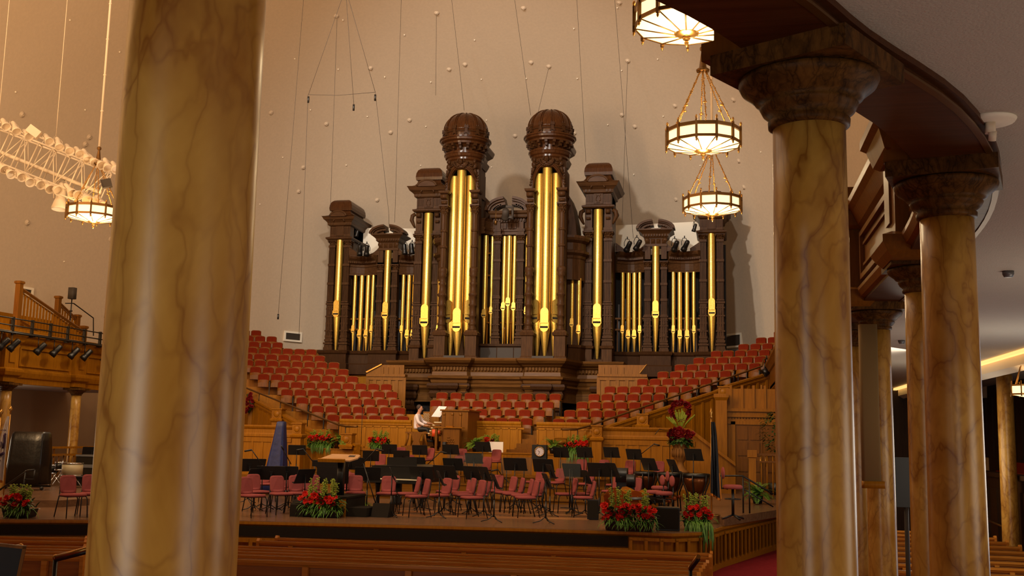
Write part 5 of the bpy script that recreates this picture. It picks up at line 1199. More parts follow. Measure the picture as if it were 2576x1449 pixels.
# ------------------------------------------------------------------ microphones on booms
def boom(px_base, Y, zf, joint, tip, label, head=True):
    b = onY(px_base, 1200, Y); j = onY(*joint, Y); e = onY(*tip, Y-.2)
    t = thing('microphone_stand', label, 'microphone stand', (b.x, Y, zf))
    mb = MB(); mb.tube([(b.x, Y, zf+.02), (j.x, Y, j.z)], .012, 6); 
    for k in range(3): a = k*2*pi/3; mb.tube([(b.x, Y, zf+.12), (b.x+.3*cos(a), Y+.3*sin(a), zf+.01)], .012, 5)
    obj('stand', mb, M['blk'], t)
    o = j+(j-e)*.25; mb = MB(); mb.tube([o, e], .011, 6); obj('boom', mb, M['blk'], t)
    mb = MB(); d = (e-j).normalized(); 
    if head: mb.tube([e-d*.02, e+Vector((-.16 if tip[0] < joint[0] else .16, 0, -.05))], .02, 8)
    else: mb.tube([e-d*.03, e+d*.1], .018, 8)
    obj('microphone', mb, M['blk'], t)
boom(662, 23.0, .85, (660, 1170), (632, 1130), 'boom microphone reaching left beside the big column'); boom(728, 24.0, .85, (728, 1160), (712, 1130), 'silver-topped microphone pole in front of the blue cover', False)
boom(790, 24.0, .85, (792, 1168), (762, 1128), 'boom microphone reaching left above the front flower basket'); boom(955, 23.0, .85, (914, 1165), (948, 1128), 'boom microphone crossing the wide stand left of the piano'); boom(1074, 27.3, .85, (1074, 1170), (1110, 1135), 'long boom microphone rising behind the piano')
boom(1611, 31.5, 1.16, (1612, 1143), (1646, 1116), 'boom microphone in front of the right parapet'); boom(1358, 26, .85, (1265, 1200), (1252, 1180), 'small microphone on a low stand right of the centre shield')
q = onY(913, 1000, 34.4); mb = MB(); mb.tube([(q.x, 34.4, 2.07), (q.x, 34.4, onY(913, 1022, 34.4).z)], .01, 6); mb.ball((q.x, 34.4, onY(913, 1020, 34.4).z), .05, 8); single('tall_microphone_pole', mb, M['blk'], 'very tall thin microphone pole left of the organ bench', 'microphone stand')
q = onY(1685, 1000, 31.6); z = onY(1685, 1085, 31.6).z; mb = MB(); mb.tube([(q.x, 31.6, 1.16), (q.x, 31.6, z), (q.x-.3, 31.5, z+.06), (q.x-.42, 31.4, z-.1)], .012, 6); single('tall_microphone_pole', mb, M['blk'], 'tall thin microphone pole in front of the urn', 'microphone stand')
# ------------------------------------------------------------------ conductor podium and desk
p = onZ(868, 1299, .85)
t = thing('conductor_podium', 'small wooden conductor podium with black deck and a black step', 'podium', (p.x, p.y, .85))
a = onZ(805, 1285, .85)
cx, cy = onZ(868, 1300, .85)[:2]
mb = MB(); mb.b(cx-.75, cx, cy, cy+1.2, .85, 1.23); obj('platform', mb, M['oak'], t); mb = MB(); mb.b(cx-.78, cx+.03, cy-.02, cy+1.2, 1.23, 1.27); mb.b(cx, cx+.02, cy+.03, cy+1.2, .86, 1.23); obj('deck', mb, M['rub'], t)
mb = MB(); mb.b(cx+.03, cx+.46, cy+.05, cy+.75, .85, 1.04); obj('step', mb, M['rub'], t)
mb = MB(); mb.ex([(cy+.15, .85), (cy+.6, .85), (cy+.6, 1.1), (cy+.3, 1.14)], cx+.52, cx+.9, 'x'); single('floor_monitor', mb, M['rub'], 'black wedge floor monitor beside the podium steps', 'loudspeaker')
mb = MB(); q = onZ(745, 1300, .85); mb.ex([(q.y, .85), (q.y+.45, .85), (q.y+.45, 1.0), (q.y+.25, 1.2), (q.y, 1.1)], q.x-.15, q.x+.15, 'x'); single('floor_monitor', mb, M['rub'], 'black wedge floor monitor behind the front flower basket', 'loudspeaker')
# conductor desk: tilted wooden top on black stand
D = onY(855, 1152, 22.3)
t = thing('conductor_desk', 'large tilted light-wood conductor desk on a black column', 'desk', (D.x, 22.3, 1.27))
mb = MB(); mb.T = Matrix.Translation((D.x, 22.3, D.z)) @ Matrix.Rotation(.3, 4, 'X') 
mb.ex([(-.42, -.2), (.3, -.2), (.42, -.02), (.42, .16), (.36, .22), (-.26, .22), (-.42, -.12)], -.015, .015, 'z'); obj('desk_top', mb, M['desk'], t)
mb.__init__(); mb.T = Matrix.Translation((D.x, 22.3, D.z)) @ Matrix.Rotation(.3, 4, 'X'); mb.b(-.42, .2, -.25, -.2, -.02, .05); obj('ledge', mb, M['oak'], t)
mb = MB(); mb.T = Matrix.Translation((D.x, 22.3, D.z)) @ Matrix.Rotation(.3, 4, 'X'); mb.b(.18, .32, .04, .14, .016, .02); obj('control_panel', mb, M['grd'], t)
mb = MB(); mb.rb(D.x+.04, 22.3, (D.z+1.24)/2, .15, .15, D.z-1.28, .03); obj('column', mb, M['blk'], t)
D2 = onY(838, 1197, 23.2); t = thing('keyboard_cabinet', 'black cabinet on thin legs behind the conductor desk', 'cabinet', (D2.x, 23.2, .85))
mb = MB(); mb.b(-.32, .3, -.2, .2, .62, 1.0); mb.b(-.45, .3, -.18, .15, 1.0, 1.14); obj('body', mb, M['blk'], t, False)
for i in (-1, 1):
    for j in (-1, 1): mb = MB(); mb.b(i*.28-.015, i*.28+.015, j*.16-.015, j*.16+.015, 0, .62); obj('leg', mb, M['blk'], t, False)
D3 = onY(648, 1176, 25.0)
# ------------------------------------------------------------------ grand piano
p = onY(1016, 1278, 25.2)
t = thing('grand_piano', 'black grand piano with open keyboard in the middle of the stage', 'piano', (p.x, 25.4, .85), radians(-8))
S_ = [(-.72, -.55), (.74, -.55), (.76, .3), (.62, .7), (.3, .95), (.1, 1.25), (-.2, 1.5), (-.5, 1.5), (-.7, 1.25)]
mb = MB(); mb.ex([(x, y) for x, y in S_], .62, .98, 'z'); obj('body', mb, M['blk'], t, False)
mb = MB(); mb.ex([(x*1.02, y*1.01) for x, y in S_], .985, 1.0, 'z'); obj('lid', mb, M['blk'], t, False)
mb = MB(); mb.b(-.72, .74, -.85, -.5, .6, .68); mb.b(-.75, -.66, -.85, -.5, .6, .82); mb.b(.68, .77, -.85, -.5, .6, .82); obj('key_bed', mb, M['blk'], t, False)
mb = MB(); mb.b(-.62, .64, -.82, -.66, .68, .70); obj('keys', mb, M['ivory'], t, False)
mb = MB(); mb.b(-.4, .4, -.35, -.33, 1.0, 1.2); obj('music_desk', mb, M['blk'], t, False)
for x, y in ((-.6, -.4), (.6, -.4), (-.35, 1.2)): mb = MB(); mb.lathe([(.03, 0), (.045, .06), (.03, .1), (.06, .5), (.08, .62)], x, y, 10); obj('leg', mb, M['blk'], t, False)
mb = MB(); mb.b(-.1, .1, -.6, -.5, .08, .62); mb.b(-.12, .12, -.7, -.5, .1, .14); obj('pedal_lyre', mb, M['blk'], t, False)
# ------------------------------------------------------------------ kettledrums
def kettle(px, py, Y, zf, r, label):
    p = onY(px, py, Y); t = thing('kettledrum', label, 'kettledrum', (p.x, Y, zf), .3, 'copper kettledrums'); H = p.z-zf
    mb = MB(); mb.lathe([(.001, H-.5), (r*.35, H-.49), (r*.7, H-.4), (r*.92, H-.22), (r, H-.03)], n=28); obj('bowl', mb, M['cop'], t, False)
    mb = MB(); mb.lathe([(r, H-.09), (r*1.09, H-.08), (r*1.09, H), (r*1.0, H+.01)], n=28, caps=False); obj('hoop', mb, M['blk'], t, False)
    mb = MB(); mb.lathe([(.001, H-.005), (r, H-.005)], n=28, caps=False); obj('head', mb, M['ivory'], t, False)
    for k in range(6):
        a = 2*pi*k/6; mb = MB(); mb.tube([(r*1.08*cos(a), r*1.08*sin(a), H-.02), (r*1.05*cos(a), r*1.05*sin(a), H-.2), (r*.7*cos(a), r*.7*sin(a), H-.48), (r*.8*cos(a), r*.8*sin(a), .04)], .018, 5); obj('strut', mb, M['blk'], t, False)
    mb = MB(); mb.tube([(r*.8*cos(a), r*.8*sin(a), .05) for a in [2*pi*k/20 for k in range(21)]], .02, 6); mb.b(-.06, .06, -r, -r+.25, .02, .06); obj('base', mb, M['blk'], t, False)
kettle(1751, 1192, 26.3, .85, .31, 'large copper kettledrum just left of the dark flag'); kettle(1688, 1189, 26.9, .85, .31, 'copper kettledrum in the middle, behind the stools'); kettle(1625, 1187, 27.4, .85, .27, 'smaller copper kettledrum left of the stools')
# ------------------------------------------------------------------ lying double basses
def bass(px, py, rz, tilt, label, s_=1.0, dy=0):
    p = onZ(px, py, .85); t = thing('double_bass', label, 'double bass', (p.x, p.y+dy, .86), rz, 'double basses lying on their sides')
    half = [(.02, 0), (.2, .02), (.29, .12), (.3, .25), (.24, .38), (.17, .48), (.165, .58), (.21, .68), (.225, .78), (.17, .92), (.06, 1.02), (.03, 1.04)]
    out = [(y*s_, x*s_) for x, y in half] + [(y*s_, -x*s_) for x, y in half[::-1]]
    R = Matrix.Translation((0, 0, .32*s_)) @ Matrix.Rotation(tilt, 4, 'X')
    mb = MB(); mb.T = R; mb.ex([(a, b) for a, b in out], -.11*s_, .1*s_, 'y'); obj('body', mb, M['cellod'], t, False)
    mb = MB(); mb.T = R; mb.ex([(a*1.0+.002, b*1.02) for a, b in out], *((-.135*s_, -.112*s_) if s_ < 1 else (.102, .125)), 'y'); obj('front_plate', mb, M['cello'], t, False)
    mb = MB(); mb.T = R; mb.rb(1.35*s_, -.14*s_, 0, .75*s_, .04, .05, .015, 'x'); mb.ball((1.75*s_, -.14*s_, 0), .05, 8); obj('neck', mb, M['cellod'], t, False)
    mb = MB(); mb.T = R; mb.rb(.95*s_, -.165*s_, 0, .9*s_, .02, .07, .008, 'x'); mb.b(.44*s_, .47*s_, -.2, -.13, -.08, .08); obj('fingerboard', mb, M['blk'], t, False)
    return t
bass(1524, 1300, .6, -.5, 'reddish double bass lying nearest the stands behind the flowers', 1.0, .1); bass(1556, 1292, .65, -.55, 'double bass with bright top lying in the middle behind the flowers', .95, .1); bass(1602, 1300, 1.1, -.6, 'smaller string bass lying closest to the black speaker', .75, .1)
# ------------------------------------------------------------------ loudspeakers and boxes
def speaker(px0, px1, py, Y, h, d, label, rz=0):
    a = onY(px0, py, Y); b = onY(px1, py, Y); cx = (a.x+b.x)/2; w = b.x-a.x; zf = .86
    t = thing('stage_loudspeaker', label, 'loudspeaker', (cx, Y, zf), rz)
    mb = MB(); mb.ex([(-w/2, 0), (w/2, 0), (w/2*.8, d), (-w/2*.8, d)], 0, h, 'z'); obj('cabinet', mb, M['blk'], t, False)
    mb = MB(); mb.rb(0, -.012, h/2, w*.92, .02, h*.9, .02, 'y'); obj('grille', mb, M['rub'], t, False)
q = onZ(1680, 1336, .85); speaker(1649, 1710, 1336, q.y+.02, .44, .4, 'black loudspeaker between the two right flower arrangements')
q = onZ(1495, 1308, .85); speaker(1477, 1505, 1308, q.y, .42, .3, 'small black loudspeaker at the stage edge right of the rose chairs')
q = onY(1356, 1140, 31.5)
t = thing('clock_box', 'round white clock on a black box on a stand', 'clock', (q.x, 31.5, 1.16))
zc = onY(1358, 1137, 31.5).z-1.16
mb = MB(); mb.b(-.22, .22, 0, .25, zc-.21, zc+.21); mb.b(-.02, .02, .1, .14, 0, zc-.2); mb.b(-.18, .18, .0, .3, 0, .02); obj('box', mb, M['blkm'], t, False)
mb = MB(); mb.T = Matrix.Translation((.02, -.02, zc+.01)) @ Matrix.Rotation(pi/2, 4, 'X'); mb.lathe([(.001, 0), (.135, 0)], n=28, caps=False); fce = obj('clock_face', mb, M['clock'], t, False)
mb = MB(); mb.T = Matrix.Translation((.02, -.0, zc+.01)) @ Matrix.Rotation(pi/2, 4, 'X'); mb.lathe([(.13, 0), (.15, .0), (.15, .04), (.13, .03)], n=28, caps=False); obj('rim', mb, M['brass'], t, False)
mb = MB(); mb.T = Matrix.Translation((.02, -.026, zc+.01))
mb.tube([(0, 0, 0), (-.055, 0, .03)], .006, 4); mb.tube([(0, 0, 0), (-.035, 0, -.085)], .004, 4)
for k in range(12):
    a = 2*pi*k/12; mb.b(.115*cos(a)-.006, .115*cos(a)+.006, -.002, .002, .115*sin(a)-.008, .115*sin(a)+.008)
obj('clock_hand', mb, M['purple'], t, False)
for (x0, x1, y, Y, zf, h, lb) in ((1575, 1597, 1210, 26.0, .85, .3, 'small black box behind the lying double basses'), (1548, 1578, 1195, 26.6, .85, .35, 'black flight case below the parapet stands')):
    a = onY(x0, y, Y); b = onY(x1, y, Y); mb = MB(); mb.rb((a.x+b.x)/2, Y+.15, a.z, b.x-a.x, .3, h, .02); mb.b(a.x+.02, b.x-.02, Y+.05, Y+.25, zf, a.z-h/2); single('equipment_box', mb, M['blk'], lb, 'box')
# white board leaning
a = onY(1230, 1111, 34.45); b = onY(1266, 1111, 34.45)
mb = MB(); mb.loft([[(a.x, 34.45, a.z), (b.x, 34.45, a.z), (b.x+.03, 34.3, 2.08), (a.x+.03, 34.3, 2.08)], [(a.x, 34.48, a.z), (b.x, 34.48, a.z), (b.x+.03, 34.34, 2.08), (a.x+.03, 34.34, 2.08)]]); single('white_board', mb, M['paper'], 'plain white board leaning beside the top tier stand', 'board')
# ------------------------------------------------------------------ draped shapes
def drape(name, P, m, label, cat):
    """lofted cloth with folds: P rings of (cx, cy, z, hx, hy)"""
    mb = MB(); rings = []; n = 40
    for (cx, cy, z, hx, hy, f) in P:
        rr = []
        for j in range(n):
            a = 2*pi*j/n; c1 = math.copysign(abs(cos(a))**.35, cos(a)); s1 = math.copysign(abs(sin(a))**.35, sin(a)); w = 1+f*sin(9*a+cx)+f*.6*sin(17*a)
            rr.append((cx+hx*c1*w, cy+hy*s1*w, z))
        rings.append(rr)
    mb.loft(rings, True, True); return single(name, mb, m, label, cat)
b_ = onY(708, 1060, 28.2); zt = b_.z
drape('covered_harp', [(b_.x-.1, 28.2, .96, .34, .28, .06), (b_.x-.09, 28.2, 1.2, .31, .26, .06), (b_.x-.06, 28.2, 1.7, .24, .2, .06), (b_.x-.02, 28.2, 2.3, .17, .16, .04), (b_.x, 28.2, zt-.15, .12, .12, .03), (b_.x+.01, 28.2, zt-.02, .11, .11, .02), (b_.x+.01, 28.2, zt, .07, .07, .02)], M['blue'], 'tall harp under a dark blue cloth cover', 'covered instrument')
a = onY(36, 1085, 24.5); b = onY(127, 1085, 24.5); cx = (a.x+b.x)/2; w = (b.x-a.x)/2
drape('covered_chimes', [(cx-.02, 24.5, 1.15, w*1.0, .3, .03), (cx, 24.5, 1.7, w*.97, .28, .025), (cx, 24.5, a.z-.25, w*.93, .24, .02), (cx, 24.5, a.z-.06, w*.9, .22, .01), (cx, 24.5, a.z, w*.85, .16, 0)], M['cloth'], 'tall instrument rack hidden under a black cloth at the left', 'covered instrument')
t = thing('wheeled_frame', 'black metal base with wheels under the black-covered rack', 'frame', (cx, 24.5, 1.0)); mb = MB()
mb.b(-w, w, -.2, -.16, .08, .12); mb.b(-w, w, .16, .2, .08, .12); obj('bar', mb, M['blk'], t, False)
for i in (-1, 1): mb = MB(); mb.ball((i*w, -.18, .06), .05, 8); obj('wheel', mb, M['blk'], t, False)
# left platform and rails, drum kit, cases
mb = MB(); pl = [onZ(-60, 1252, 1.0), onZ(52, 1257, 1.0), onZ(145, 1259, 1.0), onZ(260, 1252, 1.0)]
mb.ex([(p.x, p.y) for p in pl] + [(-15.6, 33), (-20, 33)], .85, 1.0, 'z'); struct('floor_left_platform', mb, M['floor'])
t = thing('oak_railing', 'low oak railing with turned balusters behind the drum kit', 'railing', (-19.6, 30.5, 1.0))
mb = MB(); 
for z in (2.0, 1.78): mb.b(-19.65, -19.57, 27.5, 33.4, z-.03, z+.03)
obj('rails', mb, M['oak'], t)
for k in range(24): mb = MB(); mb.lathe([(.02, 1.0), (.03, 1.3), (.018, 1.45), (.035, 1.6), (.02, 1.78)] if k % 1 == 0 else [], -19.61, 27.6+k*.25, 6); mb.b(-19.63, -19.59, 27.58+k*.25, 27.62+k*.25, 1.78, 2.0) if k % 3 == 0 else None; obj('baluster', mb, M['oakd'], t)
def drum(px, py, Y, r, h, axis, m, label):
    p = onY(px, py, Y); t = thing('drum', label, 'drum', (p.x, Y, 1.0)); R = Matrix.Translation((0, 0, p.z-1.0)) @ (Matrix.Rotation(pi/2, 4, 'X') if axis else Matrix.Identity(4))
    mb = MB(); mb.T = R; mb.lathe([(r, -h/2), (r, h/2)], n=24); obj('shell', mb, M[m], t, False)
    for s_ in (-1, 1): mb = MB(); mb.T = R; mb.lathe([(r, s_*h/2-.02), (r*1.05, s_*h/2-.02), (r*1.05, s_*h/2+.01), (r, s_*h/2+.01)], n=24, caps=False); obj('hoop', mb, M['chrome'], t, False)
    for k in range(3):
        a = 2*pi*k/3; mb = MB(); mb.tube([(.05*cos(a), .05*sin(a), p.z-1.0-(r if axis else h/2)), (.32*cos(a), .32*sin(a), .02)], .014, 6); obj('leg', mb, M['chrome'], t, False)
drum(182, 1180, 26.0, .27, .32, False, 'cream', 'cream bass drum in the left percussion area'); drum(153, 1172, 26.3, .15, .2, False, 'blk', 'dark tom drum with chrome hoop left of the cream drum'); drum(130, 1180, 26.6, .14, .22, False, 'blk', 'small black tom nearest the black-covered rack')
q = onY(160, 1145, 26.8); t = thing('cymbal_stand', 'small cymbal on a thin stand above the toms', 'cymbal', (q.x, 26.8, 1.0)); mb = MB(); mb.lathe([(.001, q.z-.98), (.04, q.z-.985), (.2, q.z-1.0)], n=20, caps=False); obj('cymbal', mb, M['brz'], t, False); mb = MB(); mb.cyl(0, 0, .3, q.z-1, .012, 6)
for k in range(3): a = k*2.1; mb.tube([(0, 0, .4), (.25*cos(a), .25*sin(a), .02)], .012, 5)
obj('stand', mb, M['chrome'], t, False)
for zz, lb in ((0, 'large dark flight case at the bottom of the stack beside the cream drum'), (1, 'flat flight case on top of the stack beside the cream drum')):
    a = onY(192, 1150, 26.9); mb = MB(); mb.b(a.x, a.x+1.5, 26.9, 27.5, 1.0+(.0 if zz == 0 else .56), 1.0+(.55 if zz == 0 else .86)); 
    t = thing('flight_case', lb, 'case', (a.x, 26.9, 1.0)); obj('shell', mb, M['rub'], t); mb = MB(); z2 = 1.0+(.55 if zz == 0 else .86); mb.b(a.x-.01, a.x+1.51, 26.88, 26.9, z2-.05, z2); mb.b(a.x-.01, a.x+1.51, 26.88, 26.9, z2-.31, z2-.27); obj('edging', mb, M['gry'], t)
def stagerail(pts, Y, label, m='blk'):
    P = [onY(x, y, Y) for x, y in pts]; t = thing('stair_rail', label, 'handrail', tuple(P[-1])); mb = MB(); mb.tube(P, .022, 6); obj('rail', mb, M[m], t)
    return t, P
t, P = stagerail([(-30, 1253), (70, 1183), (88, 1182)], 21.5, 'blue-black stair rail at the left end of the stage'); mb = MB(); e = P[1]; mb.tube([(e.x-.05, e.y, e.z), (e.x-.1, e.y, .86)], .018, 6); mb.tube([(e.x-.08, e.y, e.z-.2), (P[2].x, e.y, e.z-.2), P[2]], .018, 6); obj('post', mb, M['blk'], t)
t, P = stagerail([(1812, 1197), (1868, 1197), (1945, 1243)], 24.6, 'black stair rail at the right end of the stage'); mb = MB(); mb.tube([(P[0].x+.5, 24.6, P[0].z), (P[0].x+.5, 24.6, 1.03)], .02, 6); g = onY(1885, 1207, 24.6); mb.tube([g, (g.x, 24.6, 1.03)], .02, 6); mb.tube([P[0]-Vector((0, 0, .28)), P[1]-Vector((0, 0, .28)), P[2]-Vector((0, 0, .28))], .016, 6); obj('post', mb, M['blk'], t)
# small oak balustrade and plants by the right doors
q = onY(1900, 1140, 31.0); zt = onY(1900, 1143, 31).z
t = thing('oak_railing', 'short oak railing with newel in front of the right doors', 'railing', (q.x, 31, 1.02))
mb = MB(); n0 = onY(1892, 1140, 31).x; mb.b(n0, n0+3, 30.97, 31.03, zt-.03, zt+.03); mb.b(n0, n0+3, 30.97, 31.03, zt-.22, zt-.18); obj('rails', mb, M['oakd'], t)
for k in range(9): mb = MB(); mb.cyl(n0+.25+k*.16, 31, 1.02, zt, .02, 6); obj('baluster', mb, M['oak'], t)
mb = MB(); mb.sq([(0, 1.02), (0, zt-.1), (.03, zt-.08), (.03, zt+.12)], n0, 31, .1, .1); mb.ball((n0, 30.9, zt), .07, 10, 1, .4, 1); obj('newel', mb, M['oak'], t)
# ================================================================== chandeliers
def chandelier_proto():
    t = thing('chandelier', '', 'chandelier'); R = .75; n = 12; h0, h1 = .16, .40
    A = [2*pi*(k+.5)/n for k in range(n)]
    mb = MB()
    for za, zb, r0, r1 in ((h1, h1+.07, .985, 1.03), (h0-.01, h0+.045, .985, 1.02)):
        mb.loft([[(R*q*cos(a), R*q*sin(a), z) for a in A] for q, z in ((r0, za), (r1, za), (r1, zb), (r0, zb), (r0, za))], False)
    for a in A:
        R0 = Matrix.Rotation(a, 4, 'Z'); mb.T = R0; mb.b(R*.985, R*1.045, -.022, .022, h0-.05, h1+.1)
        mb.T = None
        mb.tube([(R*cos(a), R*sin(a), h0), (.17*cos(a), .17*sin(a), .035)], .013, 4)
    obj('frame', mb, M['brz'], t, False)
    for a in A:
        mb = MB(); c_, s_ = cos(a)*R*1.02, sin(a)*R*1.02
        mb.lathe([(.001, h1+.2), (.018, h1+.18), (.026, h1+.15), (.014, h1+.1)], c_, s_, 8); mb.lathe([(.014, h0-.05), (.022, h0-.08), (.001, h0-.12)], c_, s_, 8); obj('finial', mb, M['brass'], t, False)
    mb = MB(); mb.loft([[(R*.975*cos(a), R*.975*sin(a), z) for a in A] for z in (h0+.04, h1)], False); mb.loft([[(r*cos(a), r*sin(a), z) for a in A] for r, z in ((R*.985, h0), (.16, .035))], False); obj('glass_panel', mb, M['lamp'], t, False)
    mb = MB(); mb.lathe([(.001, -.16), (.012, -.15), (.03, -.11), (.035, -.09), (.02, -.07), (.05, -.05), (.06, -.03), (.045, -.01), (.06, .0), (.14, .015), (.19, .045), (.2, .06), (.14, .06), (.001, .06)], n=20); obj('boss', mb, M['brass'], t, False)
    H = 1.75
    for k in range(6):
        a = 2*pi*(k+.5)/6; pts = []
        for j in range(13):
            u = j/12; r = R*.93*(1-u)+.05*u; pts.append((r*cos(a), r*sin(a), h1+.02+(H-h1)*u))
        mb = MB(); mb.tube(pts, .012, 5)
        for j in range(36):
            u = (j+.5)/36; r = R*.93*(1-u)+.05*u; b = j*1.3; mb.ball((r*cos(a)+.014*cos(b), r*sin(a)+.014*sin(b), h1+.02+(H-h1)*u), .014, 5)
        mb.ball((R*.55*cos(a), R*.55*sin(a), h1+(H-h1)*.41), .045, 8, 1, 1, .5); obj('hanging_rod', mb, M['brass'], t, False)
    mb = MB(); mb.lathe([(.001, H-.02), (.13, H-.02), (.14, H+.02), (.1, H+.05), (.08, H+.06), (.03, H+.42), (.06, H+.45), (.06, H+.5), (.03, H+.53)], n=16); obj('crown_cap', mb, M['brz'], t, False)
    mb = MB(); mb.cyl(0, 0, H+.5, H+9, .033, 10)
    for k in range(1, 8): mb.lathe([(.033, H+.5+k*1.1-.03), (.05, H+.5+k*1.1), (.033, H+.5+k*1.1+.03)], n=10)
    obj('stem', mb, M['trus'], t, False)
    return t
ch0 = None
for px, py, zb, lab in ((235, 562, 8.45, 'round lit chandelier hanging left of the big foreground column'), (1727, 92, 8.45, 'topmost and nearest lit chandelier, cut by the frame and the curved beam'), (1769, 385, 8.45, 'middle lit chandelier, second from the top in the right-hand column'), (1792, 543, 8.45, 'lowest and farthest lit chandelier, in front of the rightmost organ tower')):
    p = onZ(px, py, zb+.0)
    if ch0 is None: ch0 = t = chandelier_proto()
    else: t = dup(ch0, (0, 0, 0))
    tag(t, lab, group='bronze chandeliers'); t.location = (p.x, p.y, zb); t.rotation_euler = (0, 0, p.y*.3)
    light('chandelier_bulb', 'POINT', (p.x, p.y, zb+.6), 60, (1, .7, .38), .3); light('chandelier_bulb', 'POINT', (p.x, p.y, zb-.45), 170, (1, .74, .42), .25)
p = onX(2566, 985, 5.2)
t = thing('hanging_lantern', 'small lit brass lantern cut off at the right picture edge', 'lantern', (p.x+.12, p.y, p.z-.05), .2)
mb = MB(); mb.lathe([(.27, 0), (.27, .16)], n=8, caps=False, smooth=False); mb.lathe([(.27, 0), (.05, -.05)], n=8, caps=False, smooth=False); obj('glass_panel', mb, M['lamp'], t, False)
mb = MB()
for z in (0, .16): mb.lathe([(.27, z-.015), (.29, z-.015), (.29, z+.015), (.27, z+.015)], n=8, caps=False, smooth=False)
for k in range(8): a = 2*pi*k/8; mb.tube([(.28*cos(a), .28*sin(a), -.04), (.28*cos(a), .28*sin(a), .24)], .012, 5)
obj('frame', mb, M['brass'], t, False)
mb = MB()
for k in range(4): a = pi/2*k+.4; mb.tube([(.26*cos(a), .26*sin(a), .16), (.03*cos(a), .03*sin(a), .75)], .01, 5)
mb.cyl(0, 0, .75, 4.3-p.z+.05, .02, 6); mb.ball((0, 0, .75), .06, 8); obj('hanger', mb, M['brass'], t, False)
# ================================================================== white lighting truss
TA = onD(-60, 345, 31); TB = onD(262, 470, 31.6)
t = thing('lighting_truss', 'white lattice truss crowded with stage lamps below the vault on the left', 'lighting truss', tuple(TB))
ax = (TB-TA).normalized(); upv = Vector((0, 0, 1)); sd = ax.cross(upv).normalized(); upv = sd.cross(ax).normalized()
W_, H_ = .45, .62
LL = (TB-TA).length
def tp(u, i, j): return TA+ax*(LL*u)+upv*(H_*(j-.5)*1.6)+sd*(W_*(i-.5))
for i in (0, 1):
    for j in (0, 1): mb = MB(); mb.tube([tp(0, i, j), tp(1, i, j)], .03, 6); obj('chord', mb, M['trus'], t)
mb = MB(); nb_ = 9
for k in range(nb_+1):
    u = k/nb_
    for i in (0, 1): mb.tube([tp(u, i, 0), tp(u, i, 1)], .02, 5)
    for j in (0, 1): mb.tube([tp(u, 0, j), tp(u, 1, j)], .02, 5)
    if k < nb_:
        for i in (0, 1): mb.tube([tp(u, i, k % 2), tp((k+1)/nb_, i, 1-k % 2)], .016, 5)
        mb.tube([tp(u, 0, 0), tp((k+1)/nb_, 1, 0)], .016, 5)
obj('lattice', mb, M['trus'], t)
mb = MB(); mb.tube([tp(0, .5, .35), tp(1, .5, .3)], .06, 8); mb.tube([tp(0, -.3, 1.25), tp(1.03, -.3, 1.25)], .03, 6); mb.tube([tp(0, 1.3, -.25), tp(1.03, 1.3, -.25)], .03, 6)
for k in range(8): mb.tube([tp(k/7, 0, 1), tp(k/7, -.3, 1.25)], .015, 5); mb.tube([tp(k/7, 1, 0), tp(k/7, 1.3, -.25)], .015, 5)
obj('lamp_pipe', mb, M['trus'], t)
for k in (1, 5, 8):
    q = tp(k/9, .5, 1); mb = MB(); mb.tube([q, q+Vector((0, 0, 7))], .012, 5); obj('suspension_cable', mb, M['trus'], t)
lamp_ct = 0
def truss_lamp(q, rz, pit, lab, sc=1.0):
    global lamp_ct
    R = Matrix.Rotation(pit, 4, 'X')
    if lamp_ct == 0:
        t = thing('truss_lamp', lab, 'spotlight', q, rz, 'white stage lamps on the truss')
        mb = MB(); mb.lathe([(.001, .28), (.06, .28), (.075, .22), (.08, 0), (.1, -.05), (.13, -.16), (.135, -.2), (.12, -.2), (.1, -.14)], n=14); b_ = obj('barrel', mb, M['trus'], t, False)
        mb = MB(); mb.lathe([(.001, -.12), (.1, -.12)], n=14, caps=False); obj('lens', mb, M['grd'], t, False)
        mb = MB(); mb.tube([(-.11, 0, 0), (-.13, 0, .15), (-.05, 0, .34), (.05, 0, .34), (.13, 0, .15), (.11, 0, 0)], .012, 5); obj('yoke', mb, M['trus'], t, False)
        globals()['tl0'] = t
    else: t = dup(tl0, q, rz, lab)
    t.rotation_euler = (pit, 0, rz); t.scale = (sc,)*3; lamp_ct += 1
    return t
up_l = [(12, 312), (38, 322), (68, 338), (120, 350), (147, 362), (172, 375), (197, 382), (216, 392), (232, 402), (250, 410), (268, 414), (288, 420)]
for k, (px, py) in enumerate(up_l): truss_lamp(onD(px, py, 30.6), 1.0+.1*sin(k), -.9+.15*sin(k*2), f'white stage lamp in the upper row of the truss, {ordn(k)} from the left edge', 1.0)
lo_l = [(5, 420), (22, 432), (50, 440), (72, 452), (98, 460), (120, 468), (138, 474), (175, 478), (190, 486), (214, 494), (232, 503), (252, 508)]
for k, (px, py) in enumerate(lo_l): truss_lamp(onD(px, py, 30.2), 1.1+.1*cos(k), -1.0+.12*sin(k*3), f'white stage lamp in the lower row of the truss, {ordn(k)} from the left edge', 1.05)
q = onD(152, 500, 31.2); truss_lamp(q, 0.3, -.1, 'large white lamp hanging lowest from the truss, with a U-shaped yoke', 1.7)
q = onD(85, 332, 30.5); mb = MB(); mb.T = Matrix.Translation(q) @ Matrix.Rotation(.5, 4, 'Z') @ Matrix.Rotation(.6, 4, 'Y'); mb.b(-.18, .18, -.12, .12, -.12, .12); single('flood_lamp', mb, M['trus'], 'boxy flood lamp on top of the white truss', 'spotlight')
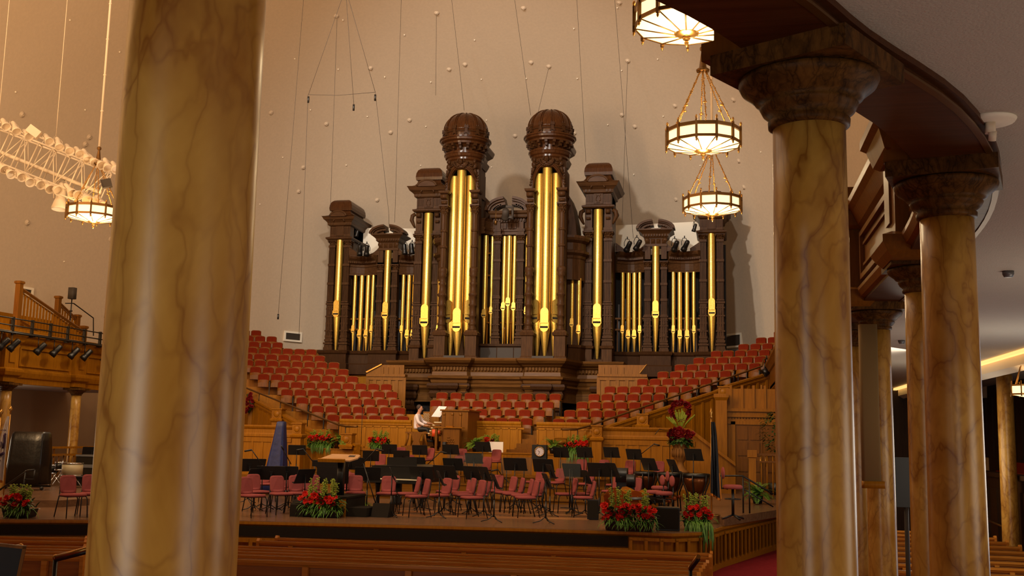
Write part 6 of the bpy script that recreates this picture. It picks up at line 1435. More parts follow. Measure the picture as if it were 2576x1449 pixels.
q = onD(268, 462, 30.5); mb.__init__(); mb.T = Matrix.Translation(q) @ Matrix.Rotation(.5, 4, 'Z') @ Matrix.Rotation(-.3, 4, 'Y'); mb.b(-.14, .14, -.1, .1, -.12, .12); single('flood_lamp', mb, M['grd'], 'dark boxy lamp at the right end of the white truss', 'spotlight')
# ================================================================== cables and hanging microphones
def cable(pts, label, r=.011, m='grd'):
    P = [onD(x, y, d) for x, y, d in pts]; mb = MB(); mb.tube(P, r, 4); return single('suspension_wire', mb, M[m], label, 'wire', None)
W = [(((765, -20, 40), (700, 790, 40)), 'long thin wire ending in a microphone left of the organ'), (((1010, -20, 42), (993, 560, 42)), 'thin vertical wire between the wire rig and the left domed tower'),
     (((866, -20, 34), (776, 238, 34)), 'left sloping wire of the hanging triangle rig'), (((872, -20, 34), (944, 232, 34)), 'right sloping wire of the hanging triangle rig'), (((870, -20, 34), (890, 262, 34)), 'middle wire of the hanging triangle rig'),
     (((776, 238, 34), (850, 240, 34), (944, 232, 34)), 'nearly horizontal wire joining the hanging triangle rig'), (((775, 238, 34), (752, 850, 34)), 'wire dropping from the left corner of the triangle rig'), (((944, 232, 34), (978, 535, 34), (979, 575, 34)), 'slanting wire from the triangle rig down to the left pediment'),
     (((848, 45, 40), (830, 560, 40)), 'faint wire below the upper left rosette'), (((1134, -20, 42), (1168, 278, 42.6)), 'wire running down to the top of the left dome'), (((1292, -20, 40), (1335, 290, 40)), 'pale wire slanting down between the two domes'), (((1380, 172, 44), (1352, 290, 44)), 'short wire behind the right dome'),
     (((1450, -20, 42), (1474, 408, 42)), 'wire running down to the right inner tower'), (((1545, -20, 38), (1593, 600, 38)), 'wire crossing another one right of the organ centre'), (((1579, 155, 40), (1565, 560, 40)), 'wire hanging from a rosette right of the organ centre'), (((310, 420, 36), (262, 800, 36)), 'thin wire beside the big column on the left'), (((1098, 35, 44), (1096, 240, 44)), 'faint vertical wire left of the left dome')]
for pts, lb in W: cable(pts, lb, .007)
for px, py, d, lb in ((700, 790, 40, 'small microphone at the end of the wire left of the organ'), (776, 243, 34, 'small microphone at the left corner of the triangle rig'), (944, 238, 34, 'small microphone at the right corner of the triangle rig'), (890, 263, 34, 'small microphone hanging under the middle of the triangle rig')):
    q = onD(px, py, d); mb = MB(); mb.tube([q, q-Vector((0, 0, .2))], .035, 8); single('hanging_microphone', mb, M['blk'], lb, 'microphone')
# spotlights standing on the organ wings
for px, py, Y, rz, pit, lb in ((905, 636, 46.2, .3, .5, 'first black spotlight on the left organ wing'), (922, 637, 46.2, .4, .5, 'second black spotlight on the left organ wing'), (1018, 634, 46.2, -.2, .2, 'black spotlight right of the left pediment, nearer the pediment'), (1036, 633, 46.2, -.3, .2, 'black spotlight right of the left pediment, nearer the inner tower'),
                           (1578, 626, 46.2, .6, .8, 'first black spotlight on the right organ wing'), (1602, 622, 46.2, .7, .8, 'second black spotlight on the right organ wing'), (1697, 625, 46.2, .5, .8, 'first black spotlight right of the right pediment'), (1722, 624, 46.2, .6, .8, 'second black spotlight right of the right pediment')):
    q = onY(px, py, Y); fixture_lamp((q.x, Y, q.z), rz, pit, lb, 'black spotlights on top of the organ', sc=1.3)
q = onY(1272, 532, 43.7); t = thing('projector_lamp', 'grey moving-head lamp in the broken pediment of the organ centre', 'spotlight', (q.x, 43.7, q.z-.2), .2)
mb = MB(); mb.T = Matrix.Rotation(.9, 4, 'X'); mb.lathe([(.001, .35), (.14, .33), (.15, .1), (.17, -.05), (.19, -.12), (.15, -.12)], n=16); obj('head', mb, M['grd'], t, False)
mb = MB(); mb.rb(.3, 0, .15, .1, .12, .6, .04); mb.b(.0, .3, -.05, .05, .36, .46); mb.b(.0, .3, -.05, .05, -.1, 0); obj('yoke', mb, M['grd'], t, False)
mb = MB(); mb.tube([(-.42, 0, .3), (-.42, 0, -.25)], .02, 6); mb.lathe([(.06, -.4), (.07, -.25), (.05, -.2)], -.42, 0, 10); obj('side_lamp', mb, M['brz'], t, False)
q = onY(1746, 578, 46.0); fixture_lamp((q.x, 46.0, q.z), 1.2, .3, 'small dark lamp clamped beside the rightmost organ tower', 'black spotlights on top of the organ', sc=.9)
q = onY(897, 592, 46.0); fixture_lamp((q.x, 46.0, q.z), 1.2, .3, 'small dark lamp clamped beside the leftmost organ tower', 'black spotlights on top of the organ', sc=.8)
q = onV(1928, 936, WA, WB); fixture_lamp((q.x, q.y-.3, q.z), 1.8, 1.0, 'black spotlight at the top of the right choir wall', 'black spotlight on the choir wall', sc=1.4)
# ================================================================== flowers
random.seed(11)
def blade(mb, p, d, L, w, droop, n=5):
    """arching leaf strip"""
    p = Vector(p); d = Vector(d).normalized(); side = d.cross(Vector((0, 0, 1)))
    side = side.normalized() if side.length > .01 else Vector((1, 0, 0)); vs = []
    q = p.copy(); v = d.copy()
    for k in range(n+1):
        u = k/n; ww = w*(.35+1.0*sin(pi*min(1, u*.9+.1)))*(1 if k < n else .1); vs += [q-side*ww/2, q+side*ww/2]
        q = q+v*(L/n); v = (v+Vector((0, 0, -droop/n))).normalized()
    mb.add(vs, [(2*k, 2*k+1, 2*k+3, 2*k+2) for k in range(n)])
def bloom_mesh(r, m, petals=7):
    mb = MB()
    for k in range(petals):
        a = 2*pi*k/petals
        for (r0, z0, r1, z1, w) in ((.15, 0, 1.0, .45, .5), (.1, .1, .6, .75, .4)):
            a2 = a+(.3 if r1 < .8 else 0); c, s = cos(a2), sin(a2)
            mb.add([(r*r0*c, r*r0*s, r*z0), (r*(r0+r1)/2*c-r*w*s, r*(r0+r1)/2*s+r*w*c, r*(z0+z1)/2), (r*r1*c, r*r1*s, r*z1), (r*(r0+r1)/2*c+r*w*s, r*(r0+r1)/2*s-r*w*c, r*(z0+z1)/2)], [(0, 1, 2, 3)])
    mb.ball((0, 0, r*.25), r*.22, 6)
    me = bpy.data.meshes.new('flower'); me.from_pydata(mb.v, [], mb.f); me.materials.append(m); return me
BL = {'red': bloom_mesh(.075, M['rflo']), 'dred': bloom_mesh(.11, M['dflo']), 'org': bloom_mesh(.05, M['rflo'], 5)}
def blooms(t, pts, kind='red'):
    for x, y, z in pts:
        o = bpy.data.objects.new('flower', BL[kind]); COL.objects.link(o); o.parent = t; o.location = (x, y, z); s = random.uniform(.75, 1.2); o.scale = (s, s, s)
        o.rotation_euler = (radians(random.uniform(30, 100)), random.uniform(-.4, .4), random.uniform(-.7, .7))
def arrangement(label, x, y, z, w, d, h, nb=16, trail=0, pot='blk', poth=.16, grass=True, stalks=10, name='flower_basket', leafm='leaf'):
    t = thing(name, label, 'flower arrangement', (x, y, z))
    mb = MB(); mb.sq([(-.02, 0), (.01, poth), (-.01, poth)], 0, 0, w*.42, d*.4); obj('planter', mb, M[pot], t, False)
    mb = MB()
    for k in range(int(420*w*max(.5, h))):
        u = random.uniform(-.5, .5); a = random.uniform(0, 2*pi); zz = poth+random.uniform(0, .5)*h*(1-1.2*u*u)
        blade(mb, (u*w*.9, random.uniform(-.45, .3)*d, zz*.8), (cos(a)*.7, -abs(sin(a))*.8, random.uniform(-.1, .9)), random.uniform(.1, .2), random.uniform(.025, .05), random.uniform(.3, 1.4), 3)
    obj('leaves', mb, M[leafm], t, False)
    if grass:
        mb = MB()
        for k in range(int(150*w)):
            a = random.uniform(-pi, 0); blade(mb, (random.uniform(-.4, .4)*w, -.2*d, poth*random.uniform(.5, 1.5)), (cos(a)*.8, sin(a), random.uniform(.1, .8)), random.uniform(.22, .4), .014, random.uniform(1.4, 2.6), 5)
        obj('grass_blades', mb, M['leafb'], t, False)
    if stalks:
        mb = MB()
        stalks = int(stalks*1.7)
        for k in range(stalks):
            u = (k+.5)/stalks-.5; cl_ = round(u*3)/3; bx = cl_*w*.75+random.uniform(-.07, .07); H = h*random.uniform(.75, 1.05)
            P = [(bx*.8, 0, poth), (bx, random.uniform(-.1, .05), H*.6), (bx*1.05+random.uniform(-.04, .04), random.uniform(-.1, .05), H)]
            mb.tube(P, .006, 4)
            for j in range(20):
                q = Vector(P[1]).lerp(Vector(P[2]), j/19); a = random.uniform(0, 6.3); mb.ball(q+Vector((.035*cos(a), .035*sin(a), random.uniform(-.01, .02))), .017, 5, 1.2, 1.2, .7)
        obj('yellow_stalks', mb, M['leafy'], t, False)
    pts = [((random.uniform(-.46, .46))*w, -d*random.uniform(.3, .5), poth+h*random.uniform(.1, .42)) for _ in range(nb)]
    blooms(t, pts); blooms(t, [((random.uniform(-.45, .45))*w, -d*random.uniform(.3, .5), poth+h*random.uniform(.05, .4)) for _ in range(nb)], 'org')
    if trail:
        mb = MB()
        for k in range(int(trail*110)):
            blade(mb, (random.uniform(-.3, .45)*w, -d*.45, poth*.8), (random.uniform(-.3, .4), -.7, random.uniform(-.2, .4)), random.uniform(.3, .75)*trail, .022, random.uniform(2.5, 5), 7)
        obj('trailing_leaves', mb, M['leafb'], t, False)
    return t
def fern(label, x, y, z, r, pot=True, m='leafb', n=34):
    t = thing('potted_fern', label, 'plant', (x, y, z))
    if pot: mb = MB(); mb.lathe([(.001, 0), (.11, 0), (.14, .2), (.001, .2)], n=12); obj('pot', mb, M['blk'], t, False)
    mb = MB(); z0 = .2 if pot else .02
    for k in range(n):
        a = 2*pi*k/n+random.uniform(-.1, .1); el = random.uniform(.3, 1.2); L = r*random.uniform(.8, 1.25); d = Vector((cos(a)*cos(el), sin(a)*cos(el), sin(el))); q = Vector((0, 0, z0)); v = d.copy()
        side = Vector((-sin(a), cos(a), 0))
        for j in range(12):
            q2 = q+v*(L/12); w_ = r*.26*sin(pi*(j+1)/13.5)
            for s_ in (-1, 1): mb.add([q, q+side*s_*w_+v*.02, q2+side*s_*w_*.3], [(0, 1, 2)])
            q = q2; v = (v+Vector((0, 0, -.14))).normalized()
    obj('fronds', mb, M[m] if 'dark' in label else M['ferny'], t, False); return t
q = onZ(803, 1302, .85); arrangement('red flower basket with yellow stalks on the stage floor before the conductor podium', q.x, q.y+.2, .86, .95, .5, .78, 16, .0, 'blk')
q = onZ(1580, 1338, .85); arrangement('widest red flower arrangement at the stage edge, left of the black loudspeaker', q.x, q.y+.3, .86, 1.1, .5, .8, 22)
q = onZ(1752, 1334, .85); arrangement('red flower arrangement with long trailing leaves right of the black loudspeaker', q.x, q.y+.25, .86, .6, .45, .68, 12, 1.0, stalks=7)
q = onZ(28, 1304, .85); arrangement('red flower basket at the left edge of the stage', q.x, q.y+.25, .86, .62, .45, .62, 12)
YT = 34.5
q = onY(806, 1138, YT); arrangement('red flower box with hanging leaves on the upper tier, behind the left stands', q.x, YT, 2.08, 1.0, .35, .62, 14, .7)
q = onY(955, 1138, YT); arrangement('red flower box left of the organ bench', q.x, YT, 2.08, .75, .35, .62, 10, .35)
q = onY(1238, 1138, YT+.3); arrangement('sparse orange flower box right of the organ console', q.x, YT+.3, 2.08, .55, .3, .62, 8, 0)
q = onY(1452, 1138, YT); arrangement('red flower box with hanging leaves right of the clock', q.x, YT, 2.08, .85, .35, .6, 12, .8)
for px, lb in ((858, 'light green fern beside the upper left flower box'), (1197, 'light green fern right of the organ console'), (1392, 'light green fern just right of the clock')): q = onY(px, 1138, YT-.12); fern(lb, q.x, YT-.12, 2.08, .5)
q = onZ(905, 1270, .95); fern('fern lying behind the podium on the stage floor', q.x, q.y, .96, .32, False, n=24)
q = onZ(1906, 1268, 1.02); fern('dark fern on the floor by the right stair rail', q.x, q.y, 1.03, .5, True, 'leafb', 40)
# urn with large arrangement
Yu = 31.9; q = onY(1712, 1100, Yu); zt = onY(1712, 1113, Yu).z; zb_ = 1.17
t = thing('stone_urn', 'tall fluted clay-coloured urn on a square plinth against the right parapet', 'urn', (q.x, Yu, zb_)); H = zt-zb_
mb = MB(); mb.b(-.28, .28, -.28, .28, 0, H*.3); mb.b(-.32, .32, -.32, .32, H*.3, H*.34); obj('plinth', mb, M['stone'], t, False)
mb = MB(); mb.lathe([(.24, H*.34), (.26, H*.38), (.16, H*.42), (.1, H*.5), (.09, H*.56), (.12, H*.6), (.22, H*.68), (.26, H*.78), (.24, H*.85), (.22, H*.9), (.29, H*.97), (.3, H), (.25, H)], n=24)
for k in range(18): a = 2*pi*k/18; mb.tube([(.24*cos(a), .24*sin(a), H*.69), (.27*cos(a), .27*sin(a), H*.78), (.25*cos(a), .25*sin(a), H*.86)], .02, 5)
obj('vase', mb, M['stone'], t, False)
t = thing('urn_bouquet', 'tall bouquet in the urn, dark red blooms below a red wreath with green spikes', 'flower arrangement', (q.x, Yu, zt))
mb = MB()
for k in range(150):
    a = random.uniform(0, 2*pi); blade(mb, (.25*cos(a), .2*sin(a)-.05, random.uniform(-.05, .15)), (cos(a), sin(a)*.6-.3, random.uniform(-.5, .6)), random.uniform(.12, .25), .06, random.uniform(.5, 2), 3)
obj('leaves', mb, M['leaf'], t, False)
mb = MB()
for k in range(26):
    a = random.uniform(-.75, .75); L = random.uniform(.45, .7); P = [(0, -.05, .3), (L*sin(a)*.6, -.08, .3+L*cos(a)*.6), (L*sin(a)*1.1, -.1, .3+L*cos(a))]; mb.tube(P, .006, 4)
    for j in range(12): qq = Vector(P[1]).lerp(Vector(P[2]), j/11); mb.ball(qq, .022, 5)
obj('green_spikes', mb, M['leafy'], t, False)
blooms(t, [(.36*cos(a)*q_, -.2+.1*q_, .2+.2*sin(a)*q_) for a, q_ in [(2.4*k, sqrt((k+.5)/24)) for k in range(24)]], 'dred')
blooms(t, [(.27*cos(a), -.03, .93+.24*sin(a)) for a in [2*pi*k/18 for k in range(18)]], 'dred')
mb = MB(); mb.tube([(.26*cos(a), 0, .93+.23*sin(a)) for a in [2*pi*k/20 for k in range(21)]], .05, 6); obj('wreath_ring', mb, M['leaf'], t, False)
for px, py in ((1694, 1076), (1712, 1062), (1722, 1078)): pass
q = vline(631, 1015, 'left'); t = thing('wall_wreath', 'red flower garland hanging on the left choir wall beside the big column', 'wreath', (q.x+.1, q.y-.3, q.z))
mb = MB(); mb.tube([(-.1, 0, .35), (.05, -.02, .1), (.1, -.02, -.1), (-.05, 0, -.35)], .07, 8); obj('leaf_base', mb, M['leaf'], t, False); blooms(t, [(random.uniform(-.14, .16), -.1, .36-.07*k) for k in range(11)], 'dred')
q = onY(1942, 1085, 33.5); t = thing('small_tree', 'green bushy foliage showing at the left side of the right column', 'plant', (q.x+.1, 33.5, 1.03))
mb = MB(); mb.cyl(0, 0, .2, q.z-1.0, .03, 8); obj('trunk', mb, M['oakd'], t, False); mb = MB(); mb.lathe([(.001, 0), (.2, 0), (.24, .35), (.001, .35)], n=12); obj('pot', mb, M['blk'], t, False); mb = MB()
for k in range(420):
    a = random.uniform(0, 6.3); b = random.uniform(-1, 1); r = .5*sqrt(1-b*b)*random.uniform(.6, 1); blade(mb, (r*cos(a), r*sin(a), q.z-1.03+b*.6), (cos(a), sin(a), random.uniform(-.5, .6)), .13, .05, .8, 3)
obj('foliage', mb, M['leaf'], t, False)
# ================================================================== flags
def flag(px, y0, y1, Y, zf, wt, wb, m, label, fringe=True, ball=True):
    a = onY(px, y0, Y); b = onY(px, y1, Y); t = thing('flag', label, 'flag', (a.x, Y, zf))
    mb = MB(); mb.cyl(0, 0, .03, a.z-zf, .016, 8); mb.lathe([(.001, 0), (.18, 0), (.18, .02), (.03, .05)], n=16); obj('pole', mb, M['brass'], t, False)
    mb = MB(); zt = a.z-zf; mb.lathe([(.001, zt+.24), (.035, zt+.12), (.015, zt+.06), (.03, zt+.03), (.01, zt-.02)], n=10); obj('finial', mb, M['brass'], t, False)
    mb = MB(); z1 = zt-.08; z0 = b.z-zf; n = 26; rings = []; 
    for k in range(13):
        u = k/12; z = z1+(z0-z1)*u; w = wt+(wb-wt)*u**.7
        rings.append([((j/n)*w-.03*w+.015*sin(5*u+j), -.04-.045*(1-.3*u)*sin(j*1.9+u*2)-.05*sin(j*.7), z-(.12*w/wb*(j/n) if k == 12 else .12*u*(j/n))) for j in range(n+1)])
    mb.loft(rings, False, True, False); cl = obj('cloth', mb, M[m], t, False)
    if fringe:
        mb = MB(); e = rings[-1]; mb.loft([[p for p in e], [(p[0], p[1], p[2]-.05) for p in e]], False, False, False); f_ = [r_[-1] for r_ in rings[8:]]; mb.loft([[p for p in f_], [(p[0]+.03, p[1], p[2]) for p in f_]], False, False, False); obj('gold_fringe', mb, M['gold'], t, False)
    return t, rings
t, rg = flag(1789, 1052, 1240, 23.6, 1.02, .07, .2, 'navy', 'furled dark navy flag with gold fringe on a brass pole at the right')
def wflag(px, Y, y0, y1, label, dirn=-1):
    a = onY(px, y0, Y); b = onY(px, y1, Y); zf = .86; t = thing('flag', label, 'flag', (a.x, Y, zf)); zt = a.z-zf
    mb = MB(); mb.cyl(0, 0, .03, zt, .016, 8); mb.lathe([(.001, 0), (.18, 0), (.18, .02), (.03, .05)], n=16); obj('pole', mb, M['brass'], t, False)
    mb = MB(); mb.lathe([(.001, zt+.2), (.05, zt+.12), (.012, zt+.06), (.025, zt+.02)], n=10); mb.b(-.05, .05, -.01, .01, zt+.1, zt+.14); obj('finial', mb, M['brass'], t, False)
    rings = []; n = 16; z0 = b.z-zf
    for k in range(13):
        u = k/12; w = .05+.3*u**.8; rings.append([(dirn*(j/n)*w+.0, -.03-.03*sin(j*1.2+u), zt-.05+(z0-zt)*u*(1-.05*j/n)) for j in range(n+1)])
    mb = MB(); mb.loft(rings, False, True, False); obj('cloth', mb, M['flagw'], t, False)
    mb = MB(); e = rings[-1]; mb.loft([list(e), [(p[0], p[1]-.002, p[2]-.06) for p in e]], False, False, False); obj('gold_fringe', mb, M['gold'], t, False)
    return t, zt, z0
t, zt, z0 = wflag(26, 22.4, 1042, 1205, 'white flag with dark purple emblem and lettering at the left picture edge')
def text(s, size, loc, rot_, m, parent, name='lettering'):
    cu = bpy.data.curves.new(name, 'FONT'); cu.body = s; cu.size = size; cu.extrude = .003; cu.align_x = 'CENTER'
    o = bpy.data.objects.new(name, cu); COL.objects.link(o); o.data.materials.append(m)
    dg = bpy.context.evaluated_depsgraph_get(); me = bpy.data.meshes.new_from_object(o.evaluated_get(dg)); bpy.data.objects.remove(o)
    o = bpy.data.objects.new(name, me); COL.objects.link(o); o.parent = parent; o.location = loc; o.rotation_euler = rot_; me.materials.clear(); me.materials.append(m); return o
mid = (zt+z0)/2
text('BATTER', .05, (-.1, -.085, mid+.36), (pi/2, 0, 0), M['purple'], t)
mb = MB()
for r_ in (.035, .06): mb.tube([(-.14+r_*cos(a), -.085, mid+.05+r_*sin(a)) for a in [2*pi*k/16 for k in range(17)]], .007, 5)
mb.tube([(-.06, -.085, mid-.05), (-.03, -.085, mid+.1), (-.05, -.085, mid+.25), (-.02, -.085, mid+.3)], .025, 6); mb.tube([(-.22, -.085, mid-.16), (-.1, -.085, mid-.2), (-.02, -.085, mid-.15)], .035, 6); mb.tube([(-.2, -.085, mid-.3), (-.1, -.085, mid-.33)], .015, 6); obj('emblem', mb, M['purple'], t, False)
t, zt, z0 = wflag(2, 22.1, 1050, 1200, 'second flag with navy lower half cut off at the left picture edge')
for c_ in t.children:
    if c_.name.startswith('cloth'): c_.data.materials.clear(); c_.data.materials.append(M['navy'])
# ================================================================== organ console, bench, organist
Yo = 34.95; K = lambda px, py, Y=Yo: onY(px, py, Y); ZF = 2.07
a = K(1112, 1030); b = K(1181, 1032)
t = thing('organ_console', 'dark wood organ console seen from its side, with stepped keyboards', 'organ console', ((a.x+b.x)/2, Yo, ZF))
def W2(name, mb, m, par): return obj(name, mb, M[m], par)
mb = MB(); mb.b(a.x+.02, b.x-.02, Yo-.1, Yo+1.6, ZF, a.z-.05); mb.b(a.x-.03, b.x+.03, Yo-.15, Yo+1.65, a.z-.05, a.z); mb.b(a.x-.02, b.x+.02, Yo-.13, Yo+1.62, ZF, ZF+.12)
for k in range(3): x = a.x+.08+k*(b.x-a.x-.1)/3; mb.b(x, x+.06, Yo-.13, Yo, ZF+.1, a.z-.1); mb.ball((x+.03, Yo-.13, a.z-.16), .05, 8, 1, .4, 1)
W2('case', mb, 'oakd', t)
man = [(K(1074, 1090), .0), (K(1078, 1083), 0), (K(1082, 1076), 0), (K(1086, 1069), 0), (K(1090, 1062), 0)]
for i, (p, _) in enumerate(man):
    mb = MB(); mb.b(p.x+.0, p.x+.26, Yo+.1, Yo+1.4, p.z-.015, p.z+.015); k_ = W2('keyboard', mb, 'ivory', t)
    mb = MB(); mb.b(p.x+.02, a.x+.02, Yo+.05, Yo+1.45, p.z-.09, p.z-.018); obj('key_slip', mb, M['oakd'], k_)
j0 = K(1062, 1035, Yo+1.3); j1 = K(1080, 1067, Yo+1.3); mb = MB(); mb.b(j0.x, j1.x+.3, Yo+1.45, Yo+1.55, ZF, j0.z); W2('stop_jamb', mb, 'oakd', t)
for r_ in range(9):
    for c_ in range(4): mb = MB(); mb.ball((j0.x+.03+c_*.055+(.025 if r_ % 2 else 0), Yo+1.43, j1.z+.04+r_*.04), .014, 6); obj('stop_knob', mb, M['ivory'], t)
m0 = K(1086, 1048); m1 = K(1116, 1022)
mb = MB(); mb.loft([[(m0.x, Yo-.0, m0.z), (m0.x+.3, Yo, m0.z+.03), (m1.x, Yo+.0, m1.z-.02), (m1.x-.24, Yo, m1.z-.03)], [(m0.x, Yo+.4, m0.z), (m0.x+.3, Yo+.4, m0.z+.03), (m1.x, Yo+.4, m1.z), (m1.x-.24, Yo+.4, m1.z-.03)]])
mb = MB(); mb.add([(m0.x, Yo-.05, m0.z), (m0.x+.31, Yo-.05, m0.z-.01), (m1.x+.02, Yo+.3, m1.z-.01), (m1.x-.26, Yo+.3, m1.z)], [(0, 1, 2, 3)]); mb.add([(v[0]+.005, v[1]+.01, v[2]+.01) for v in mb.v], [(3, 2, 1, 0)])
single('sheet_music', mb, M['paper'], 'open white sheet music above the organ keyboards', 'sheet music')
# tall narrow lectern in front of the console
a = K(1096, 1074, 34.4); b = K(1163, 1074, 34.4)
t = thing('wooden_lectern', 'brown wooden reading stand with carved front, before the organ console', 'lectern', ((a.x+b.x)/2, 34.4, ZF))
mb = MB(); mb.b(a.x-.02, b.x+.02, 34.28, 34.68, a.z-.03, a.z); W2('top', mb, 'oak', t)
mb = MB(); mb.b(a.x+.28, b.x-.08, 34.36, 34.64, ZF, a.z-.03); mb.b(a.x, a.x+.07, 34.34, 34.44, ZF, a.z-.03); W2('body', mb, 'oakd', t)
mb = MB()
for k in range(22): mb.ball((a.x+.42+.05*(k % 5)+.02*sin(k), 34.35, ZF+.18+.07*(k//5)), .03, 6, 1, .4, 1)
W2('carving', mb, 'oakd', t)
mb = MB(); mb.b(a.x+.36, a.x+.6, 34.36, 34.56, a.z, a.z+.04); single('closed_book', mb, M['cello'], 'tan book lying on the wooden reading stand', 'book')
q = K(1092, 1093, 34.8); mb = MB(); mb.rb(q.x, 34.8, q.z+.05, .14, .1, .24, .03); mb.rb(q.x+.14, 34.8, q.z+.08, .16, .08, .12, .03); single('orange_vest', mb, M['orange'], 'bright orange cloth hanging under the organ keyboards', 'cloth')
mb = MB(); q = K(1118, 1118, 34.3); mb.rb(q.x, 34.3, ZF+.16, .12, .12, .3, .02); single('equipment_box', mb, M['blk'], 'small black unit standing left of the carved reading stand', 'box')
# bench
a = K(1026, 1086, Yo+.4); b = K(1082, 1086, Yo+.4)
t = thing('organ_bench', 'wooden organ bench with splayed curved legs', 'bench', ((a.x+b.x)/2, Yo+.5, ZF))
mb = MB(); mb.b(a.x, b.x, Yo+.1, Yo+1.15, a.z-.06, a.z); W2('seat', mb, 'oakd', t)
mb = MB(); mb.b(a.x-.12, b.x+.12, Yo+.05, Yo+1.18, ZF, ZF+.14); W2('plinth', mb, 'oakd', t)
for yy in (Yo+.15, Yo+1.05):
    for s_, x in ((-1, a.x+.1), (1, b.x-.1)): mb = MB(); mb.tube([(x, yy, a.z-.06), (x+s_*.02, yy, a.z-.25), (x+s_*.1, yy, ZF+.12)], .035, 6); W2('leg', mb, 'oakd', t)
mb = MB(); cx = (a.x+b.x)/2; mb.ex([(cx-.2, a.z-.06), (cx+.2, a.z-.06), (cx+.1, (a.z+ZF)/2), (cx+.17, ZF+.14), (cx-.17, ZF+.14), (cx-.1, (a.z+ZF)/2)], Yo+.1, Yo+.14); W2('side_panel', mb, 'oakd', t)
# organist
def skin_mesh(name, joints, edges, m, parent, sub=2):
    me = bpy.data.meshes.new(name); me.from_pydata([j[0] for j in joints], edges, []); o = bpy.data.objects.new(name, me); COL.objects.link(o)
    sk = o.modifiers.new('skin', 'SKIN'); lay = me.skin_vertices[0].data if me.skin_vertices else None
    if lay is None:
        import bmesh
        bm = bmesh.new(); bm.from_mesh(me); bm.verts.layers.skin.verify(); bm.to_mesh(me); bm.free(); lay = me.skin_vertices[0].data
    for i, j in enumerate(joints):
        r = j[1] if isinstance(j[1], tuple) else (j[1], j[1]); lay[i].radius = r; lay[i].use_root = (i == 0)
    sb = o.modifiers.new('sub', 'SUBSURF'); sb.levels = sub; sb.render_levels = sub
    dg = bpy.context.evaluated_depsgraph_get(); me2 = bpy.data.meshes.new_from_object(o.evaluated_get(dg)); bpy.data.objects.remove(o)
    for p in me2.polygons: p.use_smooth = True
    me2.materials.clear(); me2.materials.append(m); o = bpy.data.objects.new(name, me2); COL.objects.link(o); o.parent = parent; return o
hp = K(1050, 1084, Yo+.6); hx, hz = hp.x, hp.z+.09
t = thing('person', 'person in a white shirt and dark trousers seated playing the organ', 'person', (hx, Yo+.6, ZF))
J = lambda x, y, z: (x, y, z+hz-ZF)
Z_ = (hz-ZF)
body = [(J(0, 0, 0), (.14, .11)), (J(-.02, 0, .2), (.13, .1)), (J(-.01, 0, .38), (.15, .11)), (J(.02, 0, .48), (.075, .08)), (J(.04, 0, .54), (.058, .058)), (J(.07, 0, .61), (.08, .08)), (J(.08, 0, .70), (.085, .1)), (J(.07, 0, .785), (.06, .07)),
        (J(.0, -.18, .44), .055), (J(.1, -.24, .2), .045), (J(.34, -.2, .1), .032), (J(.42, -.19, .1), (.03, .018)), (J(.0, .18, .44), .055), (J(.12, .24, .22), .045), (J(.34, .16, .18), .032), (J(.42, .15, .18), (.03, .018)),
        (J(.12, -.1, -.02), .09), (J(.42, -.11, -.03), .065), (J(.42, -.11, -.34), .045), (J(.46, -.11, -.4), .035), (J(.56, -.11, -.42), .028), (J(.12, .1, -.02), .09), (J(.42, .11, -.03), .065), (J(.40, .11, -.34), .045), (J(.44, .11, -.4), .035), (J(.54, .11, -.42), .028)]
n0 = len(body); eds = [(0, 1), (1, 2), (2, 3), (3, 4), (4, 5), (5, 6), (6, 7), (2, 8), (8, 9), (9, 10), (10, 11), (2, 12), (12, 13), (13, 14), (14, 15), (0, 16), (16, 17), (17, 18), (18, 19), (19, 20), (0, 21), (21, 22), (22, 23), (23, 24), (24, 25)]
for w_, yy, zz in ((11, -.19, .1), (15, .15, .18)):
    for k in range(4):
        b0 = len(body); dy = (k-1.5)*.02; L = (.035, .042, .04, .03)[k]
        body += [(J(.45, yy+dy, zz), .009), (J(.45+L, yy+dy*1.2, zz-.004), .008), (J(.45+L*1.5, yy+dy*1.25, zz-.02), .007)]; eds += [(w_, b0), (b0, b0+1), (b0+1, b0+2)]
    b0 = len(body); body += [(J(.42, yy+.035, zz-.005), .01), (J(.45, yy+.05, zz-.012), .008)]; eds += [(w_, b0), (b0, b0+1)]
bd = skin_mesh('body', body, eds, M['skin'], t)
sh = [(J(-.0, 0, -.05), (.17, .14)), (J(-.01, 0, .06), (.165, .13)), (J(-.025, 0, .2), (.15, .12)), (J(-.01, 0, .38), (.165, .125)), (J(.015, 0, .48), (.088, .09)), (J(.0, -.18, .44), .07), (J(.1, -.24, .2), .06), (J(.31, -.205, .105), .045), (J(.0, .18, .44), .07), (J(.12, .24, .22), .06), (J(.31, .17, .182), .045)]
skin_mesh('shirt', sh, [(0, 1), (1, 2), (2, 3), (3, 4), (3, 5), (5, 6), (6, 7), (3, 8), (8, 9), (9, 10)], M['shirt'], t)
tr = [(J(0, 0, -.02), (.15, .12)), (J(.12, -.1, -.02), .1), (J(.42, -.11, -.03), .075), (J(.42, -.11, -.36), .055), (J(.12, .1, -.02), .1), (J(.42, .11, -.03), .075), (J(.40, .11, -.36), .055)]
skin_mesh('trousers', tr, [(0, 1), (1, 2), (2, 3), (0, 4), (4, 5), (5, 6)], M['blkm'], t)
mb = MB(); mb.ball(J(.035, 0, .725), .1, 14, .95, .98, 1.0); hr = obj('hair', mb, M['hair'], t, False)
mb = MB(); mb.ball(J(.165, 0, .665), .015, 6, 1.2, .8, 1.3); 
for s_ in (-1, 1): mb.ball(J(.075, s_*.085, .675), .02, 8, .7, .4, 1.2)
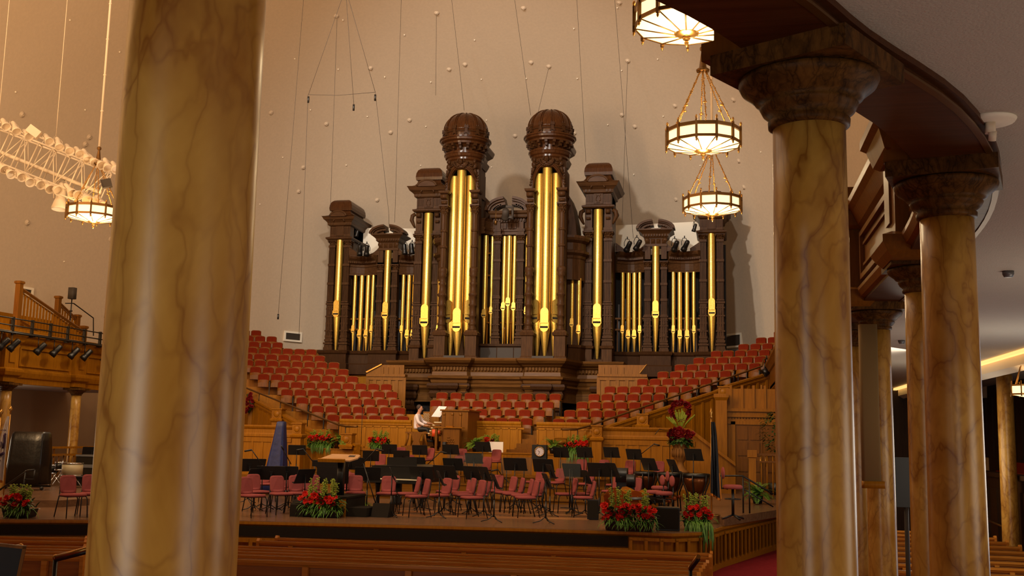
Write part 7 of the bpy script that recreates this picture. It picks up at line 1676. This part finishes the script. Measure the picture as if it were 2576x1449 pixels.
obj('ears_and_nose', mb, M['skin'], t, False)
mb = MB()
for s_ in (-1, 1): mb.ball(J(.15, s_*.032, .695), .009, 6)
mb.b(.152, .158, -.02, .02, Z_+.622, Z_+.628); obj('eyes_and_mouth', mb, M['hair'], t, False)
for s_ in (-1, 1):
    mb = MB(); mb.rb(.5, s_*.11, Z_-.43, .25, .09, .07, .03); obj('shoe', mb, M['blk'], t, False)
mb = MB(); p = K(1085, 1114, Yo+.6); mb.T = None
for k in range(14): mb.b(p.x-.25, p.x+.25, Yo+.1+k*.08, Yo+.14+k*.08, ZF+.02, ZF+.05)
obj('pedal_board', mb, M['cello'], bpy.data.objects['organ_console'])
# ================================================================== dark monitor and things under the right gallery
q = onY(2278, 1215, 15.2); t = thing('display_screen', 'dark display screen on a stand between the right columns', 'screen', (q.x, 15.2, 0))
mb = MB(); mb.b(-.14, .14, -.03, .03, q.z-.32, q.z+.34); obj('panel', mb, M['blk'], t, False); mb = MB(); mb.cyl(0, 0, .02, q.z-.32, .03, 8); mb.b(-.2, .2, -.15, .15, 0, .03); obj('stand', mb, M['grd'], t, False)
r0 = None
for i in range(6):
    for j in range(2):
        lab = f'dark red seat under the right gallery, {ordn(i)} from the near end, {["front","back"][j]} row'
        loc = (6.4+j*.42, 19+i*1.6, 1.15+.2*j)
        if r0 is None:
            r0 = thing('side_chair', '', 'seat', loc, 0, 'dark red seats under the right gallery'); mb = MB(); mb.rb(0, 0, .6, .1, 1.2, .6, .05, 'x'); obj('backrest', mb, M['seatr'], r0, False); mb = MB(); mb.b(-.2, .25, -.55, .55, .3, .38); obj('seat', mb, M['seatr'], r0, False); mb = MB(); mb.b(-.1, .1, -.05, .05, -1.1, .3); obj('leg', mb, M['blk'], r0, False); tt = r0
        else: tt = dup(r0, loc)
        tt['label'] = lab
mb = MB(); P = [onX(x, y, 5.7) for x, y in ((2488, 1310), (2530, 1328))]; mb.tube(P, .025, 6); single('wall_handrail', mb, M['brz'], 'short sloping handrail by the slender far right column', 'handrail')
